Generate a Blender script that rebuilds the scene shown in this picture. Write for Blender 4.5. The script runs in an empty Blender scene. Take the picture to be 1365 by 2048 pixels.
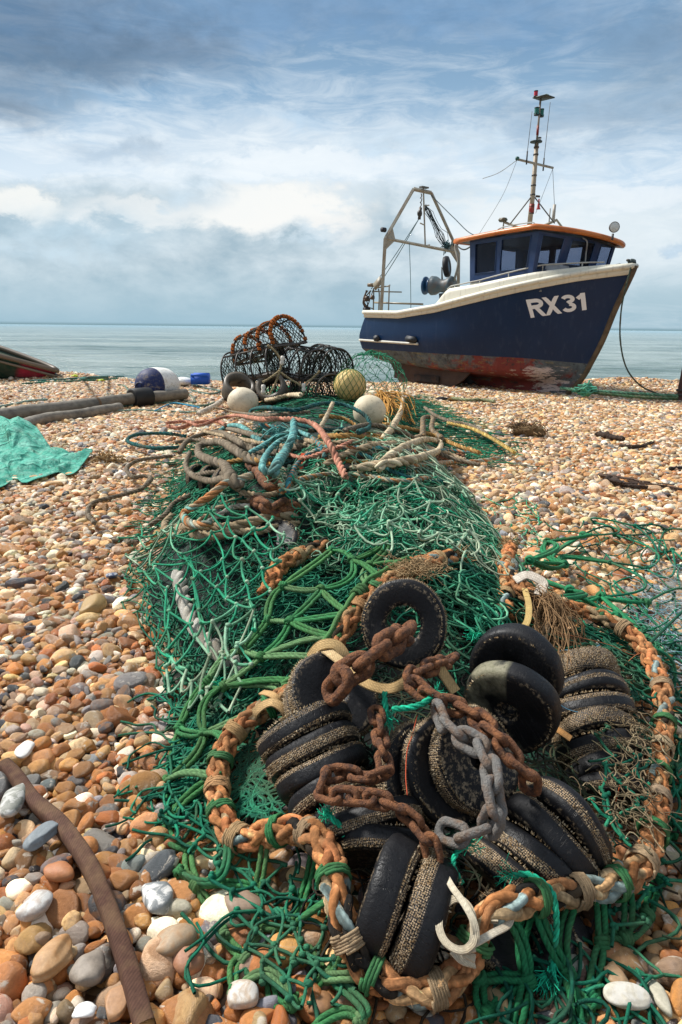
import bpy, math, random
import numpy as np
from mathutils import Vector, Matrix, Euler
from mathutils.bvhtree import BVHTree
random.seed(7)
RNG = np.random.default_rng(11)
scene = bpy.context.scene
COL = scene.collection
R = math.radians

# ------------------------------------------------------------------ camera
CAM_H, FOC, WPX, HPX = 1.2, 1365.0, 1365.0, 2048.0
PITCH = math.atan(369.0 / FOC)
ROLL = R(0.59)
cam = bpy.data.cameras.new("camera")
cam.sensor_fit = 'VERTICAL'
cam.sensor_height = 36.0
cam.sensor_width = 24.0
cam.lens = 36.0 * FOC / HPX
cam.clip_start = 0.05
cam.clip_end = 90000
cam_ob = bpy.data.objects.new("camera", cam)
COL.objects.link(cam_ob)
cam_ob.location = (0, 0, CAM_H)
cam_ob.matrix_world = (Matrix.Translation((0, 0, CAM_H)) @ Matrix.Rotation(math.pi / 2 - PITCH, 4, 'X')
                       @ Matrix.Rotation(ROLL, 4, 'Z'))
scene.camera = cam_ob


def ray(px, py):
    u = (px - WPX / 2) / FOC
    v = -(py - HPX / 2) / FOC
    c, s = math.cos(ROLL), math.sin(ROLL)
    u, v = u * c - v * s, u * s + v * c
    return np.array([u, math.cos(PITCH) + v * math.sin(PITCH), -math.sin(PITCH) + v * math.cos(PITCH)])


CAMRIGHT = ray(WPX / 2 + FOC, HPX / 2) - ray(WPX / 2, HPX / 2)
CAMUP = ray(WPX / 2, HPX / 2 - FOC) - ray(WPX / 2, HPX / 2)
CAMBACK = -ray(WPX / 2, HPX / 2)


def at_depth(px, py, D):
    d = ray(px, py)
    return np.array([0, 0, CAM_H]) + d * (D / d[1])


# ------------------------------------------------------------------ noise
def _hash(ix, iy, seed):
    n = (ix.astype(np.int64) * 374761393 + iy.astype(np.int64) * 668265263 + seed * 1274126177) & 0xffffffff
    n = ((n ^ (n >> 13)) * 1274126177) & 0xffffffff
    return ((n ^ (n >> 16)) & 0xffff) / 65535.0


def vnoise(x, y, seed=0):
    x = np.asarray(x, float); y = np.asarray(y, float)
    ix = np.floor(x); iy = np.floor(y)
    fx = x - ix; fy = y - iy
    fx = fx * fx * (3 - 2 * fx); fy = fy * fy * (3 - 2 * fy)
    a = _hash(ix, iy, seed); b = _hash(ix + 1, iy, seed)
    c = _hash(ix, iy + 1, seed); d = _hash(ix + 1, iy + 1, seed)
    return (a + (b - a) * fx) * (1 - fy) + (c + (d - c) * fx) * fy   # 0..1


def fbm(x, y, seed=0, oct=3):
    t = 0; a = 1; s = 0
    for o in range(oct):
        t = t + a * (vnoise(np.asarray(x) * 2 ** o, np.asarray(y) * 2 ** o, seed + o * 17) - .5); s += a; a *= .5
    return t / s * 2     # -1..1


# ------------------------------------------------------------------ terrain and pile
def ground_z(x, y):
    x = np.asarray(x, float); y = np.asarray(y, float)
    z = 0.02 * fbm(x * .6, y * .6, 3)
    crest = 15.2 + 0.5 * fbm(x * .25, x * 0, 9)
    z = z + np.where(y > crest, -(y - crest) * .22 - .0, 0)
    z = z + .17 * np.exp(-((x - 6.2) / 1.6) ** 2 - ((y - 15.0) / 0.8) ** 2)
    z = z + .10 * np.exp(-((x - 3.6) / 1.0) ** 2 - ((y - 15.4) / 0.7) ** 2)
    z = z + .16 * np.exp(-((x + 6.3) / 1.0) ** 2 - ((y - 15.6) / 0.6) ** 2)
    return np.maximum(z, -4.0)


_py = [0.7, .9, 1.0, 1.25, 1.6, 2.0, 2.6, 3.2, 4, 5, 6, 7, 8, 9.5, 11, 12]
_ph = [0, .0, .03, .09, .18, .27, .33, .35, .36, .38, .38, .34, .27, .16, .12, 0]
_pc = [.25, .25, .25, .28, .25, .18, .04, -.06, -.14, -.17, -.18, -.18, -.15, -.1, -.2, -.2]
_pw = [.3, .38, .45, .56, .68, .76, .88, .95, .95, 1.02, 1.08, 1.02, 1.05, 1.3, 1.5, 1.3]
PEB = .03      # top of the loose pebbles over the ground sheet


def pile_z(x, y):
    x = np.asarray(x, float); y = np.asarray(y, float)
    h = np.interp(y, _py, _ph); c = np.interp(y, _py, _pc); w = np.interp(y, _py, _pw) * 1.10
    t = np.clip(np.abs(x - c) / w, 0, 1)
    prof = (1 - t ** 2.0) ** 1.45
    bump = 1 + .34 * fbm(x * 2.3 + 5, y * 1.7, 21, 3)
    m = .13 * np.exp(-((x + .55) / .30) ** 2 - ((y - 3.0) / .40) ** 2) + .14 * np.exp(-((x - .35) / .45) ** 2 - ((y - 3.6) / .5) ** 2) + .12 * np.exp(-((x + .25) / .5) ** 2 - ((y - 4.9) / .6) ** 2)
    return h * prof * bump + m * np.clip(prof * 2, 0, 1)


def top_z(x, y):
    return ground_z(x, y) + PEB + pile_z(x, y)


_DS = np.concatenate([np.linspace(.45, 4, 700), np.linspace(4.01, 40, 900)])


def surf(px, py, lift=0.0, fn=None):
    """where the sight line of a point in the photograph meets the heap (or the beach)"""
    fn = fn or top_z
    d = ray(px, py)
    t = _DS / d[1]
    X = d[0] * t; Z = CAM_H + d[2] * t
    h = fn(X, _DS) + lift
    k = np.argmax(Z <= h)
    if Z[k] > h[k]:
        k = len(_DS) - 1
    if k > 0:
        a = Z[k - 1] - h[k - 1]; b = Z[k] - h[k]
        f = a / (a - b) if a != b else 0
        D = _DS[k - 1] + (_DS[k] - _DS[k - 1]) * f
    else:
        D = _DS[0]
    return np.array([0, 0, CAM_H]) + d * (D / d[1])


def on_beach(px, py, lift=0.0):
    return surf(px, py, lift, lambda x, y: ground_z(x, y) + PEB)


def px_size(px, p):
    """metres that px photograph pixels span at point p"""
    dep = -np.dot(p - np.array([0, 0, CAM_H]), CAMBACK)
    return px * dep / FOC


# ------------------------------------------------------------------ mesh builder
class MB:
    def __init__(s):
        s.v = []; s.q = []; s.t = []; s.c = []; s.n = 0; s.ng = []

    def add(s, V, F, col=(1, 1, 1)):
        V = np.asarray(V, float).reshape(-1, 3)
        F = np.asarray(F, np.int64)
        if len(V) == 0 or len(F) == 0: return
        s.v.append(V)
        (s.q if F.shape[1] == 4 else s.t).append(F + s.n)
        col = np.asarray(col, float)
        if col.ndim == 1: col = np.tile(col, (len(V), 1))
        s.c.append(col)
        s.n += len(V)

    def add2(s, V, FS, col=(1, 1, 1)):
        base = s.n
        V = np.asarray(V, float).reshape(-1, 3)
        s.v.append(V)
        for F in FS:
            F = np.asarray(F, np.int64)
            if len(F): (s.q if F.shape[1] == 4 else s.t).append(F + base)
        col = np.asarray(col, float)
        if col.ndim == 1: col = np.tile(col, (len(V), 1))
        s.c.append(col); s.n += len(V)

    def mesh(s, name, mat, origin=(0, 0, 0), smooth=True):
        V = np.concatenate(s.v) - np.asarray(origin, float)
        C = np.concatenate(s.c)
        q = np.concatenate(s.q) if s.q else np.zeros((0, 4), np.int64)
        t = np.concatenate(s.t) if s.t else np.zeros((0, 3), np.int64)
        m = bpy.data.meshes.new(name)
        m.vertices.add(len(V)); m.vertices.foreach_set('co', V.astype(np.float32).ravel())
        loops = np.concatenate([q.ravel(), t.ravel()]).astype(np.int32)
        m.loops.add(len(loops)); m.loops.foreach_set('vertex_index', loops)
        st = np.concatenate([np.arange(len(q)) * 4, len(q) * 4 + np.arange(len(t)) * 3]).astype(np.int32)
        m.polygons.add(len(st)); m.polygons.foreach_set('loop_start', st)
        m.update(calc_edges=True)
        m.polygons.foreach_set('use_smooth', np.full(len(st), smooth))
        a = m.color_attributes.new('Col', 'FLOAT_COLOR', 'POINT')
        a.data.foreach_set('color', np.concatenate([C, np.ones((len(C), 1))], 1).astype(np.float32).ravel())
        if mat: m.materials.append(mat)
        m.validate()
        return m

    def build(s, name, mat, parent=None, origin=None, smooth=True):
        if parent is not None and origin is None:
            origin = (0, 0, 0)
        if origin is None:
            V = np.concatenate(s.v); origin = (V[:, 0].mean(), V[:, 1].mean(), V[:, 2].min())
        m = s.mesh(name, mat, origin, smooth)
        o = bpy.data.objects.new(name, m)
        COL.objects.link(o)
        if parent is not None:
            o.parent = parent
        else:
            o.location = origin
        return o


def tag(o, label, cat, group=None):
    o['label'] = label; o['category'] = cat
    if group: o['group'] = group
    return o


def empty(name, loc, label, cat, group=None, rz=0.0):
    o = bpy.data.objects.new(name, None)
    o.empty_display_size = .1
    COL.objects.link(o)
    o.location = loc; o.rotation_euler = (0, 0, rz)
    return tag(o, label, cat, group)


def grid_faces(n, m, closed_m=True, closed_n=False):
    """n rings of m points"""
    i = np.arange(n if closed_n else n - 1)[:, None]; j = np.arange(m if closed_m else m - 1)[None, :]
    i2 = (i + 1) % n; j2 = (j + 1) % m
    return np.stack([i * m + j, i * m + j2, i2 * m + j2, i2 * m + j], -1).reshape(-1, 4)


def frames(P, closed=False):
    P = np.asarray(P, float)
    T = np.gradient(P, axis=0)
    if closed:
        T = np.roll(P, -1, 0) - np.roll(P, 1, 0)
    T /= np.maximum(np.linalg.norm(T, axis=1, keepdims=True), 1e-9)
    N = np.zeros_like(T)
    ref = np.array([0, 0, 1.0]) if abs(T[0][2]) < .9 else np.array([1.0, 0, 0])
    n = np.cross(ref, T[0]); n /= np.linalg.norm(n)
    N[0] = n
    for i in range(1, len(P)):
        n = N[i - 1] - T[i] * np.dot(N[i - 1], T[i])
        l = np.linalg.norm(n)
        N[i] = n / l if l > 1e-6 else N[i - 1]
    return T, N, np.cross(T, N)


def tube(mb, P, r, k=6, col=(1, 1, 1), closed=False, cap=True, flat=1.0, streak=0.0):
    P = np.asarray(P, float); n = len(P)
    T, N, B = frames(P, closed)
    r = np.broadcast_to(np.asarray(r, float), (n,))
    a = np.arange(k) * 2 * math.pi / k
    V = P[:, None] + r[:, None, None] * (np.cos(a)[None, :, None] * N[:, None] + flat * np.sin(a)[None, :, None] * B[:, None])
    FS = [grid_faces(n, k, True, closed)]
    V = V.reshape(-1, 3)
    c = np.asarray(col, float)
    if streak:
        if c.ndim == 1: c = np.tile(c, (n, 1))
        m = max(3, n // 9); sv = RNG.normal(0, streak, (m, k)); xi = np.linspace(0, m - 1, n)
        sv = np.stack([np.interp(xi, np.arange(m), sv[:, j]) for j in range(k)], 1) + RNG.normal(0, streak * .4, (n, k))
        c = np.clip(c[:, None] * np.exp(sv)[..., None], .003, 1).reshape(-1, 3)
    elif c.ndim == 2: c = np.repeat(c, k, 0)
    if cap and not closed:
        V = np.concatenate([V, P[:1], P[-1:]])
        i = np.arange(k)
        FS.append(np.stack([np.full(k, n * k), (i + 1) % k, i], 1))
        FS.append(np.stack([np.full(k, n * k + 1), (n - 1) * k + i, (n - 1) * k + (i + 1) % k], 1))
        if c.ndim == 2: c = np.concatenate([c, c[:1], c[-1:]])
    mb.add2(V, FS, c)


def tubes(mb, P, r, k=5, col=(1, 1, 1), braid=0.0):
    """P (B,n,3) many short twines at once; r scalar or (B,) or (B,n); col (3,) or (B,3)"""
    P = np.asarray(P, float)
    B, n, _ = P.shape
    if B == 0: return
    T = np.gradient(P, axis=1)
    T /= np.maximum(np.linalg.norm(T, axis=2, keepdims=True), 1e-9)
    ref = np.array([.21, .13, .97])
    N = np.cross(T, ref); l = np.linalg.norm(N, axis=2, keepdims=True)
    N = N / np.maximum(l, 1e-6)
    Bn = np.cross(T, N)
    r = np.asarray(r, float)
    if r.ndim == 1: r = r[:, None]
    r = np.broadcast_to(r, (B, n))
    a = np.arange(k) * 2 * math.pi / k
    V = P[:, :, None] + r[:, :, None, None] * (np.cos(a)[:, None] * N[:, :, None] + np.sin(a)[:, None] * Bn[:, :, None])
    f = grid_faces(n, k)
    F = (f[None] + (np.arange(B) * n * k)[:, None, None]).reshape(-1, 4)
    c = np.asarray(col, float)
    if c.ndim == 1: c = np.tile(c, (B, 1))
    lay = 1 + .22 * np.sin(a[None, None, :] * 2 + np.arange(n)[None, :, None] * 1.9 + RNG.uniform(0, 6, (B, 1, 1))) + .10 * RNG.normal(size=(B, n, 1))  # lay stripes: groove shade put into the vertex colour, on top of strand tone
    if braid: lay = 1 + braid * (((np.arange(k)[None, None] + np.arange(n)[None, :, None]) % 2) * 2 - 1) + .10 * RNG.normal(size=(B, n, k))
    c = (c[:, None, None, :] * lay[..., None]).reshape(-1, 3)
    mb.add(V.reshape(-1, 3), F, np.clip(c, .002, 1))


_ico = None


def ico(sub=1):
    global _ico
    if _ico is None: _ico = {}
    if sub not in _ico:
        import bmesh
        bm = bmesh.new(); bmesh.ops.create_icosphere(bm, subdivisions=sub, radius=1)
        bm.verts.ensure_lookup_table()
        _ico[sub] = (np.array([v.co[:] for v in bm.verts]), np.array([[v.index for v in f.verts] for f in bm.faces]))
        bm.free()
    return _ico[sub]


def blobs(mb, C, r, col, sub=1, jitter=.25):
    C = np.asarray(C, float).reshape(-1, 3)
    if len(C) == 0: return
    v, f = ico(sub)
    r = np.broadcast_to(np.asarray(r, float), (len(C),))
    sc = 1 + jitter * RNG.uniform(-1, 1, (len(C), 1, 3))
    V = C[:, None] + r[:, None, None] * v[None] * sc
    F = (f[None] + (np.arange(len(C)) * len(v))[:, None, None]).reshape(-1, 3)
    c = np.asarray(col, float)
    if c.ndim == 2: c = np.repeat(c, len(v), 0)
    mb.add(V.reshape(-1, 3), F, c)


def spline(P, n=None, step=None, closed=False):
    """Catmull-Rom through P, resampled evenly"""
    P = np.asarray(P, float)
    if len(P) == 2 and not closed:
        Q = P[0] + (P[1] - P[0]) * np.linspace(0, 1, 40)[:, None]
    else:
        if closed:
            E = np.concatenate([P[-1:], P, P[:2]])
        else:
            E = np.concatenate([2 * P[:1] - P[1:2], P, 2 * P[-1:] - P[-2:-1]])
        out = []
        t = np.linspace(0, 1, 16, endpoint=False)[:, None]
        for i in range(len(E) - 3):
            a, b, c, d = E[i:i + 4]
            out.append(.5 * (2 * b + (c - a) * t + (2 * a - 5 * b + 4 * c - d) * t ** 2 + (3 * b - a - 3 * c + d) * t ** 3))
        Q = np.concatenate(out + ([P[:1]] if closed else [P[-1:]]))
    s = np.concatenate([[0], np.cumsum(np.linalg.norm(np.diff(Q, axis=0), axis=1))])
    if n is None: n = max(4, int(s[-1] / step) + 1)
    u = np.linspace(0, s[-1], n + (1 if closed else 0))
    W = np.stack([np.interp(u, s, Q[:, i]) for i in range(3)], 1)
    return W[:-1] if closed else W


def box(mb, c, sx, sy, sz, col=(1, 1, 1), rot=None, bev=.0):
    """bevelled box"""
    import bmesh
    bm = bmesh.new(); bmesh.ops.create_cube(bm, size=1)
    bmesh.ops.scale(bm, vec=(sx, sy, sz), verts=bm.verts)
    if bev > 0:
        bmesh.ops.bevel(bm, geom=bm.edges[:], offset=bev, segments=2, affect='EDGES')
    bmesh.ops.triangulate(bm, faces=bm.faces[:])
    bm.verts.index_update()
    V = np.array([v.co[:] for v in bm.verts]); F = np.array([[v.index for v in f.verts] for f in bm.faces])
    bm.free()
    if rot is not None:
        V = V @ np.array(Euler(rot).to_matrix()).T
    mb.add(V + np.asarray(c, float), F, col)


def lathe(mb, prof, k=32, col=(1, 1, 1), axis=None, center=(0, 0, 0), closed=False):
    """prof [(r,z)] about local z"""
    prof = np.asarray(prof, float); n = len(prof)
    a = np.arange(k) * 2 * math.pi / k
    V = np.stack([prof[:, 0][:, None] * np.cos(a), prof[:, 0][:, None] * np.sin(a), np.repeat(prof[:, 1][:, None], k, 1)], -1).reshape(-1, 3)
    if axis is not None:
        q = Vector((0, 0, 1)).rotation_difference(Vector(axis)).to_matrix()
        V = V @ np.array(q).T
    F = grid_faces(n, k, True, closed)[:, ::-1]
    mb.add(V + np.asarray(center, float), F, col)


# ------------------------------------------------------------------ materials
def new_mat(name):
    m = bpy.data.materials.new(name); m.use_nodes = True
    nt = m.node_tree
    return m, nt, nt.nodes['Principled BSDF']


def N(nt, typ, **kw):
    n = nt.nodes.new(typ)
    for k, v in kw.items():
        if k.startswith('i_'):
            n.inputs[k[2:].replace('_', ' ')].default_value = v
        else:
            setattr(n, k, v)
    return n


def mixc(nt, fac, a, b, mode='MIX'):
    n = nt.nodes.new('ShaderNodeMix'); n.data_type = 'RGBA'; n.blend_type = mode
    for sock, val in ((n.inputs[0], fac), (n.inputs[6], a), (n.inputs[7], b)):
        if hasattr(val, 'is_linked'): nt.links.new(val, sock)
        elif isinstance(val, (int, float)): sock.default_value = val
        else: sock.default_value = (*val, 1) if len(val) == 3 else val
    return n.outputs[2]


def ramp(nt, src, stops, interp='LINEAR'):
    n = nt.nodes.new('ShaderNodeValToRGB')
    n.color_ramp.interpolation = interp
    el = n.color_ramp.elements
    while len(el) < len(stops): el.new(.5)
    for e, (p, c) in zip(el, stops):
        e.position = p
        e.color = (c, c, c, 1) if isinstance(c, (int, float)) else (*c, 1)
    nt.links.new(src, n.inputs[0])
    return n.outputs[0]


def noise(nt, scale, detail=3, vec=None, rough=.55, dist=0):
    n = N(nt, 'ShaderNodeTexNoise')
    n.inputs['Scale'].default_value = scale; n.inputs['Detail'].default_value = detail
    n.inputs['Roughness'].default_value = rough; n.inputs['Distortion'].default_value = dist
    if vec is not None: nt.links.new(vec, n.inputs['Vector'])
    return n.outputs['Fac']


def math_(nt, op, a, b=None, c=None):
    n = nt.nodes.new('ShaderNodeMath'); n.operation = op
    for i, v in enumerate((a, b, c)):
        if v is None: continue
        if hasattr(v, 'is_linked'): nt.links.new(v, n.inputs[i])
        else: n.inputs[i].default_value = v
    return n.outputs[0]


def bump(nt, bsdf, h, strength=.3, dist=.01):
    b = N(nt, 'ShaderNodeBump'); b.inputs['Strength'].default_value = strength; b.inputs['Distance'].default_value = dist
    nt.links.new(h, b.inputs['Height']); nt.links.new(b.outputs[0], bsdf.inputs['Normal'])


def objco(nt):
    return N(nt, 'ShaderNodeTexCoord').outputs['Object']


def vcol_mat(name, rough=.8, var=.35, scale=60, bscale=250, bstr=.35, spec=.3, dirt=None, dirt_amt=.0, dirt_scale=9):
    m, nt, b = new_mat(name)
    at = N(nt, 'ShaderNodeAttribute', attribute_name='Col')
    co = objco(nt)
    n1 = noise(nt, scale, 4, co)
    f = math_(nt, 'MULTIPLY_ADD', n1, 2 * var, 1 - var)
    c = mixc(nt, 1.0, at.outputs['Color'], (1, 1, 1), 'MULTIPLY')
    v = N(nt, 'ShaderNodeVectorMath', operation='SCALE')
    nt.links.new(c, v.inputs[0]); nt.links.new(f, v.inputs['Scale'])
    c = v.outputs[0]
    if dirt is not None:
        d = ramp(nt, noise(nt, dirt_scale, 4, co), [(.45, 0), (.7, 1)])
        c = mixc(nt, math_(nt, 'MULTIPLY', d, dirt_amt), c, dirt)
    nt.links.new(c, b.inputs['Base Color'])
    b.inputs['Roughness'].default_value = rough
    b.inputs['Specular IOR Level'].default_value = spec
    if bstr: bump(nt, b, noise(nt, bscale, 3, co), bstr, .004)
    return m


M_ROPE = vcol_mat('rope fibre', .95, .5, 190, 600, .9, .1, (.13, .09, .05), .5, 9)
M_TWINE = vcol_mat('net twine', .8, .5, 90, 420, .7, .2, (.09, .10, .045), .5, 6)
M_PAINT = vcol_mat('weathered paint', .45, .12, 8, 60, .12, .4, (.16, .13, .09), .35, 5)
M_METAL = vcol_mat('galvanised steel', .5, .25, 14, 90, .2, .4, (.20, .10, .04), .5, 6)
M_PLAIN = vcol_mat('plain', .6, .12, 12, 80, .1, .4)
M_STRAP = vcol_mat('webbing strap', .85, .2, 40, 500, .4, .2, (.25, .16, .08), .4, 18)

# ------------------------------------------------------------------ sky and sun
SUN_EL, SUN_AZ = R(48), R(-62)          # azimuth from +Y towards +X: the sun stands to the left and a little ahead
def build_world():
    w = bpy.data.worlds.new("World"); scene.world = w; w.use_nodes = True
    nt = w.node_tree
    for n in list(nt.nodes): nt.nodes.remove(n)
    out = N(nt, 'ShaderNodeOutputWorld'); bg = N(nt, 'ShaderNodeBackground')
    bg.inputs['Strength'].default_value = 0.1
    nt.links.new(bg.outputs[0], out.inputs[0])
    sky = N(nt, 'ShaderNodeTexSky', sky_type='NISHITA')
    sky.sun_disc = False; sky.sun_elevation = SUN_EL; sky.sun_rotation = SUN_AZ
    sky.air_density = 1.0; sky.dust_density = 1.5; sky.ozone_density = 2.0
    D = N(nt, 'ShaderNodeTexCoord').outputs['Generated']
    sep = N(nt, 'ShaderNodeSeparateXYZ'); nt.links.new(D, sep.inputs[0])
    X, Y, Z = sep.outputs

    def S(c): return tuple(((v / 255) / 12.92 if v / 255 < .04045 else ((v / 255 + .055) / 1.055) ** 2.4) * 8.2 for v in c)
    # clear-air gradient behind the clouds
    base = ramp(nt, Z, [(0, S((158, 190, 206))), (.05, S((172, 198, 212))), (.12, S((205, 221, 232))), (.18, S((188, 212, 232))),
                        (.25, S((146, 180, 208))), (.32, S((126, 160, 190))), (.7, S((70, 110, 160)))])
    base = mixc(nt, .10, base, sky.outputs[0])
    mp = N(nt, 'ShaderNodeMapping'); nt.links.new(D, mp.inputs[0])
    mp.inputs['Scale'].default_value = (1.0, 1.0, 1.9)
    warp = N(nt, 'ShaderNodeTexNoise'); warp.inputs['Scale'].default_value = 6; warp.inputs['Detail'].default_value = 5
    nt.links.new(mp.outputs[0], warp.inputs['Vector'])
    wv = N(nt, 'ShaderNodeVectorMath', operation='MULTIPLY_ADD')
    nt.links.new(warp.outputs['Color'], wv.inputs[0]); wv.inputs[1].default_value = (.07, .07, .07); nt.links.new(mp.outputs[0], wv.inputs[2])
    V = wv.outputs[0]
    n_big = noise(nt, 4.2, 8, V, .55)
    n_med = noise(nt, 9.5, 8, V, .60)
    n_fin = noise(nt, 24, 7, V, .62)
    mp2 = N(nt, 'ShaderNodeMapping'); nt.links.new(D, mp2.inputs[0]); mp2.inputs['Scale'].default_value = (1.6, 1.6, 7); mp2.inputs['Rotation'].default_value = (0, .32, 0)
    n_str = noise(nt, 6.5, 8, mp2.outputs[0], .66, .8)
    yy = math_(nt, 'MAXIMUM', Y, .05)
    jag = math_(nt, 'ADD', math_(nt, 'MULTIPLY', math_(nt, 'SUBTRACT', n_med, .5), 1.0), math_(nt, 'MULTIPLY', math_(nt, 'SUBTRACT', n_fin, .5), .45))
    wx = math_(nt, 'MULTIPLY_ADD', jag, .17, math_(nt, 'DIVIDE', X, yy))
    wz = math_(nt, 'MULTIPLY_ADD', jag, .09, math_(nt, 'DIVIDE', Z, yy))

    def blob(px, py, rx, ry, hard=.45):
        d = ray(px, py); cx, cz = d[0] / d[1], d[2] / d[1]
        a = math_(nt, 'DIVIDE', math_(nt, 'SUBTRACT', wx, float(cx)), rx / FOC)
        b = math_(nt, 'DIVIDE', math_(nt, 'SUBTRACT', wz, float(cz)), ry / FOC)
        r = math_(nt, 'SQRT', math_(nt, 'ADD', math_(nt, 'MULTIPLY', a, a), math_(nt, 'MULTIPLY', b, b)))
        return ramp(nt, r, [(hard, 1), (1, 0)], 'EASE')
    c = base
    veil = ramp(nt, n_str, [(.42, 0), (.66, 1)])
    band = ramp(nt, Z, [(.05, .3), (.12, 1), (.20, .9), (.28, .45), (.38, .2)])
    c = mixc(nt, math_(nt, 'MULTIPLY', veil, math_(nt, 'MULTIPLY', band, .9)), c, S((232, 240, 245)))
    c = mixc(nt, math_(nt, 'MULTIPLY', blob(500, 335, 1100, 130, .1), .6), c, S((232, 240, 245)))
    c = mixc(nt, math_(nt, 'MULTIPLY', blob(1100, 470, 520, 120, .1), .85), c, S((234, 242, 246)))
    # grey-blue bank along the horizon with a billowing top
    low = math_(nt, 'ADD', math_(nt, 'DIVIDE', Z, math_(nt, 'MAXIMUM', yy, .2)), math_(nt, 'MULTIPLY', jag, .055))
    lowm = ramp(nt, low, [(.0, .85), (.12, .95), (.168, .9), (.192, 0)])
    lowc = mixc(nt, ramp(nt, n_med, [(.36, 0), (.62, 1)]), S((158, 182, 196)), S((208, 221, 228)))
    lowc = mixc(nt, ramp(nt, Z, [(.0, 1), (.09, 0)]), lowc, S((154, 186, 202)))
    left = ramp(nt, math_(nt, 'DIVIDE', X, yy), [(.0, 1), (.30, .25)])
    c = mixc(nt, math_(nt, 'MULTIPLY', lowm, left), c, lowc)
    for (px, py, rx, ry, k, colr) in [(560, 420, 200, 62, 1.0, (240, 241, 239)), (470, 400, 120, 40, .8, (238, 240, 239)), (270, 425, 170, 34, .75, (232, 236, 237)), (30, 415, 120, 42, .95, (238, 240, 238)),
                                      (660, 455, 90, 30, .8, (236, 237, 236)), (960, 440, 200, 46, .6, (236, 242, 245)), (1270, 390, 160, 32, .6, (232, 239, 244)), (600, 325, 300, 30, .6, (238, 244, 248))]:
        c = mixc(nt, math_(nt, 'MULTIPLY', blob(px, py, rx, ry), k), c, S(colr))
    for (px, py, rx, ry, k, colr) in [(60, 50, 420, 120, .85, (70, 96, 124)), (330, 95, 260, 66, .85, (92, 114, 138)), (150, 120, 200, 50, .7, (80, 102, 124)), (10, 205, 170, 62, .9, (92, 113, 134)), (60, 180, 110, 30, .6, (118, 138, 158)),
                                      (245, 303, 150, 32, .85, (146, 166, 184)), (410, 325, 80, 18, .7, (168, 186, 200)), (640, 20, 460, 70, .75, (98, 128, 160)), (1000, 30, 420, 90, .7, (96, 130, 164)), (560, 250, 130, 22, .5, (170, 192, 210)),
                                      (1200, 235, 330, 62, .9, (130, 151, 170)), (1350, 90, 200, 80, .85, (104, 128, 152)), (1330, 180, 150, 60, .7, (120, 142, 162)), (900, 300, 260, 34, .65, (168, 187, 202)), (760, 290, 110, 20, .6, (172, 190, 204)),
                                      (400, 385, 90, 34, .8, (160, 180, 194)), (620, 470, 110, 26, .8, (160, 181, 195)), (150, 470, 260, 60, .7, (158, 181, 195)), (700, 400, 60, 22, .6, (176, 192, 203)), (880, 440, 90, 22, .6, (180, 197, 208)),
                                      (1358, 498, 44, 16, 1.0, (160, 180, 196)), (1100, 330, 240, 34, .6, (168, 187, 202)), (1010, 395, 180, 20, .6, (178, 196, 209))]:
        c = mixc(nt, math_(nt, 'MULTIPLY', blob(px, py, rx * 1.1, ry * 1.1, .08), k * .84), c, mixc(nt, ramp(nt, n_fin, [(.36, 0), (.64, 1)]), S(tuple(v * 1.07 + 6 for v in colr)), S(tuple(v * 1.15 + 8 for v in colr))))
    # overhead and behind the camera: bright broken overcast
    over = mixc(nt, ramp(nt, n_big, [(.35, 0), (.65, 1)]), S((132, 152, 176)), S((210, 217, 225)))
    hi = ramp(nt, Z, [(.42, 0), (.62, 1)])
    back = ramp(nt, Y, [(.0, 1), (.25, 0)])
    c = mixc(nt, math_(nt, 'MAXIMUM', hi, back), c, over)
    c = mixc(nt, ramp(nt, Z, [(.0, 1), (.004, 0)]), c, S((120, 150, 160)))
    nt.links.new(c, bg.inputs['Color'])
build_world()
sun = bpy.data.lights.new("sun", 'SUN')
sun.energy = 4.4; sun.angle = R(9); sun.color = (1.0, .97, .92)
sun_ob = bpy.data.objects.new("sun", sun); COL.objects.link(sun_ob)
sd = Vector((math.sin(SUN_AZ) * math.cos(SUN_EL), math.cos(SUN_AZ) * math.cos(SUN_EL), math.sin(SUN_EL)))
sun_ob.rotation_euler = sd.to_track_quat('Z', 'Y').to_euler()
sun_ob.location = (-8, 4, 12)
vs = scene.view_settings
vs.view_transform = 'Standard'; vs.look = 'None'; vs.exposure = 0.42; vs.gamma = 1.0
scene.render.engine = 'CYCLES'
scene.cycles.use_denoising = True
try: scene.cycles.denoiser = 'OPENIMAGEDENOISE'
except Exception: pass
scene.cycles.max_bounces = 6; scene.cycles.transparent_max_bounces = 12


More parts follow.
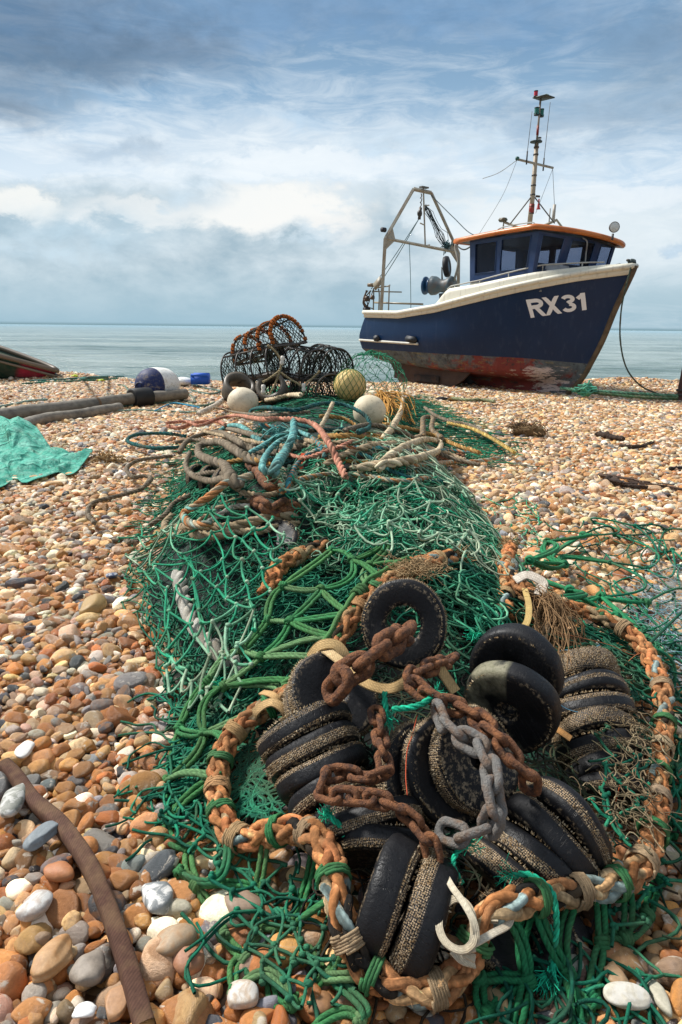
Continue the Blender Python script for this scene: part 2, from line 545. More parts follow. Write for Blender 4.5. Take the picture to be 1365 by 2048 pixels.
# ------------------------------------------------------------------ shingle ground sheet
def build_ground():
    xs = np.concatenate([np.linspace(-60, -12, 13)[:-1], np.linspace(-12, 14, 209), np.linspace(14, 60, 13)[1:]])
    ys = np.concatenate([np.linspace(-8, 0, 9)[:-1], np.linspace(0, 18, 181), np.linspace(18, 60, 15)[1:]])
    X, Y = np.meshgrid(xs, ys)
    V = np.stack([X, Y, ground_z(X, Y)], -1).reshape(-1, 3)
    mb = MB(); mb.add(V, grid_faces(len(ys), len(xs), False)[:, ::-1], (1, 1, 1))
    m, nt, b = new_mat('shingle bed')
    co = objco(nt)
    vo = N(nt, 'ShaderNodeTexVoronoi'); vo.inputs['Scale'].default_value = 26
    nt.links.new(co, vo.inputs['Vector'])
    sp = N(nt, 'ShaderNodeSeparateColor'); nt.links.new(vo.outputs['Color'], sp.inputs[0])
    cc = ramp(nt, sp.outputs[0], [(0, (.10, .05, .02)), (.25, (.30, .14, .05)), (.5, (.42, .24, .10)), (.7, (.5, .36, .2)), (.85, (.22, .21, .2)), (1, (.7, .62, .5))], 'CONSTANT')
    c = mixc(nt, 1, cc, (.34, .32, .30), 'MULTIPLY')      # bed colours darkened to stand for shade between the stones
    nt.links.new(c, b.inputs['Base Color']); b.inputs['Roughness'].default_value = .7
    bump(nt, b, math_(nt, 'SUBTRACT', 1, vo.outputs['Distance']), .9, .03)
    o = mb.build('shingle_beach', m, origin=(0, 0, 0)); o['kind'] = 'structure'
    for p in o.data.polygons[:1]: pass
build_ground()


def build_sea():
    # fine waves near the shore, one flat sheet far out
    mb = MB()
    ys = np.concatenate([np.linspace(16, 60, 221), np.geomspace(60.5, 400, 160), np.geomspace(410, 60000, 40)])
    u = np.linspace(-1.1, 1.1, 221)
    Y = np.repeat(ys[:, None], len(u), 1); X = u[None] * (ys[:, None] * 1.0 + 30)
    wv = (.16 * fbm(X * .10, Y * .42, 31, 3) + .07 * fbm(X * .5, Y * 1.6, 77, 3))
    fade = np.clip(1.2 - Y / 350, 0, 1)
    Z = -1.75 + wv * fade * 1.6
    mb.add(np.stack([X, Y, Z], -1).reshape(-1, 3), grid_faces(len(ys), len(u), False)[:, ::-1])
    m, nt, b = new_mat('sea water')
    co = objco(nt)
    mp = N(nt, 'ShaderNodeMapping'); nt.links.new(co, mp.inputs[0]); mp.inputs['Scale'].default_value = (.22, 1, 1)
    n1 = noise(nt, .7, 7, mp.outputs[0], .66); n2 = noise(nt, .06, 5, mp.outputs[0])
    n5 = noise(nt, .28, 6, mp.outputs[0], .6)
    base = mixc(nt, ramp(nt, math_(nt, 'ADD', math_(nt, 'MULTIPLY', n2, .5), math_(nt, 'MULTIPLY', n5, .5)), [(.38, 0), (.60, 1)]), (.085, .145, .135), (.31, .375, .35))
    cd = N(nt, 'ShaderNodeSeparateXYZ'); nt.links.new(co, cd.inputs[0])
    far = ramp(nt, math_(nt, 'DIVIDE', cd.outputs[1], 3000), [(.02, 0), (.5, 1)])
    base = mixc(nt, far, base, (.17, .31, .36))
    foam = ramp(nt, noise(nt, .5, 8, mp.outputs[0], .7), [(.66, 0), (.74, 1)])
    base = mixc(nt, math_(nt, 'MULTIPLY', foam, .45), base, (.7, .74, .74))
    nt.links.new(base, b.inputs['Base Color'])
    b.inputs['Roughness'].default_value = .22; b.inputs['IOR'].default_value = 1.33
    bump(nt, b, n1, 1.0, .5)
    o = mb.build('sea', m, origin=(0, 0, 0)); o['kind'] = 'structure'
build_sea()


# ------------------------------------------------------------------ pebbles
def pebble_material():
    m, nt, b = new_mat('flint pebble')
    at = N(nt, 'ShaderNodeAttribute', attribute_name='pcol', attribute_type='INSTANCER')
    rnd = N(nt, 'ShaderNodeAttribute', attribute_name='prnd', attribute_type='INSTANCER')
    return pebble_nodes(m, nt, b, at.outputs['Color'], rnd.outputs['Fac'])


def pebble_nodes(m, nt, b, colour, rnd):
    co = objco(nt)
    off = N(nt, 'ShaderNodeVectorMath', operation='ADD'); nt.links.new(co, off.inputs[0])
    cmb = N(nt, 'ShaderNodeCombineXYZ')
    k = math_(nt, 'MULTIPLY', rnd, 40.0)
    for i in range(3): nt.links.new(k, cmb.inputs[i])
    nt.links.new(cmb.outputs[0], off.inputs[1])
    V = off.outputs[0]
    n1 = noise(nt, 1.3, 5, V, .6, .6); n2 = noise(nt, 5.5, 5, V, .7); n3 = noise(nt, 22, 3, V)
    v = N(nt, 'ShaderNodeVectorMath', operation='SCALE'); nt.links.new(colour, v.inputs[0])
    nt.links.new(math_(nt, 'MULTIPLY_ADD', n2, .9, .52), v.inputs['Scale'])
    c = v.outputs[0]
    # rust staining, chalky rind and white scars
    st = math_(nt, 'MULTIPLY', ramp(nt, n1, [(.46, 0), (.62, 1)]), ramp(nt, math_(nt, 'FRACT', math_(nt, 'MULTIPLY', rnd, 7.3)), [(.45, 0), (.8, .6)]))
    c = mixc(nt, st, c, (.30, .13, .04))
    rind = math_(nt, 'MULTIPLY', ramp(nt, n1, [(.36, 1), (.43, 0)]), ramp(nt, math_(nt, 'FRACT', math_(nt, 'MULTIPLY', rnd, 13.7)), [(.5, 0), (.56, .85)]))
    c = mixc(nt, rind, c, (.62, .54, .43))
    sp = math_(nt, 'MULTIPLY', ramp(nt, n2, [(.66, 0), (.71, 1)]), .6)
    c = mixc(nt, sp, c, (.66, .60, .5))
    dk = math_(nt, 'MULTIPLY', ramp(nt, n3, [(.60, 0), (.72, 1)]), .35)
    c = mixc(nt, dk, c, (.06, .04, .03))
    nt.links.new(c, b.inputs['Base Color'])
    nt.links.new(ramp(nt, n2, [(.3, .28), (.7, .62)]), b.inputs['Roughness'])
    b.inputs['Specular IOR Level'].default_value = .4
    bump(nt, b, math_(nt, 'ADD', n2, math_(nt, 'MULTIPLY', n3, .5)), .4, .2)
    return m


def pebble_shape(seed, sub=3, facet=0.0):
    rg = np.random.default_rng(seed)
    v, f = ico(sub)
    v = v.copy()
    p = rg.uniform(.75, 1.0)          # superellipsoid: a little boxy or round
    v = np.sign(v) * np.abs(v) ** p
    for _ in range(rg.integers(2, 5)):       # flats knocked off
        d = rg.normal(size=3); d /= np.linalg.norm(d); o = rg.uniform(.55, .85)
        s = v @ d; ov = np.clip(s - o, 0, None)
        v -= d * (ov * rg.uniform(.5, .9))[:, None]
    for k in range(3):
        d = rg.normal(size=3) * (1.6 + k); a = rg.uniform(.02, .09) / (1 + .5 * k); ph = rg.uniform(0, 6)
        v *= (1 + a * np.sin(v @ d + ph))[:, None]
    if rg.random() < .35:                    # a waist or bend
        v[:, 1] += rg.uniform(-.25, .25) * (v[:, 0] ** 2 - .4)
    if rg.random() < .45:                    # knobs and hollows of whole flints
        for _ in range(rg.integers(2, 5)):
            d = rg.normal(size=3); d /= np.linalg.norm(d)
            v *= (1 + rg.uniform(-.16, .20) * np.exp(-((1 - (v / np.linalg.norm(v, axis=1, keepdims=True)) @ d) / rg.uniform(.08, .25))))[:, None]
    v *= np.array([1.0, rg.uniform(.60, .88), rg.uniform(.42, .68)])
    return v, f


PALETTE = np.array([1.27, 1.15, .95]) * np.array([(.40, .19, .06), (.33, .125, .035), (.46, .25, .10), (.55, .36, .18), (.60, .45, .28), (.27, .12, .045), (.24, .17, .11), (.30, .29, .28),
                    (.17, .17, .18), (.055, .06, .075), (.66, .60, .50), (.78, .74, .66), (.48, .33, .25), (.42, .30, .20), (.20, .22, .26)])
PALETTE = PALETTE * .96 + PALETTE.mean(1, keepdims=True) * .04
P_NEAR = np.array([15, 13, 11, 6, 4, 13, 8, 6, 5, 5, 4, 3, 4, 6, 3.]); P_NEAR /= P_NEAR.sum()
P_FAR = np.array([8, 3, 12, 17, 16, 3, 5, 5, 2.5, 2, 12, 12, 3, 6, 2.5]); P_FAR /= P_FAR.sum()


def build_pebbles():
    mat = pebble_material()
    col = bpy.data.collections.new('pebble_shapes')
    NP = 26
    for i in range(NP):
        v, f = pebble_shape(100 + i)
        mb = MB(); mb.add(v, f)
        me = mb.mesh('pebble_%02d' % i, mat)
        o = bpy.data.objects.new('pebble_%02d' % i, me); col.objects.link(o)
    pts = []; scl = []; zo = []

    def layer(sp, y0, y1, z, size, keep, jit=.42):
        ny = int((y1 - y0) / (sp * .87))
        for j in range(ny):
            y = y0 + j * sp * .87
            half = y * .56 + 1.3
            xs = np.arange(-half, half, sp) + (j % 2) * sp / 2
            if len(xs) == 0: continue
            xx = xs + RNG.uniform(-jit, jit, len(xs)) * sp
            yy = y + RNG.uniform(-jit, jit, len(xs)) * sp
            k = RNG.random(len(xs)) < keep
            pts.append(np.stack([xx[k], yy[k]], 1))
            s = size * np.exp(RNG.normal(0, .34, k.sum())); scl.append(np.clip(s, size * .5, size * 2.1))
            zo.append(z + RNG.uniform(-.005, .006, k.sum()))
    layer(.034, .35, 4.2, .002, .019, 1.0)
    layer(.037, .35, 8.0, .014, .0205, .95)
    layer(.048, .35, 17.5, .021, .0255, .62)
    layer(.105, .35, 17.5, .025, .033, .42)
    layer(.046, 8.0, 17.5, .012, .028, 1.0)
    P = np.concatenate(pts); S_ = np.concatenate(scl); Zo = np.concatenate(zo)
    pz = pile_z(P[:, 0], P[:, 1])
    k = (pz < .10) & (P[:, 1] < 17.3)
    P, S_, Zo = P[k], S_[k], Zo[k]
    n = len(P)
    idx = RNG.integers(0, NP, n)
    rot = np.stack([RNG.normal(0, .33, n), RNG.normal(0, .33, n), RNG.uniform(0, 6.283, n)], 1)
    sc = S_[:, None] * RNG.uniform(.82, 1.2, (n, 3))
    far = np.clip((P[:, 1] - 1.2) / 4.0, 0, 1) + .35 * fbm(P[:, 0] * .8, P[:, 1] * .6, 44)
    u = RNG.random(n)
    cn = np.searchsorted(np.cumsum(P_NEAR), u * .9999); cf = np.searchsorted(np.cumsum(P_FAR), u * .9999)
    ci = np.where(RNG.random(n) < far, cf, cn)
    pc = PALETTE[ci] * np.exp(RNG.normal(0, .25, (n, 1))) * RNG.uniform(.92, 1.08, (n, 3))
    z = ground_z(P[:, 0], P[:, 1]) + Zo
    me = bpy.data.meshes.new('pebbles')
    me.vertices.add(n); me.vertices.foreach_set('co', np.stack([P[:, 0], P[:, 1], z], 1).astype(np.float32).ravel())
    def attr(nm, ty, arr, key):
        a = me.attributes.new(nm, ty, 'POINT'); a.data.foreach_set(key, arr)
    attr('pidx', 'INT', idx.astype(np.int32), 'value')
    attr('prot', 'FLOAT_VECTOR', rot.astype(np.float32).ravel(), 'vector')
    attr('pscl', 'FLOAT_VECTOR', sc.astype(np.float32).ravel(), 'vector')
    attr('pcol', 'FLOAT_COLOR', np.concatenate([pc, np.ones((n, 1))], 1).astype(np.float32).ravel(), 'color')
    attr('prnd', 'FLOAT', RNG.random(n).astype(np.float32), 'value')
    ob = bpy.data.objects.new('pebbles', me); COL.objects.link(ob); ob['kind'] = 'stuff'
    ob['label'] = 'loose brown, ochre, grey and white flint pebbles covering the beach'
    ob['category'] = 'shingle'
    ng = bpy.data.node_groups.new('scatter', 'GeometryNodeTree')
    ng.interface.new_socket('Geometry', in_out='INPUT', socket_type='NodeSocketGeometry')
    ng.interface.new_socket('Geometry', in_out='OUTPUT', socket_type='NodeSocketGeometry')
    gi = ng.nodes.new('NodeGroupInput'); go = ng.nodes.new('NodeGroupOutput')
    ci_ = ng.nodes.new('GeometryNodeCollectionInfo'); ci_.inputs['Collection'].default_value = col
    ci_.inputs['Separate Children'].default_value = True; ci_.inputs['Reset Children'].default_value = True
    ip = ng.nodes.new('GeometryNodeInstanceOnPoints'); ip.inputs['Pick Instance'].default_value = True
    def na(nm, ty):
        q = ng.nodes.new('GeometryNodeInputNamedAttribute'); q.data_type = ty; q.inputs['Name'].default_value = nm; return q.outputs[0]
    ng.links.new(gi.outputs[0], ip.inputs['Points']); ng.links.new(ci_.outputs[0], ip.inputs['Instance'])
    ng.links.new(na('pidx', 'INT'), ip.inputs['Instance Index'])
    e2r = ng.nodes.new('FunctionNodeEulerToRotation'); ng.links.new(na('prot', 'FLOAT_VECTOR'), e2r.inputs[0])
    ng.links.new(e2r.outputs[0], ip.inputs['Rotation']); ng.links.new(na('pscl', 'FLOAT_VECTOR'), ip.inputs['Scale'])
    ng.links.new(ip.outputs[0], go.inputs[0])
    md = ob.modifiers.new('scatter', 'NODES'); md.node_group = ng
    print('pebbles', n)
build_pebbles()

# ------------------------------------------------------------------ the blue fishing boat
def simple_mat(name, col, rough=.5, metal=0.0, spec=.5):
    m, nt, b = new_mat(name)
    b.inputs['Base Color'].default_value = (*col, 1); b.inputs['Roughness'].default_value = rough
    b.inputs['Metallic'].default_value = metal; b.inputs['Specular IOR Level'].default_value = spec
    return m


def hull_paint():
    m, nt, b = new_mat('navy hull paint')
    co = objco(nt)
    n = noise(nt, 2.2, 5, co); n2 = noise(nt, 30, 4, co, .7)
    c = mixc(nt, n, (.0013, .016, .055), (.0025, .025, .080))
    chip = ramp(nt, noise(nt, 11, 6, co, .75), [(.735, 0), (.75, 1)])
    c = mixc(nt, math_(nt, 'MULTIPLY', chip, .55), c, (.4, .44, .5))
    mp = N(nt, 'ShaderNodeMapping'); nt.links.new(co, mp.inputs[0]); mp.inputs['Scale'].default_value = (7, 7, .7)
    streak = ramp(nt, noise(nt, 2.4, 4, mp.outputs[0], .6), [(.56, 0), (.8, 1)])
    c = mixc(nt, math_(nt, 'MULTIPLY', streak, .10), c, (.2, .24, .3))
    nt.links.new(c, b.inputs['Base Color']); b.inputs['Roughness'].default_value = .38
    nt.links.new(ramp(nt, n2, [(.3, .34), (.7, .5)]), b.inputs['Roughness'])
    b.inputs['Specular IOR Level'].default_value = .3
    bump(nt, b, math_(nt, 'ADD', n, math_(nt, 'MULTIPLY', n2, .1)), .12, .03)
    return m


def antifoul():
    m, nt, b = new_mat('worn antifouling')
    co = objco(nt)
    sx = N(nt, 'ShaderNodeSeparateXYZ'); nt.links.new(co, sx.inputs[0])
    n1 = noise(nt, 2.6, 8, co, .68, .4); n2 = noise(nt, 9, 7, co, .7); n3 = noise(nt, 40, 4, co, .6)
    mp = N(nt, 'ShaderNodeMapping'); nt.links.new(co, mp.inputs[0]); mp.inputs['Scale'].default_value = (3, 3, 14)
    n4 = noise(nt, 1.5, 5, mp.outputs[0], .6)
    c = mixc(nt, ramp(nt, n2, [(.35, 0), (.65, 1)]), (.045, .055, .065), (.115, .135, .14))
    # older red coats show towards the bow and lower down
    fx = ramp(nt, math_(nt, 'MULTIPLY_ADD', sx.outputs[0], .25, 1.0), [(.25, -.06), (.52, .06), (.70, .22), (.90, .20), (1.0, -.05)])
    zz = ramp(nt, sx.outputs[2], [(.05, .10), (.36, .10), (.60, .02), (.68, -.14)])
    redf = ramp(nt, math_(nt, 'ADD', math_(nt, 'ADD', n1, fx), zz), [(.60, 0), (.70, 1)])
    c = mixc(nt, redf, c, mixc(nt, n2, (.07, .010, .009), (.25, .04, .03)))
    px_ = ramp(nt, math_(nt, 'MULTIPLY_ADD', sx.outputs[0], .5, .8), [(.0, 0), (.55, .14), (.72, .26), (.92, .2), (1.0, .1)])
    pink = ramp(nt, math_(nt, 'ADD', n4, px_), [(.70, 0), (.76, 1)])
    c = mixc(nt, math_(nt, 'MULTIPLY', pink, ramp(nt, sx.outputs[2], [(.0, 1), (.50, .9), (.56, 0)])), c, mixc(nt, n3, (.42, .33, .31), (.60, .52, .50)))
    oc = ramp(nt, math_(nt, 'ADD', n4, math_(nt, 'MULTIPLY', n3, .3)), [(.72, 0), (.80, 1)])
    c = mixc(nt, math_(nt, 'MULTIPLY', oc, .5), c, (.22, .17, .05))
    dk = ramp(nt, noise(nt, 6, 6, co, .75), [(.55, 0), (.63, 1)])
    c = mixc(nt, math_(nt, 'MULTIPLY', dk, .85), c, (.025, .022, .022))
    nt.links.new(c, b.inputs['Base Color']); b.inputs['Roughness'].default_value = .8
    bump(nt, b, math_(nt, 'ADD', n2, n3), .25, .02)
    return m


def white_grp():
    m, nt, b = new_mat('cream gelcoat')
    co = objco(nt)
    n1 = noise(nt, 3, 6, co, .65)
    mp = N(nt, 'ShaderNodeMapping'); nt.links.new(co, mp.inputs[0]); mp.inputs['Scale'].default_value = (6, 6, .8)
    n2 = noise(nt, 2.5, 5, mp.outputs[0], .65)
    c = mixc(nt, n1, (.62, .59, .47), (.74, .71, .60))
    c = mixc(nt, math_(nt, 'MULTIPLY', ramp(nt, n2, [(.54, 0), (.74, 1)]), .55), c, (.26, .21, .15))
    c = mixc(nt, math_(nt, 'MULTIPLY', ramp(nt, noise(nt, 5, 7, co, .75), [(.62, 0), (.72, 1)]), .5), c, (.14, .12, .10))
    nt.links.new(c, b.inputs['Base Color']); b.inputs['Roughness'].default_value = .5
    return m


def wood_mat(name, a, bcol, dark, rough=.6, sc=(1.2, 14, 14), nscale=3.0):
    m, nt, b = new_mat(name)
    co = objco(nt)
    mp = N(nt, 'ShaderNodeMapping'); nt.links.new(co, mp.inputs[0]); mp.inputs['Scale'].default_value = sc
    n1 = noise(nt, nscale, 6, mp.outputs[0], .65, .5); n2 = noise(nt, 4, 5, co, .7)
    c = mixc(nt, ramp(nt, n1, [(.3, 0), (.7, 1)]), a, bcol)
    c = mixc(nt, math_(nt, 'MULTIPLY', ramp(nt, n2, [(.5, 0), (.7, 1)]), .6), c, dark)
    nt.links.new(c, b.inputs['Base Color']); b.inputs['Roughness'].default_value = rough
    bump(nt, b, n1, .35, .01)
    return m


def glass_mat():
    m, nt, b = new_mat('tinted window glass')
    b.inputs['Base Color'].default_value = (.02, .024, .03, 1); b.inputs['Roughness'].default_value = .06
    b.inputs['IOR'].default_value = 1.5
    tr = N(nt, 'ShaderNodeBsdfTransparent'); tr.inputs[0].default_value = (.80, .85, .95, 1)
    mx = N(nt, 'ShaderNodeMixShader'); mx.inputs[0].default_value = .72
    nt.links.new(b.outputs[0], mx.inputs[1]); nt.links.new(tr.outputs[0], mx.inputs[2])
    nt.links.new(mx.outputs[0], nt.nodes['Material Output'].inputs[0])
    return m


def build_boat():
    TH = 52
    root = empty('fishing_boat', (4.0455, 13.1332, 0.0), 'navy blue fishing boat with cream gunwale and orange-edged wheelhouse roof, beached on shingle', 'boat', None, R(-TH))
    M_HULL = hull_paint(); M_AF = antifoul(); M_WH = white_grp()
    M_BLUE = vcol_mat('blue paint', .35, .15, 5, 40, .1, .5, (.2, .22, .26), .12, 5)
    M_ORNG = wood_mat('varnished orange roof edge', (.42, .10, .015), (.62, .20, .035), (.30, .07, .015), .35, (1, 1, 5))
    M_STEM = wood_mat('worn stem wood', (.07, .045, .025), (.16, .11, .06), (.03, .025, .02), .8, (2, 10, 3))
    M_RUST = vcol_mat('rusty plate', .85, .4, 7, 60, .5, .2, (.10, .05, .03), .7, 4)
    M_GL = glass_mat()
    NS = 61
    s = np.linspace(0, 1, NS)

    def shp(s, st, e, smax=.42):
        return np.where(s < smax, 1 - (1 - st) * ((smax - s) / smax) ** 2, 1 - (np.clip((s - smax) / (1 - smax), 0, 1)) ** e)
    # level curves, keel to sheer: (x0, x1, half-breadth, stern factor, bow exponent, z along s)
    def zt(a): return np.interp(s, *zip(*a))
    LV = [(-4.0, .12, .055, 1, 40, zt([(0, -.05), (1, -.05)])),
          (-4.05, .40, .07, 1, 40, zt([(0, .24), (.9, .18), (1, .20)])),
          (-4.35, .50, .42, .75, 2.0, zt([(0, .40), (.4, .31), (.85, .27), (1, .30)])),
          (-4.62, .60, .80, .80, 1.9, zt([(0, .55), (.4, .42), (.8, .40), (1, .46)])),
          (-4.78, .67, .98, .84, 1.75, zt([(0, .735), (.45, .71), (.8, .68), (1, .61)])),
          (-4.82, .86, 1.05, .84, 1.95, zt([(0, .98), (.5, 1.0), (1, 1.02)])),
          (-4.72, 1.04, 1.07, .84, 2.3, zt([(0, 1.22), (.5, 1.34), (1, 1.55)])),
          (-4.60, 1.27, 1.08, .84, 2.7, zt([(0, 1.43), (.22, 1.40), (.41, 1.51), (.58, 1.68), (.755, 1.87), (.885, 2.01), (1, 2.11)]))]
    cur = []
    for (x0, x1, Y, st, e, z) in LV:
        x = x0 + (x1 - x0) * s
        y = np.maximum(Y * shp(s, st, e), .028)
        cur.append(np.stack([x, -y, z], 1))
    cur = np.array(cur)                                     # (levels, NS, 3)

    # smooth across levels
    def fine(c, k):
        out = []
        for i in range(c.shape[1]):
            out.append(spline(c[:, i], n=k))
        return np.array(out)                                # (NS,k,3)
    top = fine(cur[4:8], 18); bot = fine(cur[0:5], 24)

    def both(mb, G, flip=False, col=(1, 1, 1)):
        n, k = G.shape[:2]
        F = grid_faces(n, k, False)
        mb.add(G.reshape(-1, 3), F if not flip else F[:, ::-1], col)
        H = G.copy(); H[..., 1] *= -1
        mb.add(H.reshape(-1, 3), F[:, ::-1] if not flip else F, col)

    def part(mb, name, mat, parent=root, smooth=True):
        return mb.build(name, mat, parent, smooth=smooth)
    mb = MB(); both(mb, top); tr = top[0]; 
    T = np.stack([tr, tr * np.array([1, -1, 1])], 1); mb.add(T.reshape(-1, 3), grid_faces(len(tr), 2, False))
    hull = part(mb, 'hull', M_HULL)
    bvh = BVHTree.FromPolygons([tuple(v.co) for v in hull.data.vertices], [tuple(p.vertices) for p in hull.data.polygons])

    def hull_y(x, z, off=.0):
        h = bvh.ray_cast(Vector((x, -4, z)), Vector((0, 1, 0)))
        return (h[0].y if h[0] else -.03) - off
    mb = MB(); both(mb, bot); tr = bot[0]
    T = np.stack([tr, tr * np.array([1, -1, 1])], 1); mb.add(T.reshape(-1, 3), grid_faces(len(tr), 2, False))
    part(mb, 'hull_bottom', M_AF)
    # white sheer band, rubbing strake, bulwark
    sheer = cur[7]
    hb = zt([(0, .12), (.41, .12), (.6, .13), (.8, .13), (1, .14)])
    up = sheer + np.stack([.04 * s ** 3, -.035 + 0 * s, hb], 1)
    base = sheer + np.array([0, -.012, -.004])
    mb = MB(); both(mb, np.stack([base, base + np.array([0, -.02, .0]), up, up + np.array([0, .05, .01])], 1)); part(mb, 'sheer_band', M_WH)
    mb = MB()
    P = up + np.array([0, -.005, -.01]); PP = np.concatenate([P, (P * np.array([1, -1, 1]))[::-1]])
    tube(mb, PP, .048, 8, (1, 1, 1)); 
    tube(mb, np.array([P[0], P[0] * np.array([1, -1, 1])]) , .048, 8)
    part(mb, 'rubbing_strake', M_WH)
    # raised bulwark forward
    k0 = int(.40 * NS)
    ss = s[k0:]
    bh = np.interp(ss, [.40, .425, .46, .58, .77, .9, 1], [.0, .13, .26, .19, .15, .08, .03])
    lo = up[k0:] + np.array([0, .03, .01]); hi = lo + np.stack([0 * ss, .015 + 0 * ss, bh], 1)
    hi2 = hi + np.array([0, .055, .0]); lo2 = lo + np.array([0, .07, -.05])
    for a in (hi2, lo2): a[:, 1] = np.minimum(a[:, 1], -.004)
    mb = MB(); both(mb, np.stack([lo, lo * .35 + hi * .65 , hi + np.array([0, .006, 0]), hi2, lo2], 1)); part(mb, 'bulwark', M_WH)
    # decks
    dk = sheer + np.array([0, .16, -.22]); dk[:, 1] = np.minimum(dk[:, 1], -.003)
    dk[:, 2] = np.where(s < .55, dk[:, 2], dk[:, 2] + .18)
    mb = MB(); mb.add(np.stack([dk, dk * np.array([1, -1, 1])], 1).reshape(-1, 3), grid_faces(NS, 2, False)[:, ::-1], (.42, .40, .33))
    mb.add(np.stack([up + [0, .06, 0], dk], 1).reshape(-1, 3), grid_faces(NS, 2, False), (.6, .57, .46))
    u2 = (up + [0, .06, 0]) * [1, -1, 1]; d2 = dk * [1, -1, 1]
    mb.add(np.stack([u2, d2], 1).reshape(-1, 3), grid_faces(NS, 2, False)[:, ::-1], (.6, .57, .46))
    part(mb, 'deck', M_PAINT)
    # stem bar and keel shoe
    st = np.array([c[-1] for c in cur]); st[:, 1] = 0
    st = np.concatenate([[[-.35, 0, -.06]], st[:1] + [.0, 0, .0], st[1:], [[1.31, 0, 2.25]]])
    SP = spline(st, n=50)
    mb = MB(); tube(mb, SP + np.array([.022, 0, 0]), .05, 8, (1, 1, 1), flat=1.0)
    part(mb, 'stem_post', M_STEM)
    mb = MB(); box(mb, (-2.0, 0, -.06), 4.1, .13, .05, (.10, .07, .05), bev=.01); part(mb, 'keel', M_RUST)
    # bow fitting
    mb = MB(); box(mb, (1.27, 0, 2.30), .10, .13, .10, (.03, .05, .05), rot=(0, -.3, 0), bev=.02)
    tube(mb, [(1.24, -.1, 2.33), (1.24, .1, 2.33)], .022, 8, (.03, .04, .04)); part(mb, 'stem_roller', M_METAL)
    # bilge keels
    for sg in (-1, 1):
        pr = np.array([(-4.02, .42), (-3.62, .02), (-3.45, -.05), (-2.3, -.05), (-2.05, .0), (-1.75, .18), (-1.58, .38), (-2.4, .42), (-3.3, .44)])
        mb = MB(); n = len(pr)
        A = np.stack([pr[:, 0], np.full(n, -.60), pr[:, 1]], 1); B = A + [0, .05, 0]
        A[:, 1] -= .08 * (pr[:, 1] < .3); B[:, 1] -= .08 * (pr[:, 1] < .3)
        A[:, 1] *= -sg; B[:, 1] *= -sg
        c0 = A.mean(0); c1 = B.mean(0)
        V = np.concatenate([A, B, [c0, c1]]); i = np.arange(n)
        mb.add2(V, [np.stack([i, (i + 1) % n, n + (i + 1) % n, n + i], 1), np.stack([i, (i + 1) % n, np.full(n, 2 * n)], 1), np.stack([n + i, n + (i + 1) % n, np.full(n, 2 * n + 1)], 1)], (.085, .055, .042))
        box(mb, (-2.75, sg * .70, .16), .75, .03, .14, (.03, .025, .024), bev=.005)
        part(mb, 'bilge_keel', M_RUST, smooth=False)
    # low quarter rail with pads
    xs = np.linspace(-4.80, -2.70, 20)
    mb = MB(); zz = np.linspace(.925, .885, 20)
    P = np.array([(x, hull_y(x, z, .015), z) for x, z in zip(xs, zz)]); tube(mb, P, .026, 8, (.58, .56, .48)); 
    P2 = P * [1, -1, 1]; tube(mb, P2, .035, 8, (.62, .6, .52)); part(mb, 'quarter_rail', M_PAINT)
    for x, w in ((-4.05, .17), (-2.86, .30)):
        mb = MB(); box(mb, (x, hull_y(x, .965, .05), .975), w, .10, .13, (.022, .025, .03), rot=(0, .1, .1), bev=.03); part(mb, 'rubber_pad', M_PLAIN)
    # stern corner pad and rudder stock
    mb = MB(); box(mb, (-4.63, -.83, 1.60), .17, .15, .2, (.03, .03, .035), rot=(.2, 0, .3), bev=.05); part(mb, 'corner_fender', M_PLAIN)
    mb = MB()
    for z0, z1 in ((.95, 1.42),): tube(mb, [(-4.82, -.80, z0), (-4.66, -.80, z1)], .03, 6, (.04, .04, .045))
    part(mb, 'transom_strip', M_PLAIN); mb = MB()
    box(mb, (-4.35, 0, .35), .38, .04, .62, (.05, .045, .04), bev=.01); part(mb, 'rudder', M_RUST)
    mb = MB(); lathe(mb, [(0, -.02), (.2, -.02), (.24, .0), (.2, .02), (0, .03)], 20, (.15, .11, .04), axis=(-1, 0, 0), center=(-4.16, 0, .30)); part(mb, 'propeller', M_METAL)

    # ---- registration letters on the bow
    def letters():
        # stroke-built block letters; (u, w) in letter widths / heights
        th = .21
        def arc(cx, cy, rx, ry, a0, a1, n=14):
            return [(cx + rx * math.cos(R(a)), cy + ry * math.sin(R(a))) for a in np.linspace(a0, a1, n)]
        h = th / 2
        R_ = [[(h, 0), (h, 1)], [(h, 1 - h)] + arc(.44, .725, .255, .275 - h, 90, -90) + [(h, .45 + h)], [(.40, .52), (.72, 0)]]
        X_ = [[(.10, 0), (.66, 1)], [(.66, 0), (.10, 1)]]
        T_ = [arc(.33, .735, .21, .265 - h + .0, 160, -80) + [(.30, .53)], arc(.33, .28, .235, .28 - h + .0, 82, -165) ]
        O_ = [[(.33, 0), (.33, 1)], [(.33, .90), (.09, .70)]]
        mb = MB(); off = 0.0; k = 0
        tot = .80 + .80 + .68 + .5
        def place(p, o):
            u = (p[:, 0]) / tot; w = p[:, 1]
            X = -.18 + u * .885 - .045 * w * (1 - u)
            Zb = 1.40 + .145 * u; Zt_ = 1.712 + .115 * u
            Z = Zb + (Zt_ - Zb) * w
            return np.array([(x, hull_y(x, z, .005 + o), z) for x, z in zip(X, Z)])
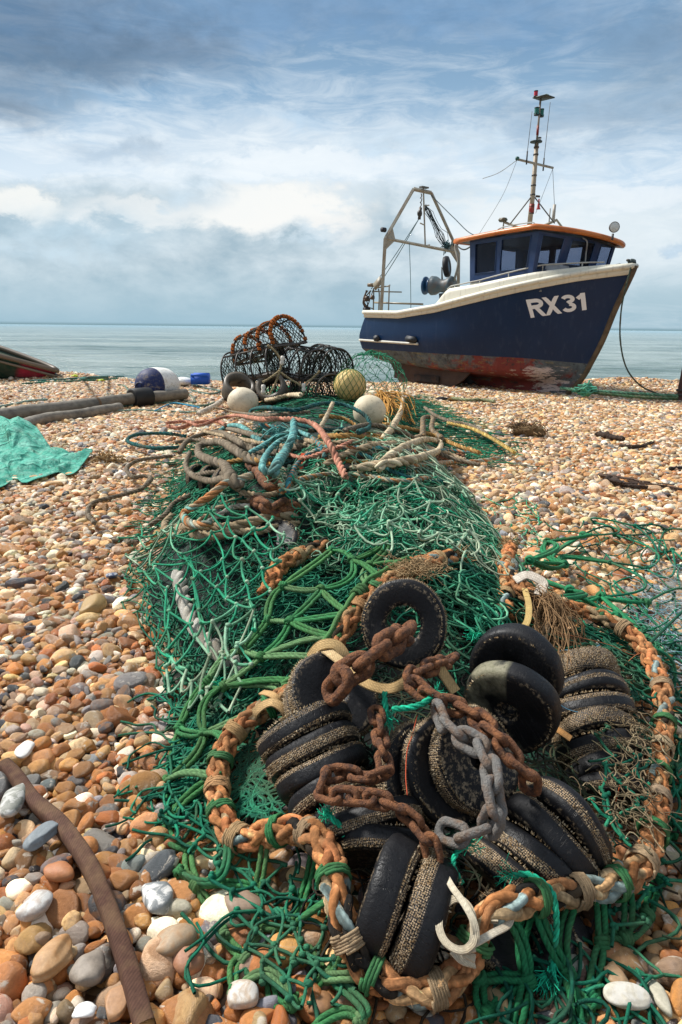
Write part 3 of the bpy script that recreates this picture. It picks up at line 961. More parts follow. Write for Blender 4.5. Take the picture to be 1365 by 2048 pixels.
        for G, wid, tk in ((R_, .80, .2), (X_, .80, .2), (T_, .66, .19), (O_, .5, .2)):
            for st_ in G:
                p = np.array(st_, float)
                if len(p) == 2: p = p[0] + (p[1] - p[0]) * np.linspace(0, 1, 9)[:, None]
                t = np.gradient(p, axis=0); t /= np.linalg.norm(t, axis=1, keepdims=True)
                nrm = np.stack([-t[:, 1], t[:, 0]], 1) * np.array([1.0, 1.0])
                A = p + nrm * tk / 2; B = p - nrm * tk / 2
                A[:, 1] = np.clip(A[:, 1], 0, 1); B[:, 1] = np.clip(B[:, 1], 0, 1)
                if len(st_) == 2 and abs(t[0, 0]) > .2 and G is not O_:       # square off slanted feet
                    for Q in (A, B):
                        s_ = t[0, 0] / t[0, 1]; w0 = np.linspace(st_[0][1], st_[1][1], len(Q))
                        Q[:, 0] += (w0 - Q[:, 1]) * s_; Q[:, 1] = w0
                for Q in (A, B): Q[:, 0] += off
                k += 1
                mb.add(np.stack([place(A, .0006 * k), place(B, .0006 * k)], 1).reshape(-1, 3), grid_faces(len(A), 2, False))
            off += wid
        m = simple_mat('white registration paint', (.74, .74, .74), .5)
        o = part(mb, 'registration', m)
        o['label'] = 'white letters RX31 painted on the bow'
    letters()

    # ---- wheelhouse
    ring_t = [(-1.62, -.82, 2.82), (-.02, -.84, 2.84), (.30, -.42, 2.76), (.50, .2, 2.71), (.60, .56, 2.66), (-.10, .86, 2.80), (-1.62, .82, 2.80)]
    ring_b = [(-1.58, -.80, 2.06), (-.14, -.80, 2.10), (.10, -.38, 2.12), (.36, .2, 2.14), (.50, .52, 2.16), (-.14, .82, 2.1), (-1.58, .80, 2.06)]
    wh = MB(); panes = []
    ring_t = np.array(ring_t); ring_b = np.array(ring_b)
    NW = len(ring_t)
    # windows per wall as fractions (u0,u1,v0,v1), v from the bottom
    wins = {0: [(.085, .415, .20, .90), (.49, .90, .20, .93)], 1: [(.13, .86, .16, .93)], 2: [(.12, .88, .16, .93)], 3: [(.16, .84, .22, .92)],
            4: [(.1, .9, .2, .92)], 5: [(.1, .5, .2, .9), (.58, .92, .2, .9)], 6: [(.15, .45, .3, .9)]}
    fr_out = MB()

    def P(i, u, v, off=0.0):
        j = (i + 1) % NW
        a = ring_b[i] * (1 - u) + ring_b[j] * u; b = ring_t[i] * (1 - u) + ring_t[j] * u
        p = a * (1 - v) + b * v
        d = ring_b[j] - ring_b[i]; nrm = np.array([d[1], -d[0], 0]); nrm /= np.linalg.norm(nrm)
        return p + nrm * off
    th = .035
    for i in range(NW):
        us = sorted({0, 1, *[w[0] for w in wins[i]], *[w[1] for w in wins[i]]})
        for a, b in zip(us[:-1], us[1:]):
            w = [w for w in wins[i] if w[0] <= a + 1e-6 and w[1] >= b - 1e-6]
            segs = [(0, 1)] if not w else [(0, w[0][2]), (w[0][3], 1)]
            for v0, v1 in segs:
                q = [P(i, a, v0), P(i, b, v0), P(i, b, v1), P(i, a, v1)]; qi = [P(i, a, v0, -th), P(i, b, v0, -th), P(i, b, v1, -th), P(i, a, v1, -th)]
                wh.add(np.array(q + qi), [[0, 1, 2, 3], [7, 6, 5, 4], [0, 4, 5, 1], [1, 5, 6, 2], [2, 6, 7, 3], [3, 7, 4, 0]], (.010, .036, .115))
        for (u0, u1, v0, v1) in wins[i]:
            panes.append((i, u0, u1, v0, v1))
    # coaming under the windows
    house = part(wh, 'wheelhouse', M_BLUE, smooth=False)
    for (i, u0, u1, v0, v1) in panes:
        mb = MB()
        q = [P(i, u0, v0, -.02), P(i, u1, v0, -.02), P(i, u1, v1, -.02), P(i, u0, v1, -.02)]
        qi = [P(i, u0, v0, -.026), P(i, u1, v0, -.026), P(i, u1, v1, -.026), P(i, u0, v1, -.026)]
        mb.add(np.array(q + qi), [[0, 1, 2, 3], [7, 6, 5, 4]])
        part(mb, 'window_pane', M_GL, house, smooth=False)
        mb = MB()
        L = [P(i, u0, v0, .004), P(i, u1, v0, .004), P(i, u1, v1, .004), P(i, u0, v1, .004)]
        tube(mb, L, .011, 4, (.03, .07, .17), closed=True); part(mb, 'window_frame', M_BLUE, house)
    # inside: console, seat back and a board
    mb = MB(); box(mb, (.0, -.1, 2.15), .4, 1.0, .35, (.4, .42, .45), bev=.03); box(mb, (-.9, .3, 2.2), .08, .5, .5, (.10, .14, .3), bev=.02)
    box(mb, (-.75, 0, 1.86), 1.6, 1.5, .03, (.2, .2, .2)); part(mb, 'console', M_PAINT, house)
    # roof: cambered slab with orange edge moulding
    rt = [(-1.93, -.90, 2.83), (-1.0, -.93, 2.88), (-.02, -.96, 2.905), (.28, -.66, 2.86), (.50, -.32, 2.81), (.68, .05, 2.745), (.78, .38, 2.68), (.66, .66, 2.66), (.2, .92, 2.74), (-.6, .96, 2.82), (-1.93, .90, 2.80)]
    loop = spline(rt[2:9], n=40)
    edge = np.concatenate([spline([rt[0], rt[1], rt[2]], n=14)[:-1], loop, spline([rt[9], rt[10]], n=12)])
    n = len(edge); ctr = np.array([-.6, 0, 0])
    mb = MB(); rings = []
    for f, dz in ((1.0, -.03), (.97, -.035), (.93, -.035)): rings.append(np.stack([ctr[0] + (edge[:, 0] - ctr[0]) * f, edge[:, 1] * f, edge[:, 2] + dz], 1))
    under = rings[-1]
    V = np.concatenate([under, [[ctr[0], 0, 2.80]]]); i = np.arange(n)
    mb.add(V, np.stack([(i + 1) % n, i, np.full(n, n)], 1), (.05, .045, .04))
    up_r = [np.stack([ctr[0] + (edge[:, 0] - ctr[0]) * f, edge[:, 1] * f, edge[:, 2] + dz], 1) for f, dz in ((.985, .035), (.9, .05), (.6, .085), (.3, .10))]
    V = np.concatenate(up_r + [[[ctr[0], 0, 2.98]]])
    mb.add(V[:-1], grid_faces(4, n), (.55, .53, .46))
    mb.add(V, np.stack([3 * n + i, 3 * n + (i + 1) % n, np.full(n, 4 * n)], 1), (.55, .53, .46))
    roof = part(mb, 'roof', M_PAINT, house)
    mb = MB(); tube(mb, edge, .042, 8, closed=True, flat=1.15); part(mb, 'roof_edge', M_ORNG, roof)
    mb = MB(); tube(mb, spline([(-1.2, -.55, 2.93), (-1.18, -.55, 3.0), (-.9, -.6, 3.03), (-.35, -.62, 3.03), (-.3, -.62, 2.95)], n=24), .011, 6, (.3, .3, .28)); part(mb, 'grab_rail', M_METAL, roof)
    # wiper on the front window
    mb = MB(); tube(mb, spline([(.40, -.18, 2.75), (.47, -.14, 2.68), (.43, -.08, 2.50), (.42, -.06, 2.35)], n=16), .014, 6, (.35, .36, .36)); part(mb, 'wiper', M_METAL, house)
    # lamp on the roof edge
    lampt = np.array([.80, .1, 2.70])
    mb = MB(); tube(mb, [lampt, lampt + [0, 0, .10]], .02, 8, (.1, .1, .1))
    lathe(mb, [(.0, -.06), (.05, -.05), (.075, -.02), (.09, .03), (.09, .045), (.08, .05)], 24, (.08, .08, .08), axis=(.75, -.62, .0), center=lampt + [0, 0, .2])
    lamp = part(mb, 'searchlight', M_METAL)
    mb = MB(); lathe(mb, [(.0, .065), (.05, .06), (.082, .045)], 24, (.62, .64, .62), axis=(.75, -.62, .0), center=lampt + [0, 0, .2]); part(mb, 'lens', simple_mat('lamp lens', (.62, .64, .60), .15), lamp)

    # ---- mast
    mx = -.87
    mb = MB(); tube(mb, [(mx - .03, 0, 2.92), (mx, 0, 3.6), (mx, 0, 4.48)], [.048, .045, .038], 10, (.36, .29, .20)); 
    tube(mb, [(mx, 0, 4.47), (mx + .01, 0, 5.22)], [.020, .018], 8, (.30, .25, .20))
    for z in (3.3, 3.42, 3.62, 3.78, 3.95, 4.3, 4.42): tube(mb, [(mx, 0, z - .012), (mx, 0, z + .012)], .05, 10, (.05, .045, .04))
    tube(mb, [(mx, 0, 3.30), (mx, 0, 3.46)], .05, 10, (.30, .03, .025)); tube(mb, [(mx, 0, 4.62), (mx, 0, 4.78)], .023, 8, (.28, .03, .03))
    mast = part(mb, 'mast', M_METAL)
    mb = MB(); tube(mb, [(mx - .06, -.46, 4.17), (mx + .06, .46, 4.13)], .022, 8, (.36, .34, .28)); box(mb, (mx - .055, -.45, 4.18), .05, .07, .06, (.04, .14, .12), bev=.01); part(mb, 'crosstree', M_METAL, mast)
    for y, z0, z1 in ((-.25, 4.10, 4.96), (.25, 4.06, 5.2)):
        mb = MB(); tube(mb, [(mx, y, z0), (mx, y, z0 + .22)], .013, 6, (.04, .04, .04)); tube(mb, [(mx, y, z0 + .2), (mx + .03, y + .01, z1)], .0055, 5, (.12, .12, .12)); part(mb, 'aerial', M_PLAIN, mast)
    mb = MB(); box(mb, (mx + .06, .02, 5.22), .30, .26, .02, (.06, .07, .06), rot=(0, .05, 0), bev=.005); box(mb, (mx + .06, .08, 5.255), .12, .11, .05, (.32, .42, .36), bev=.02); part(mb, 'mast_head', M_PLAIN, mast)
    def nav(x, y, z, c, r=.038, h=.10):
        mb = MB(); lathe(mb, [(0, 0), (r, 0), (r, .015), (r * .8, .016), (r * .8, h - .016), (r, h - .015), (r, h), (0, h + .01)], 14, (.02, .03, .03), center=(x, y, z))
        l = part(mb, 'navigation_light', M_PLAIN, mast)
        mb = MB(); lathe(mb, [(r * .92, .013), (r * .92, h - .013)], 14, c, center=(x, y, z)); mb.build('navigation_lens', M_PLAIN, mast)
    nav(mx - .04, -.08, 5.235, (.5, .02, .05)); nav(mx, -.07, 4.93, (.02, .16, .13), .045, .13); nav(mx, .07, 4.93, (.02, .16, .13), .045, .13); nav(mx + .02, .05, 4.51, (.6, .6, .55), .03, .08)
    mb = MB(); lathe(mb, [(0, 0), (.11, 0), (.11, .018), (0, .02)], 16, (.03, .05, .05), center=(mx, -.02, 4.50)); part(mb, 'light_bracket', M_PLAIN, mast); mb = MB(); box(mb, (mx, 0, 4.96), .06, .22, .02, (.03, .05, .05)); part(mb, 'light_bracket', M_PLAIN, mast)
    mb = MB()
    tube(mb, [(mx, 0, 3.62), (-1.0, -.42, 3.10)], .012, 6, (.12, .12, .11)); tube(mb, [(mx, 0, 3.62), (-.55, .3, 3.12)], .012, 6, (.12, .12, .11))
    tube(mb, [(mx + .03, .06, 3.6), (mx + .05, .14, 3.6)], .02, 6, (.03, .04, .04)); part(mb, 'mast_stay', M_METAL, mast)
    mb = MB(); lathe(mb, [(.012, .18), (.016, .1), (.03, .02), (.045, 0)], 12, (.42, .03, .03), center=(mx + .05, .13, 3.38)); part(mb, 'horn', M_PLAIN, mast)
    mb = MB()
    for pl in ([(-1.1, -.5, 2.95), (-1.1, -.5, 3.13), (mx, -.05, 2.98)], [(mx, .0, 2.98), (-.62, .45, 3.2), (-.42, .6, 2.9)], [(mx, .0, 3.0), (mx - .35, .1, 2.93)]):
        tube(mb, pl, .026, 4, (.34, .30, .22))
    box(mb, (-1.12, -.5, 3.165), .15, .12, .07, (.03, .07, .06), bev=.02); tube(mb, [(-.66, .40, 3.15), (-.66, .40, 3.47)], .030, 10, (.42, .38, .32)); tube(mb, [(-.70, .33, 3.0), (-.70, .33, 3.40)], .012, 6, (.3, .3, .28))
    part(mb, 'mast_foot', M_METAL)
    # ---- gantry
    c = (.36, .33, .26); gx = -3.9
    def bar(pl, r, nm='leg'):
        mb = MB()
        for a, b in zip(pl[:-1], pl[1:]): tube(mb, [a, b], r, 4, c)
        return mb
    mb = MB()
    sL = [(-4.10, -.86, 1.45), (-3.97, -.9, 3.06), (-3.86, -.22, 4.10)]; pL = [(-3.40, .88, 1.5), (-3.50, .9, 2.86), (-3.72, .18, 4.05)]
    mb = bar(sL[:2], .05); bar_ = mb; tube(mb, sL[1:], .038, 4, c); tube(mb, pL[:2], .05, 4, c); tube(mb, pL[1:], .038, 4, c)
    tube(mb, [sL[2], pL[2]], .042, 4, c); tube(mb, [sL[1], pL[1]], .032, 4, c)
    for L, o in ((sL, .16), (pL, -.16)):
        b = np.array(L[1])
        for dz, top_ in ((.24, True), (-.22, False)):
            a3 = b + (np.array(L[2]) - b) * .24 if top_ else b + [0, 0, -.24]
            tri = np.array([b, a3, b + (np.array(pL[1]) - np.array(sL[1])) * (.13 if o > 0 else -.13)])
            V = np.concatenate([tri + [-.01, 0, 0], tri + [.01, 0, 0]]); mb.add(V, [[0, 1, 2], [5, 4, 3]], c); 
    gan = part(mb, 'gantry', M_METAL, smooth=False)
    mb = MB(); m0 = np.array([-3.79, -.0, 4.1]); m1 = np.array([-3.72, .06, 2.95])
    tube(mb, [m0 + [0, 0, .04], m1], .024, 4, c)
    for f, d in ((.28, .16), (.62, -.14), (.99, .14)):
        p = m0 + (m1 - m0) * f; tube(mb, [p + [0, 0, .0], p + [0, d, .03]], .014, 4, c)
    box(mb, m0 + [0, .02, .05], .10, .2, .03, (.10, .10, .09)); part(mb, 'gantry_strut', M_METAL, gan, smooth=False)
    for sg, L in ((1, sL), (-1, pL)):
        mb = MB(); b = np.array(L[1]); lathe(mb, [(0, 0), (.05, 0), (.05, .1), (0, .1)], 12, (.02, .02, .025), axis=(0, 1, 0), center=b + [-.02, -.09 if sg > 0 else -.15, .17]); part(mb, 'deck_lamp', M_PLAIN, gan)
    # block, chain and running ropes
    mb = MB(); top_ = np.array([-3.80, -.05, 4.02])
    for k in range(3): tube(mb, spline([top_ + [0, .02 * (k % 2), -.09 * k], top_ + [.02, .0, -.09 * k - .05], top_ + [0, -.02, -.09 * k - .1]], n=6), .012, 5, (.06, .05, .045))
    lathe(mb, [(0, -.03), (.06, -.03), (.065, .0), (.06, .03), (0, .03)], 14, (.05, .045, .04), axis=(1, .3, 0), center=top_ + [0, -.02, -.40]); tube(mb, [top_ + [0, 0, -.28], top_ + [0, -.03, -.52]], .035, 6, (.06, .055, .05)); blk = part(mb, 'block', M_METAL, gan)
    mb = MB(); bl = top_ + [0, -.03, -.5]
    for e in ((-4.62, -.72, 2.05), (-4.25, -.82, 2.1)): tube(mb, spline([bl, (np.array(bl) + np.array(e)) / 2 + [0, 0, -.03], e], n=14), .009, 5, (.10, .17, .19))
    tube(mb, spline([(-3.80, -.35, 3.0), (-3.78, -.3, 2.3), (-3.75, -.28, 1.62)], n=12), .008, 5, (.16, .26, .28))
    tube(mb, spline([(-3.72, .18, 4.0), (-2.9, .05, 3.45), (-2.1, -.2, 3.02), (-1.35, -.4, 2.97)], n=24), .010, 5, (.10, .13, .15))
    tube(mb, spline([(-3.55, .8, 3.05), (-3.0, .5, 2.86), (-2.4, .1, 2.86), (-1.9, -.3, 2.9)], n=20), .016, 5, (.07, .07, .065))
    tube(mb, spline([(mx - .06, -.45, 4.15), (-1.2, -.46, 3.6), (-1.7, -.5, 2.95)], n=16), .005, 4, (.3, .32, .33)); tube(mb, spline([(mx - .06, -.46, 4.15), (-1.2, -.6, 3.97), (-1.5, -.7, 3.9)], n=10), .006, 4, (.35, .36, .36))
    tube(mb, [(mx + .06, .45, 4.13), (-.66, .40, 3.45)], .005, 4, (.12, .12, .12)); tube(mb, [(mx + .06, .45, 4.1), (mx + .06, .05, 3.3)], .005, 4, (.15, .16, .16))
    part(mb, 'rigging', M_TWINE)
    # furled black netting under the gantry
    mb = MB(); a = np.array([-3.78, .08, 3.82]); b = np.array([-3.62, .62, 2.98]); rr = np.random.default_rng(3); P_ = []
    for k in range(14):
        t = np.linspace(0, 1, 8)[:, None]; w = .09 * np.sin(math.pi * t) ** .7 * rr.normal(size=(1, 3)) * [.6, 1, .6] + rr.normal(0, .012, (8, 3)); w[2:5] *= .45
        P_.append(a + (b - a) * t + w + [0, 0, -.03])
    tubes(mb, np.array(P_), .006, 4, (.03, .045, .05)); tubes(mb, np.array([np.stack([b + rr.normal(0, .06, 3) for _ in range(6)]) for _ in range(14)]), .010, 4, (.09, .18, .2)); part(mb, 'hung_netting', M_TWINE, gan)
    # ---- net hauler with wheel
    mb = MB(); hc = np.array([-3.05, -.15, 2.08]); ax = np.array([.62, -.78, .05]); ax /= np.linalg.norm(ax); axl = np.array([-.95, -.30, .05]); axl /= np.linalg.norm(axl)
    lathe(mb, [(0, -.26), (.19, -.26), (.21, -.20), (.14, -.08), (.13, .04), (.19, .14), (.20, .24), (.15, .25), (0, .25)], 24, (.09, .125, .14), axis=axl, center=hc + [.1, 0, 0])
    tube(mb, [hc + [.1, 0, -.15], hc + [.15, .05, -.75]], .06, 8, (.1, .1, .1)); hau = part(mb, 'net_hauler', M_METAL)
    mb = MB(); lathe(mb, [(0, .30), (.17, .29), (.19, .31), (.19, .33), (.0, .34)], 24, (.015, .07, .16), axis=axl, center=hc); lathe(mb, [(.08, .17), (.17, .17), (.15, .24), (.08, .25)], 24, (.012, .06, .14), axis=axl, center=hc); part(mb, 'hauler_drum', M_BLUE, hau)
    mb = MB(); tube(mb, [hc + [.05, .05, .1], hc + [.05, .02, .38], hc + [.15, .1, .18]], .02, 6, (.10, .12, .12)); tube(mb, spline([hc + [.35, .1, .1], hc + [.42, .12, .45], hc + [.30, .14, .75], hc + [.3, .15, .85]], n=14), .025, 6, (.3, .3, .26)); part(mb, 'hauler_arm', M_METAL, hau)
    wc = np.array([-2.98, .0, 2.48])
    mb = MB(); lathe(mb, [(.11, -.05), (.16, -.065), (.205, -.05), (.22, 0), (.205, .05), (.16, .065), (.11, .05)], 28, (.018, .018, .02), axis=(.80, .50, .12), center=wc); whl = part(mb, 'tyre', M_PLAIN, hau)
    mb = MB(); lathe(mb, [(0, -.055), (.03, -.055), (.035, -.03), (.115, -.045)], 24, (.06, .13, .21), axis=(.80, .50, .12), center=wc); lathe(mb, [(.115, .045), (.03, .03), (0, .04)], 24, (.06, .13, .21), axis=(.80, .50, .12), center=wc); part(mb, 'rim', M_BLUE, whl)
    # ---- stern rail, pulleys, plank
    mb = MB()
    for pl in ([(-4.55, -.7, 1.5), (-4.55, -.7, 2.0), (-4.5, -.72, 2.06), (-4.0, -.75, 2.09), (-3.96, -.76, 2.06), (-3.95, -.77, 1.5)], [(-4.55, -.7, 2.0), (-4.6, .2, 2.02)], [(-4.3, -.76, 1.5), (-4.33, -.72, 1.9), (-4.5, -.6, 2.05)]):
        tube(mb, spline(pl, n=30) if len(pl) > 2 else pl, .017, 6, (.27, .25, .2))
    part(mb, 'stern_rail', M_METAL)
    mb = MB(); lathe(mb, [(0, 0), (.13, 0), (.14, .04), (.13, .07), (0, .07)], 16, (.17, .15, .11), center=(-4.55, -.72, 2.1)); box(mb, (-4.30, -.80, 2.16), .28, .03, .16, (.28, .26, .2), rot=(0, -.6, 0)); part(mb, 'stern_roller', M_METAL)
    mb = MB(); rr = np.random.default_rng(5)
    tubes(mb, np.array([spline([(-4.62 + rr.normal(0, .05), -.76 + rr.normal(0, .06), 2.02), (-4.66 + rr.normal(0, .06), -.85 + rr.normal(0, .04), 1.85), (-4.66 + rr.normal(0, .06), -.84 + rr.normal(0, .04), 1.72), (-4.60 + rr.normal(0, .1), -.82, 1.62)], n=10) for _ in range(9)]), .012, 5, (.06, .045, .035))
    lathe(mb, [(0, -.04), (.06, -.04), (.06, .04), (0, .04)], 12, (.05, .03, .02), axis=(1, .4, 0), center=(-4.60, -.85, 1.84)); lathe(mb, [(0, -.03), (.05, -.03), (.05, .03), (0, .03)], 12, (.02, .02, .02), axis=(1, .4, 0), center=(-4.42, -.84, 1.86)); part(mb, 'hanging_tackle', M_METAL)
    mb = MB(); box(mb, (-4.1, -.35, 1.74), 1.3, .12, .04, (.30, .25, .17), rot=(0, .04, .2), bev=.006); part(mb, 'deck_plank', M_PAINT)
    # ---- foredeck rail
    mb = MB()
    kk = np.arange(k0 + 3, NS - 4); Pp = hi[kk - k0] + np.stack([0 * kk, .05 + 0 * kk, np.interp(kk, [k0 + 3, k0 + 12, NS - 14, NS - 5], [.04, .07, .11, .05])], 1)
    Pp[:, 1] = np.minimum(Pp[:, 1], -.02)
    tube(mb, Pp, .013, 6, (.42, .42, .38)); Pq = Pp * [1, -1, 1]; tube(mb, Pq, .013, 6, (.42, .42, .38))
    for k in range(2, len(Pp) - 1, 6): 
        tube(mb, [Pp[k], Pp[k] - [0, 0, .12]], .011, 5, (.42, .42, .38)); tube(mb, [Pq[k], Pq[k] - [0, 0, .12]], .011, 5, (.42, .42, .38))
    part(mb, 'foredeck_rail', M_METAL)
    mb = MB(); box(mb, (.15, -.10, 2.20), .34, .25, .10, (.62, .64, .60), bev=.02); part(mb, 'deck_hatch', M_PAINT)
    # coaming the wheelhouse stands on
    mb = MB(); pr = np.array(ring_b); pr2 = pr * [1.0, .99, 1] ; 
    V = np.concatenate([pr2 + [0, 0, .03], pr2 - [0, .0, .12]]); mb.add(V, [[i, i + NW, (i + 1) % NW + NW, (i + 1) % NW] for i in range(NW)], (.55, .52, .43)); part(mb, 'coaming', M_PAINT, smooth=False)
    return root
BOAT = build_boat()

# ------------------------------------------------------------------ fishing gear: builders
def on_heap(pts, lift=0.0, extra=0.0, fn=None):
    """photograph points -> points lying on the heap; a third value lifts the point further"""
    out = []
    for p in pts:
        out.append(surf(p[0], p[1], lift + (p[2] if len(p) > 2 else 0.0), fn))
    return np.array(out)


def settle(P, r, fn=None, gap=0.0):
    z = (fn or top_z)(P[:, 0], P[:, 1]) + r * .55 + gap
    P = P.copy(); P[:, 2] = np.maximum(P[:, 2], z)
    return P


def colour_run(n, cols, weights, rg, lo=3, hi=9):
    """piecewise colours along a strand"""
    out = np.zeros((n, 3)); i = 0
    w = np.array(weights, float); w /= w.sum()
    while i < n:
        k = rg.integers(lo, hi); c = np.array(cols[rg.choice(len(cols), p=w)]) * rg.uniform(.8, 1.2)
        out[i:i + k] = c; i += k
    return out


def fibres(mb, P, r, n, length, col, rg, wid=.0006):
    """stray fibres standing off a rope"""
    i = rg.integers(0, len(P) - 1, n)
    d = rg.normal(size=(n, 3)); d /= np.linalg.norm(d, axis=1, keepdims=True)
    base = P[i] + (P[i + 1] - P[i]) * rg.random((n, 1)) + d * r * .9
    tip = base + (d + .6 * rg.normal(size=(n, 3))) * (length * rg.uniform(.3, 1, (n, 1)))
    s = np.cross(d, rg.normal(size=(n, 3))); s /= np.maximum(np.linalg.norm(s, axis=1, keepdims=True), 1e-6)
    V = np.stack([base - s * wid, base + s * wid, tip], 1).reshape(-1, 3)
    F = np.arange(n * 3).reshape(-1, 3)
    mb.add(V, F, np.asarray(col) * 1.0)


def laid_rope(mb, P, r, cols, seed=0, strands=3, pitch=7.0, k=6, fuzz=1.0, weights=None, runs=False):
    """three-strand laid rope as real twisted strands"""
    rg = np.random.default_rng(seed)
    L = np.linalg.norm(np.diff(P, axis=0), axis=1).sum()
    step = max(r * pitch / 9, .003)
    P = spline(P, step=step)
    T, Nn, B = frames(P)
    n = len(P); s = np.linspace(0, L, n)
    wob = 1 + .06 * np.sin(s * 19 + seed) + .04 * rg.normal(size=n)
    for j in range(strands):
        a = 2 * math.pi * s / (r * pitch) + 2 * math.pi * j / strands
        ro = r * (.52 if strands == 3 else .6)
        Q = P + ro * wob[:, None] * (np.cos(a)[:, None] * Nn + np.sin(a)[:, None] * B)
        c = cols[j % len(cols)]
        if runs: cc = colour_run(n, cols, weights or [1] * len(cols), rg, 8, 26)
        else: cc = np.tile(np.array(c, float), (n, 1)) * rg.uniform(.88, 1.12)
        cc = cc * (1 + .10 * rg.normal(size=(n, 1)))
        tube(mb, Q, r * (.53 if strands == 3 else .46) * wob, k, np.clip(cc, .005, 1), streak=.22)
    if fuzz > 0: fibres(mb, P, r, int(L / .004 * fuzz * .35), r * .9, np.array(cols[0]) * 1.15, rg, max(.0005, r * .02))
    return P


def plaited_rope(mb, P, r, seed=0, closed=False, cols=None, w=None, fuzz=1.0):
    """eight-strand plaited rope, four strands each way, woven over and under"""
    rg = np.random.default_rng(seed)
    cols = cols or [(.44, .185, .07), (.50, .225, .095), (.45, .27, .13), (.48, .34, .19), (.24, .31, .29), (.02, .018, .016), (.53, .20, .08)]
    w = w or [7, 6, 2.5, 1.8, 1.8, 1.4, 4]
    L = np.linalg.norm(np.diff(P, axis=0), axis=1).sum()
    P = spline(P, step=r * .16)
    T, Nn, B = frames(P)
    n = len(P); s = np.linspace(0, L, n)
    om = 2 * math.pi / (r * 10.5)
    irr = 1 + .07 * np.interp(s, np.linspace(0, L, max(4, int(L / .05))), rg.normal(size=max(4, int(L / .05))))
    for dr in (1, -1):
        for j in range(4):
            a = dr * om * s + j * math.pi / 2
            rad = r * irr * (.66 + dr * .13 * np.cos(4 * om * s))
            Q = P + rad[:, None] * (np.cos(a)[:, None] * Nn + np.sin(a)[:, None] * B)
            cc = colour_run(n, cols, w, rg, 14, 46)
            cc = cc * (1 + .16 * rg.normal(size=(n, 1)))
            tube(mb, Q, r * .36 * irr * (1 + .07 * rg.normal(size=n)), 10, np.clip(cc, .004, 1), streak=.34)
    mb_core = r * .5
    tube(mb, P, mb_core, 6, (.25, .13, .06))
    if fuzz:
        fibres(mb, P, r, int(L / .0011 * fuzz), r * .42, (.55, .33, .17), rg, .0005)
    return P


def seizing(mb, P, i, r, w, col, turns=5, seed=0):
    """whipping wound round a rope at index i"""
    rg = np.random.default_rng(seed)
    T, Nn, B = frames(P)
    m = turns * 12
    a = np.linspace(0, turns * 2 * math.pi, m)
    off = np.linspace(-w / 2, w / 2, m)
    C = P[i] + off[:, None] * T[i]
    Q = C + (r * (1 + .03 * rg.normal(size=m)))[:, None] * (np.cos(a)[:, None] * Nn[i] + np.sin(a)[:, None] * B[i])
    tube(mb, Q, w / turns * .62, 5, np.clip(np.array(col) * (1 + .12 * rg.normal(size=(m, 1))), .01, 1))


def knots(mb, C, r, col):
    """twine knots: three little lobes each"""
    C = np.asarray(C).reshape(-1, 3); n = len(C)
    if n == 0: return
    r = np.broadcast_to(np.asarray(r, float), (n,))
    c = np.asarray(col, float)
    for k in range(2):
        d = RNG.normal(size=(n, 3)) * .45
        blobs(mb, C + d * r[:, None], r * RNG.uniform(.75, 1.1, n), c, 1, .3)


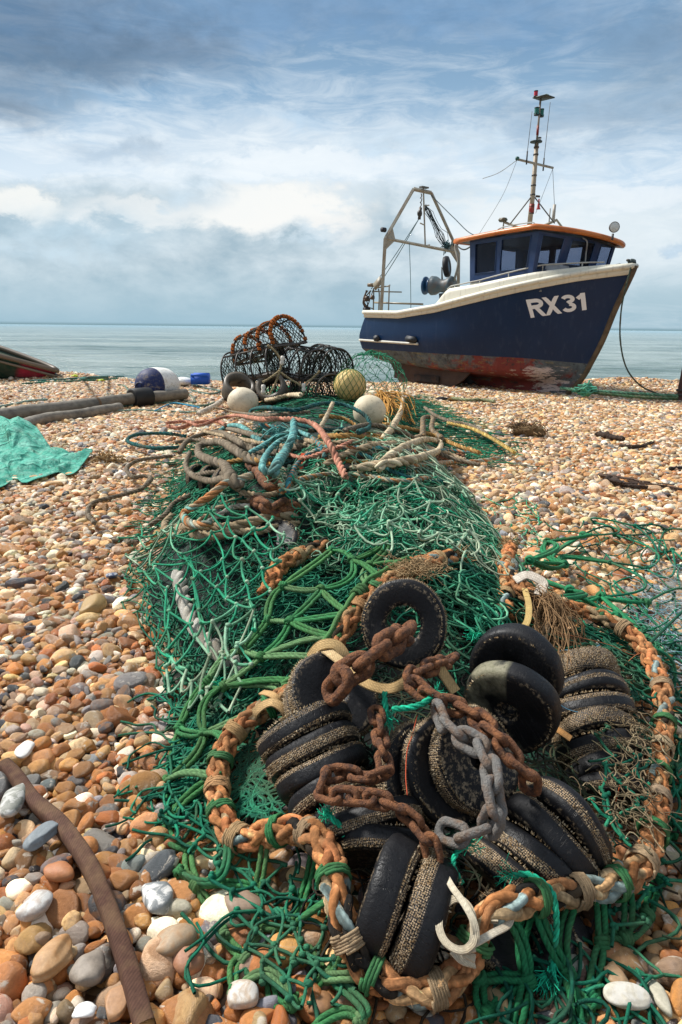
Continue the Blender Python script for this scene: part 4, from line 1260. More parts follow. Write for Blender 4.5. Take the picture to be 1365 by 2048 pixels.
def net_sheet(mb, grid, nu, nv, r, cols, seed, lift=.012, fold=.03, fscale=3.0, warp=.06, sag=.25, drop=0.0, fn=None, kr=1.9, mask=None, tight=.0, k=5, slack=.35, knot=True):
    """diamond-mesh netting thrown over the heap. grid: rows of photograph points (their XY on the heap is interpolated)"""
    rg = np.random.default_rng(seed)
    fn = fn or top_z
    G = np.array([[surf(p[0], p[1], 0.0, fn) for p in row] for row in grid])      # (a,b,3)
    Lf = np.array([[(p[2] if len(p) > 2 else 0.0) for p in row] for row in grid], float)
    a, b = G.shape[:2]
    i, j = np.meshgrid(np.arange(nu + 1), np.arange(nv + 1), indexing='ij')
    ok = (i + j) % 2 == 0
    u = i / nu * (a - 1); v = j / nv * (b - 1)

    def samp(u, v, A):
        u = np.clip(u, 0, a - 1 - 1e-6); v = np.clip(v, 0, b - 1 - 1e-6)
        iu = u.astype(int); iv = v.astype(int); fu = u - iu; fv = v - iv
        if A.ndim == 3: fu = fu[..., None]; fv = fv[..., None]
        return (A[iu, iv] * (1 - fu) + A[iu + 1, iv] * fu) * (1 - fv) + (A[iu, iv + 1] * (1 - fu) + A[iu + 1, iv + 1] * fu) * fv
    cellu = np.linalg.norm(np.diff(G, axis=0), axis=2).mean() * (a - 1) / nu
    cellv = np.linalg.norm(np.diff(G, axis=1), axis=2).mean() * (b - 1) / nv
    P = samp(u, v, G); LL = samp(u, v, Lf)
    x, y = P[..., 0], P[..., 1]
    wx = warp * fbm(x * fscale + 3, y * fscale, seed, 3) + .22 * cellu * rg.normal(size=x.shape)
    wy = warp * fbm(x * fscale, y * fscale + 7, seed + 5, 3) + .22 * cellv * rg.normal(size=x.shape)
    x = x + wx; y = y + wy
    f = fold * (.5 + .5 * fbm(x * fscale * 1.3 + 1.7, y * fscale * 1.3, seed + 9, 3)) + fold * .5 * rg.random(x.shape)
    sk = np.clip(pile_z(x, y) / .13, .4, 1) if fn is top_z else 1.0
    z = fn(x, y) + (lift + f + LL) * sk
    P = np.stack([x, y, z], -1)
    E = []
    for di, dj in ((1, 1), (1, -1)):
        I, J = i[:-1, :], j[:-1, :]
        J2 = J + dj
        good = ok[:-1, :] & (J2 >= 0) & (J2 <= nv)
        E.append(np.stack([I[good], J[good], I[good] + di, J2[good]], 1))
    E = np.concatenate(E)
    if drop > 0: E = E[rg.random(len(E)) > drop]
    A = P[E[:, 0], E[:, 1]]; Bp = P[E[:, 2], E[:, 3]]
    if mask is not None:
        m = mask((A + Bp) / 2); E, A, Bp = E[m], A[m], Bp[m]
    n = 6; t = np.linspace(0, 1, n)[None, :, None]
    ln = np.linalg.norm(Bp - A, axis=1)[:, None, None]
    keep = (ln[:, 0, 0] < 2.0 * (cellu + cellv))
    A, Bp, ln = A[keep], Bp[keep], ln[keep]
    bulge = rg.normal(size=(len(A), 1, 3)) * [1, 1, .35] * ln * slack * .5
    S = A[:, None] * (1 - t) + Bp[:, None] * t + bulge * (4 * t * (1 - t)) * .5
    S[..., 2] -= (sag * ln[..., 0] * .3) * (4 * t * (1 - t))[..., 0]
    zz = fn(S[..., 0], S[..., 1]) + r * .6
    S[..., 2] = np.maximum(S[..., 2], zz)
    cols = np.array(cols)
    # colour drifts over the net with single bleached twines
    ci = np.clip((vnoise(S[:, 2, 0] * 2.2 + seed, S[:, 2, 1] * 2.2, seed + 3) * 1.3 - .15 + rg.normal(0, .16, len(S))), 0, .999) * len(cols)
    c = cols[ci.astype(int)] * rg.uniform(.75, 1.25, (len(S), 1))
    tubes(mb, S, r * rg.uniform(.85, 1.15, len(S)), k, c)
    if knot:
        used = np.zeros(P.shape[:2], bool)
        used[E[:, 0], E[:, 1]] = True
        K = P[used]
        if mask is not None: K = K[mask(K)]
        kc = cols[rg.integers(0, len(cols), len(K))] * rg.uniform(.8, 1.2, (len(K), 1))
        K = K.copy(); K[:, 2] = np.maximum(K[:, 2], fn(K[:, 0], K[:, 1]) + r)
        knots(mb, K, r * kr, kc)
    return P


def tangle(mb, poly, n, r, cols, seed, h0=.0, h1=.05, step=.05, npt=9, fn=None, curl=.8, k=4, mask=None):
    """loose crumpled meshes: many short wandering twines over a patch of the heap"""
    rg = np.random.default_rng(seed); fn = fn or top_z
    W = np.array([surf(p[0], p[1], 0, fn)[:2] for p in poly])
    lo, hi = W.min(0), W.max(0)
    pts = []
    while len(pts) < n:
        q = rg.uniform(lo, hi, (n * 2, 2))
        ins = np.zeros(len(q), bool); jn = len(W) - 1
        for i in range(len(W)):
            xi, yi = W[i]; xj, yj = W[jn]
            c = ((yi > q[:, 1]) != (yj > q[:, 1])) & (q[:, 0] < (xj - xi) * (q[:, 1] - yi) / (yj - yi + 1e-12) + xi)
            ins ^= c; jn = i
        pts.extend(q[ins][:n - len(pts)])
    p = np.array(pts)
    a = rg.uniform(0, 2 * math.pi, n); P = np.zeros((n, npt, 3)); hz = rg.uniform(h0, h1, n)
    da = rg.normal(0, curl * .5, n)
    for j in range(npt):
        P[:, j, :2] = p
        sk = np.clip(pile_z(p[:, 0], p[:, 1]) / .13, .4, 1) if fn is top_z else 1.0
        P[:, j, 2] = fn(p[:, 0], p[:, 1]) + np.maximum(hz * np.where(hz > 0, sk, 1), r * .6)
        p = p + step * np.stack([np.cos(a), np.sin(a)], 1) * rg.uniform(.6, 1.2, (n, 1))
        a = a + da + rg.normal(0, curl, n); hz = hz + rg.normal(0, (h1 - h0) * .18, n)
        hz = np.clip(hz, h0, h1)
    # smooth
    t0 = np.arange(npt); t1 = np.linspace(0, npt - 1, npt * 2 - 1)
    Q = np.stack([np.stack([np.interp(t1, t0, P[b, :, i]) for i in range(3)], 1) for b in range(n)])
    Q[:, 1:-1] = (Q[:, :-2] + 2 * Q[:, 1:-1] + Q[:, 2:]) / 4
    if mask is not None: Q = Q[mask(Q[:, npt - 1]) & mask(Q[:, 0]) & mask(Q[:, -1])]; n = len(Q)
    cols = np.array(cols)
    tubes(mb, Q, r * rg.uniform(.8, 1.2, n), k, cols[rg.integers(0, len(cols), n)] * rg.uniform(.7, 1.3, (n, 1)))


def drape(mb, nodes, edges, r, cols, seed, double=True, gap=1.15, kr=2.0, slack=.10):
    """hand-knotted coarse mesh: nodes are points, edges pairs; double twine"""
    rg = np.random.default_rng(seed); cols = np.array(cols)
    nodes = np.asarray(nodes, float)
    P = []; C = []
    n = 24; t = np.linspace(0, 1, n)[:, None]
    for a, b in edges:
        A, B = nodes[a], nodes[b]; d = B - A; L = np.linalg.norm(d)
        if L < 1e-4: continue
        side = np.cross(d / L, [0, 0, 1]); side /= max(np.linalg.norm(side), 1e-6)
        w = rg.normal(size=3) * L * slack * [1, 1, .4]
        cc = cols[rg.integers(len(cols))]
        for s in ((-1, 1) if double else (0,)):
            off = (side * s * r * gap + np.array([0, 0, 1]) * s * r * .35 * rg.normal())
            q = A + d * t + w * (4 * t * (1 - t)) + off * np.minimum(1, np.minimum(t, 1 - t) * 7) + rg.normal(0, r * .06, (n, 3))
            q += np.cross(side, d / L) * 0
            q[:, 2] = np.maximum(q[:, 2], ground_z(q[:, 0], q[:, 1]) + PEB * .8 + r)
            P.append(q); C.append(cc * rg.uniform(.85, 1.15))
    tubes(mb, np.array(P), r, 8, np.array(C), braid=.24)
    # knots as wrapped turns
    used = sorted({i for e in edges for i in e})
    for i in used:
        c = nodes[i]; deg = [e for e in edges if i in e]
        if len(deg) < 2: continue
        d = nodes[deg[0][1]] - nodes[deg[0][0]]; d /= np.linalg.norm(d)
        e1 = np.cross(d, rg.normal(size=3)); e1 /= np.linalg.norm(e1); e2 = np.cross(d, e1)
        cc = cols[rg.integers(len(cols))] * rg.uniform(.85, 1.1)
        m = 22; a = np.linspace(0, 2.6 * 2 * math.pi, m)
        q = c + (np.linspace(-1, 1, m)[:, None] * d * r * 1.5) + r * (kr * .9) * (np.cos(a)[:, None] * e1 + np.sin(a)[:, None] * e2)
        tube(mb, q, r * .85, 6, cc)
        q2 = c + r * 1.9 * (np.cos(a[:14])[:, None] * d + np.sin(a[:14])[:, None] * e1) + e2 * r * .4
        tube(mb, q2, r * .8, 6, cc * .9)
        blobs(mb, c[None], r * 1.6, cc * .8, 1, .2)


# ------------------------------------------------------------------ materials of the gear
def rubber_mat():
    m, nt, b = new_mat('cut tyre rubber')
    co = objco(nt)
    sp = N(nt, 'ShaderNodeSeparateXYZ'); nt.links.new(co, sp.inputs[0])
    at = N(nt, 'ShaderNodeAttribute', attribute_name='Col')
    n1 = noise(nt, 14, 5, co, .65); n2 = noise(nt, 90, 4, co, .7)
    c = mixc(nt, n1, (.003, .003, .0036), (.010, .010, .012))
    # scuffs and dried mud
    sc = ramp(nt, noise(nt, 34, 6, co, .75), [(.62, 0), (.72, 1)])
    c = mixc(nt, math_(nt, 'MULTIPLY', sc, .42), c, (.11, .10, .085))
    lx = N(nt, 'ShaderNodeMapping'); nt.links.new(co, lx.inputs[0]); lx.inputs['Scale'].default_value = (3, 90, 20)
    cut = ramp(nt, noise(nt, 3, 3, lx.outputs[0]), [(.60, 0), (.66, 1)])
    c = mixc(nt, math_(nt, 'MULTIPLY', cut, .5), c, (.003, .003, .003))
    sps = N(nt, 'ShaderNodeSeparateColor'); nt.links.new(at.outputs['Color'], sps.inputs[0])
    # exposed cord: dotted rows on the tread bands
    ang = math_(nt, 'ARCTAN2', sp.outputs[1], sp.outputs[0])
    cmb = N(nt, 'ShaderNodeCombineXYZ'); nt.links.new(math_(nt, 'MULTIPLY', ang, 26.0), cmb.inputs[0]); nt.links.new(math_(nt, 'MULTIPLY', sp.outputs[2], 230.0), cmb.inputs[1])
    vo = N(nt, 'ShaderNodeTexVoronoi', voronoi_dimensions='2D'); vo.inputs['Scale'].default_value = 1.0; vo.inputs['Randomness'].default_value = .35
    nt.links.new(cmb.outputs[0], vo.inputs['Vector'])
    dots = ramp(nt, vo.outputs['Distance'], [(.30, 1), (.46, 0)])
    patch = ramp(nt, math_(nt, 'ADD', n1, math_(nt, 'MULTIPLY', n2, .3)), [(.52, 0), (.64, 1)])
    cordm = math_(nt, 'MULTIPLY', math_(nt, 'MULTIPLY', sps.outputs[0], dots), math_(nt, 'MULTIPLY_ADD', patch, .55, .45))
    c = mixc(nt, cordm, c, mixc(nt, n2, (.24, .15, .08), (.52, .39, .24)))
    # woven carcass showing at the rims and torn faces
    ed = math_(nt, 'MULTIPLY', sps.outputs[1], ramp(nt, n2, [(.50, 0), (.62, 1)]))
    c = mixc(nt, ed, c, mixc(nt, n1, (.26, .17, .09), (.52, .41, .27)))
    gr = math_(nt, 'MULTIPLY', sps.outputs[2], ramp(nt, n1, [(.40, 0), (.6, 1)]))
    c = mixc(nt, gr, c, mixc(nt, n2, (.07, .08, .03), (.34, .30, .22)))
    nt.links.new(c, b.inputs['Base Color'])
    nt.links.new(ramp(nt, n1, [(.3, .34), (.7, .68)]), b.inputs['Roughness'])
    b.inputs['Specular IOR Level'].default_value = .30
    bump(nt, b, math_(nt, 'ADD', n2, math_(nt, 'ADD', math_(nt, 'MULTIPLY', cordm, 1.5), math_(nt, 'MULTIPLY', cut, -.6))), .5, .004)
    return m


def rust_mat(name, a, c2, grey=0.0):
    m, nt, b = new_mat(name)
    co = objco(nt)
    oi = N(nt, 'ShaderNodeObjectInfo'); off = N(nt, 'ShaderNodeVectorMath', operation='ADD'); nt.links.new(co, off.inputs[0]); nt.links.new(oi.outputs['Location'], off.inputs[1])
    V = off.outputs[0]
    n1 = noise(nt, 42, 5, V, .7); n2 = noise(nt, 190, 4, V, .7)
    c = mixc(nt, ramp(nt, n1, [(.36, 0), (.62, 1)]), a, c2)
    c = mixc(nt, math_(nt, 'MULTIPLY', ramp(nt, n2, [(.52, 0), (.72, 1)]), .6), c, (.045, .02, .012))
    c = mixc(nt, math_(nt, 'MULTIPLY', ramp(nt, noise(nt, 70, 5, V, .75), [(.60, 0), (.70, 1)]), .65), c, (.50, .24, .10))
    if grey: c = mixc(nt, math_(nt, 'MULTIPLY', ramp(nt, noise(nt, 26, 4, V, .6), [(.38, 0), (.55, 1)]), grey), c, (.20, .20, .19))
    nt.links.new(c, b.inputs['Base Color']); b.inputs['Roughness'].default_value = .78
    bump(nt, b, math_(nt, 'ADD', n1, n2), 1.0, .010)
    return m


M_RUB = rubber_mat()
M_RUST1 = rust_mat('rusted chain', (.060, .022, .011), (.33, .125, .042))
M_RUST2 = rust_mat('grey worn chain', (.20, .10, .05), (.26, .20, .15), .85)
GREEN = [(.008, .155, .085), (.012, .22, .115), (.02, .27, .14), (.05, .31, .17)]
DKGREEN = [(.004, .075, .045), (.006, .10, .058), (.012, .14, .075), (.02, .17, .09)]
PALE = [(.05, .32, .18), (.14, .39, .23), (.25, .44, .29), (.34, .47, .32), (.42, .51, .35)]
COARSE = [(.04, .15, .045), (.065, .19, .06), (.11, .22, .09), (.035, .18, .06)]
TANROPE = [(.42, .32, .20), (.47, .36, .24), (.37, .28, .17)]
GREYROPE = [(.22, .18, .13), (.26, .21, .155), (.19, .155, .11)]

# ------------------------------------------------------------------ things of the heap
def at_z(px, py, z):
    d = ray(px, py); t = (z - CAM_H) / d[2]
    return np.array([0, 0, CAM_H]) + d * t


def cam_vec(a):
    v = a[0] * CAMRIGHT + a[1] * CAMUP + a[2] * CAMBACK
    return v / np.linalg.norm(v)


def w2c(a):
    a = np.array(a, float); return (float(a @ CAMRIGHT), float(a @ CAMUP), float(a @ CAMBACK))


def rubber_disc(px, py, z, axis, label, Rr=.12, T=.05, hole=.045, cord=((.15, .45),), edge=.5, algae=0.0, tuft=True, seed=0, back=0.0, face=0.0, group='rubber discs of the ground gear'):
    rg = np.random.default_rng(seed + 900)
    c = at_z(px, py, z) if z is not None else surf(px, py, 0.02)
    ax = cam_vec(axis)
    c = c - ax * back
    k = 64
    zs = np.linspace(-T / 2 + .004, T / 2 - .004, 12)
    hole = hole if seed == 1 else .018 + .004 * (seed % 3)
    prof = [(hole, -T / 2 + .006), (hole + .006, -T / 2), (Rr * .80, -T / 2), (Rr - .16 * T - .006, -T / 2), (Rr - .16 * T - .001, -T / 2 + .002)] + [(Rr - .16 * T * (2 * q / T) ** 4 + .03 * T * (1 - (2 * q / T) ** 2), q) for q in zs] + \
           [(Rr - .16 * T - .001, T / 2 - .002), (Rr - .16 * T - .006, T / 2), (Rr * .80, T / 2), (hole + .012, T / 2), (hole + .004, T / 2 - .003), (hole, T / 2 - .008)]
    prof = np.array(prof); n = len(prof)
    a = np.arange(k) * 2 * math.pi / k
    def irr(a_): return 1 + .020 * np.sin(2 * a_ + seed) + .012 * np.sin(3 * a_ + 1.7 * seed) + .007 * np.sin(7 * a_ + 2 * seed)
    rr = prof[:, 0][:, None] * irr(a)[None]
    tz = prof[:, 1][:, None] + .008 * np.sin(a * 2 + seed)[None] * (prof[:, 0][:, None] / Rr)
    V = np.stack([rr * np.cos(a), rr * np.sin(a), tz], -1).reshape(-1, 3)
    col = np.zeros((n, 3))
    rim = (prof[:, 0] > Rr - .15 * T)
    f = (prof[:, 1] + T / 2) / T
    for lo, hi in cord: col[rim & (f >= lo) & (f <= hi), 0] = 1
    col[(prof[:, 0] > Rr - .17 * T - .007) & ((f > .96) | (f < .04)), 1] = edge
    col[(prof[:, 0] < hole + .008), 1] = .9
    col[prof[:, 0] > Rr * .78, 2] = algae
    if face: col[(f > .97), 1] = np.maximum(col[(f > .97), 1], face)
    cc = np.repeat(col, k, 0)
    wear = np.tile(np.clip(.45 + 1.0 * vnoise(np.cos(a) * 1.6 + seed * 3.1, np.sin(a) * 1.6, seed), 0, 1), n); cc[:, 0] *= wear; cc[:, 1] *= .4 + .6 * wear
    if algae: cc[:, 0] *= 1; cc[:, 2] *= np.tile((np.cos(a - 1.2) > -.2) * 1.0, n)
    mb = MB(); mb.add(V, grid_faces(n, k, True, True)[:, ::-1], cc)
    ndisc = len(grid_faces(n, k, True, True))
    if tuft:
        tb = mb; pts = []; nr = []
        for lo, hi in cord:
            nrow = max(2, int((hi - lo) * T / .0046))
            for r_ in range(nrow):
                zz = -T / 2 + T * (lo + (hi - lo) * (r_ + .5) / nrow)
                m = 120
                aa = (np.arange(m) + .5 * (r_ % 2)) / m * 2 * math.pi + rg.normal(0, .012, m)
                kp = vnoise(np.cos(aa) * 3 + 5 + seed, np.sin(aa) * 3 + zz * 60, seed) + rg.normal(0, .12, m) > .30
                aa = aa[kp]
                q_ = 2 * zz / T; Rb = Rr - .16 * T * q_ ** 4 + .03 * T * (1 - q_ ** 2)
                pts.append(np.stack([Rb * irr(aa) * np.cos(aa), Rb * irr(aa) * np.sin(aa), zz + .008 * np.sin(aa * 2 + seed) + rg.normal(0, .0006, len(aa))], 1)); nr.append(np.stack([np.cos(aa), np.sin(aa), 0 * aa], 1))
        if edge:
            m = int(260 * edge)
            aa = rg.uniform(0, 2 * math.pi, m); zz = T / 2 - .003
            Rb = Rr - .16 * T - .002
            pts.append(np.stack([Rb * irr(aa) * np.cos(aa), Rb * irr(aa) * np.sin(aa), np.full(m, zz)], 1)); nr.append(np.stack([np.cos(aa), np.sin(aa), np.full(m, .7)], 1))
        p = np.concatenate(pts); d = np.concatenate(nr); m = len(p)
        if m:
            d = d + rg.normal(0, .3, d.shape); d /= np.linalg.norm(d, axis=1, keepdims=True)
            h = rg.uniform(.002, .0075, (m, 1)); w = rg.uniform(.0012, .0026, (m, 1))
            e1 = np.cross(d, [0, 0, 1.0]); e1 /= np.linalg.norm(e1, axis=1, keepdims=True) + 1e-9; e2 = np.cross(d, e1)
            VV = np.stack([p - d * .001 + e1 * w, p - d * .001 + e2 * w, p - d * .001 - e1 * w, p - d * .001 - e2 * w, p + d * h], 1)
            F = np.array([[0, 1, 4], [1, 2, 4], [2, 3, 4], [3, 0, 4]])[:, ::-1]
            FF = (F[None] + (np.arange(m) * 5)[:, None, None]).reshape(-1, 3)
            ct = np.array([(.50, .38, .24), (.40, .28, .15), (.28, .18, .09), (.60, .48, .32)])[rg.integers(0, 4, m)] * rg.uniform(.7, 1.1, (m, 1))
            tb.add(VV.reshape(-1, 3), FF, np.repeat(ct, 5, 0))
    me = mb.mesh('rubber_disc', M_RUB)
    me.materials.append(M_ROPE)
    mi = np.zeros(len(me.polygons), np.int32); mi[ndisc:] = 1; me.polygons.foreach_set('material_index', mi)
    o = bpy.data.objects.new('rubber_disc', me); COL.objects.link(o)
    o.location = c
    q = Vector((0, 0, 1)).rotation_difference(Vector(ax)) @ Euler((0, 0, rg.uniform(0, 6))).to_quaternion()
    o.rotation_mode = 'QUATERNION'; o.rotation_quaternion = q
    tag(o, label, 'rubber disc', group)
    return o


A_STACK = (.30, .62, .73)
rubber_disc(808, 1247, .40, (-.22, .10, .97), 'round black rubber disc facing the camera with rusty chain through its hole', .121, .045, .050, ((.2, .8),), .8, seed=1)
rubber_disc(668, 1392, .27, A_STACK, 'black rubber disc tilted up below the beige webbing knot, left of the chain', .12, .045, .04, ((.3, .95),), .7, seed=2)
rubber_disc(668, 1392, .27, A_STACK, 'black rubber disc tucked directly under the tilted one below the webbing knot', .12, .045, .04, ((.1, .9),), .6, seed=3, back=.05)
LA = w2c((-.42, .74, .52))
for i, (px, py, lb) in enumerate([(655, 1478, 'topmost tread disc in the left stack, with one wide tan cord band'), (650, 1528, 'second tread disc down in the left stack, striped with broad tan cord'),
                                  (655, 1580, 'third tread disc down in the left stack, mostly plain black'), (668, 1628, 'lowest but one tread disc in the left stack'), (0, 0, 'lowest tread disc in the left stack, beside the orange rope')]):
    rubber_disc(612, 1470, .235, LA, lb, .118 - .004 * i, .052, .04, [((.04, .2), (.66, .92)), ((.1, .55),), ((.72, .95),), ((.05, .4),), ((.3, .65),)][i], .8, seed=10 + i, back=.055 * i)
rubber_disc(742, 1655, .15, w2c((-.20, .80, .5)), 'black disc with small tan rows under the rusty chain and green frayed tip', .112, .05, .04, ((.1, .5),), .4, seed=15)
rubber_disc(780, 1700, .13, w2c((.0, .8, .55)), 'plain black disc with one tan cord edge, just above the front pair', .116, .05, .04, ((.02, .35),), .7, seed=16)
FA = (.84, -.36, .30)
rubber_disc(846, 1840, .105, FA, 'large smooth black disc at the front, nearest the bottom loop of orange rope', .118, .072, .04, ((.80, .98),), .5, seed=17, back=.078)
rubber_disc(846, 1840, .105, FA, 'front black disc with a tan dotted cord band, beside the beige strap knot', .116, .075, .04, ((.03, .42),), .4, seed=18)
CA = (.50, .34, .80)
rubber_disc(948, 1518, .25, CA, 'disc with frayed tan canvas rim around its face, under the grey chain', .118, .045, .055, ((.3, .95),), 1.0, seed=19, face=.55)
rubber_disc(900, 1540, .23, CA, 'black disc behind the frayed canvas-rimmed one, pale worn rim line', .122, .05, .05, ((.4, .8),), .9, seed=20, back=.012)
rubber_disc(862, 1552, .215, CA, 'rearmost black disc of the centre stack with wide brown cord band', .122, .05, .05, ((.2, .9),), .5, seed=21, back=.03)
RA = (-.52, -.36, .78)
rubber_disc(1022, 1412, .29, RA, 'worn black disc with green algae and chalky rim, in front of its smooth twin', .122, .062, .05, (), .5, seed=22, algae=1.0, tuft=True)
rubber_disc(1034, 1335, .335, RA, 'smooth glossy black disc standing behind the algae-stained one', .120, .060, .05, (), .15, seed=23, tuft=True)
RCA = w2c((.02, .86, .50))
rubber_disc(1162, 1352, .215, RCA, 'brown woven-cord disc lying at the head of the right column', .105, .075, .04, ((.02, .98),), .8, seed=24)
for i, (px, py, lb) in enumerate([(1165, 1436, 'black disc with narrow cord line just below the brown woven disc'), (1158, 1492, 'black disc with two tan cord lines in the right column, by the blue line'),
                                  (1148, 1546, 'disc with dense brown cord rows halfway down the right column'), (1140, 1600, 'disc with broken tan dashes low in the right column'), (0, 0, 'dark disc with a thin tan rim line, last but one of the right column'), (0, 0, 'disc at the foot of the right column, against the lower right stack')]):
    rubber_disc(1162, 1352, .215, RCA, lb, .116, .055, .04, [((.4, .62),), ((.05, .2), (.65, .85)), ((.1, .9),), ((.1, .4),), ((.8, .95),), ((.2, .5),)][i], .8, seed=30 + i, back=.075 + .058 * i)
LR = w2c((.74, .52, .42))
for i, (px, py, lb) in enumerate([(1122, 1662, 'black disc lying highest in the lower right stack, under the dark green twine'), (1078, 1692, 'smooth shiny disc second in the lower right stack'),
                                  (1028, 1728, 'disc with a broad studded tan band in the middle of the lower right stack'), (975, 1752, 'frayed cord disc lowest in the lower right stack, by the green whipped ends')]):
    rubber_disc(1130, 1650, .16, LR, lb, .112, .058, .04, [((.35, .66),), ((.78, .95),), ((.12, .45),), ((.15, .7),)][i], .7, seed=40 + i, back=.061 * i)
rubber_disc(1045, 1880, .05, (.15, .80, .58), 'cord-studded disc half hidden beneath the lower orange rope', .10, .05, .04, ((.05, .95),), .6, seed=46)
for i, (px, py, ax, lb) in enumerate([(398, 962, (.85, .15, .5), 'far left disc of the row wrapped in dark green net, by the shingle'), (425, 968, (.85, .15, .5), 'second disc in the net-wrapped row at the upper left'),
                                      (452, 975, (.85, .15, .5), 'third disc in the net-wrapped row at the upper left'), (478, 1028, (.1, .85, .5), 'disc lying inside the loop of tan rope at the upper left'),
                                      (545, 1088, (-.3, .6, .7), 'disc showing under the green net behind the short orange rope'), (640, 1128, (-.2, .75, .6), 'disc under the short orange rope end'),
                                      (705, 1005, (.2, .8, .5), 'disc buried under the pale green net in the middle'), (905, 1205, (.3, .8, .5), 'cord-banded disc behind the ring disc, under pale net')]):
    p = surf(px, py, -.02)
    rubber_disc(px, py, float(p[2]) + .0, ax, lb, .12, .05, .05, ((.3, .8),), .6, seed=60 + i)


def chain(name, pts, L, wire, mat, label, seed=0, phase=0.0):
    rg = np.random.default_rng(seed)
    P = np.array([at_z(*p) for p in pts])
    pitch = L - 2.1 * wire * 2
    C = spline(P, step=.004)
    s = np.concatenate([[0], np.cumsum(np.linalg.norm(np.diff(C, axis=0), axis=1))])
    n = int(s[-1] / pitch)
    T, Nn, B = frames(C)
    root = empty(name, C[0], label, 'chain')
    # link: stadium loop
    a = np.linspace(-math.pi / 2, math.pi / 2, 9); w = L * .31 - wire
    hl = L / 2 - w - wire
    loop = np.concatenate([np.stack([hl + w * np.cos(a), w * np.sin(a)], 1), np.stack([-hl - w * np.cos(a), -w * np.sin(a)], 1)])
    loop = np.concatenate([loop, np.zeros((len(loop), 1))], 1)
    loop = spline(loop, n=36, closed=True)
    mb = MB(); tube(mb, loop, wire * (1 + .05 * np.sin(np.arange(36) * .9)), 9, closed=True)
    me = mb.mesh('link', mat)
    for i in range(n):
        k = np.searchsorted(s, (i + .5) * pitch); k = min(k, len(C) - 1)
        an = phase + (math.pi / 2 if i % 2 else 0) + rg.normal(0, .3)
        t = T[k] + rg.normal(0, .11, 3); t /= np.linalg.norm(t)
        n2 = math.cos(an) * Nn[k] + math.sin(an) * B[k]; n2 -= t * np.dot(n2, t); n2 /= np.linalg.norm(n2)
        b2 = np.cross(t, n2)
        o = bpy.data.objects.new('link', me); COL.objects.link(o); o.parent = root
        M = Matrix(((t[0], n2[0], b2[0], C[k][0] - C[0][0]), (t[1], n2[1], b2[1], C[k][1] - C[0][1]), (t[2], n2[2], b2[2], C[k][2] - C[0][2]), (0, 0, 0, 1)))
        o.matrix_local = M
    return root


chain('chain', [(815, 1262, .41), (790, 1280, .46), (752, 1305, .45), (712, 1335, .42), (682, 1362, .40), (668, 1385, .36)], .118, .0145, M_RUST1, 'heavy rusty chain threaded through the round disc facing the camera', 1, .7)
chain('chain', [(905, 1318, .36), (860, 1335, .40), (825, 1352, .41), (838, 1378, .40), (885, 1405, .39), (940, 1425, .38), (990, 1470, .37), (1030, 1520, .34), (1060, 1560, .30), (1050, 1585, .25)], .080, .0090, M_RUST1, 'long rusty brown chain running over the centre discs to the right', 2, .5)
chain('chain', [(868, 1418, .38), (900, 1452, .37), (940, 1482, .365), (972, 1512, .36), (985, 1560, .345), (990, 1610, .32), (975, 1655, .27), (925, 1668, .24), (880, 1660, .22)], .088, .0095, M_RUST2, 'grey worn chain hanging down over the frayed canvas disc', 3, .9)
chain('chain', [(752, 1418, .34), (762, 1480, .32), (768, 1540, .30), (735, 1555, .29), (690, 1545, .28), (655, 1555, .28), (650, 1588, .27), (700, 1592, .28), (750, 1598, .28), (800, 1618, .27), (838, 1655, .25), (862, 1695, .23), (872, 1735, .20)], .068, .0078, M_RUST1, 'looped rusty chain lying across the left discs towards the front', 4, .3)
chain('chain', [(1190, 1302, .17), (1150, 1295, .19), (1105, 1270, .24), (1075, 1235, .27)], .09, .014, M_RUST1, 'short rusty chain under the right rope, behind the discs', 5, .3)
_p = lambda x, y, l: (x, y, float(surf(x, y, l)[2]))
chain('chain', [_p(512, 1000, .06), _p(528, 1012, .07), _p(545, 1020, .06), _p(565, 1012, .07), _p(585, 1018, .05), _p(560, 1028, .04)], .11, .016, M_RUST1, 'tangle of rusty links beside the tan rope loop at mid heap', 6)
chain('chain', [_p(508, 930, .07), _p(525, 945, .08), _p(540, 962, .08), _p(548, 982, .05)], .17, .022, M_RUST1, 'big dark rusty chain links below the turquoise rope', 7)
chain('chain', [_p(615, 940, .05), _p(650, 936, .06), _p(690, 930, .07), _p(730, 930, .05), _p(752, 922, .05)], .16, .017, M_RUST2, 'dull grey chain lying across the heap under the cream rope', 8)
chain('chain', [_p(860, 920, .05), _p(885, 916, .06), _p(905, 920, .05), _p(930, 910, .04)], .13, .015, M_RUST1, 'small brown chain at the right end of the cream rope', 9)


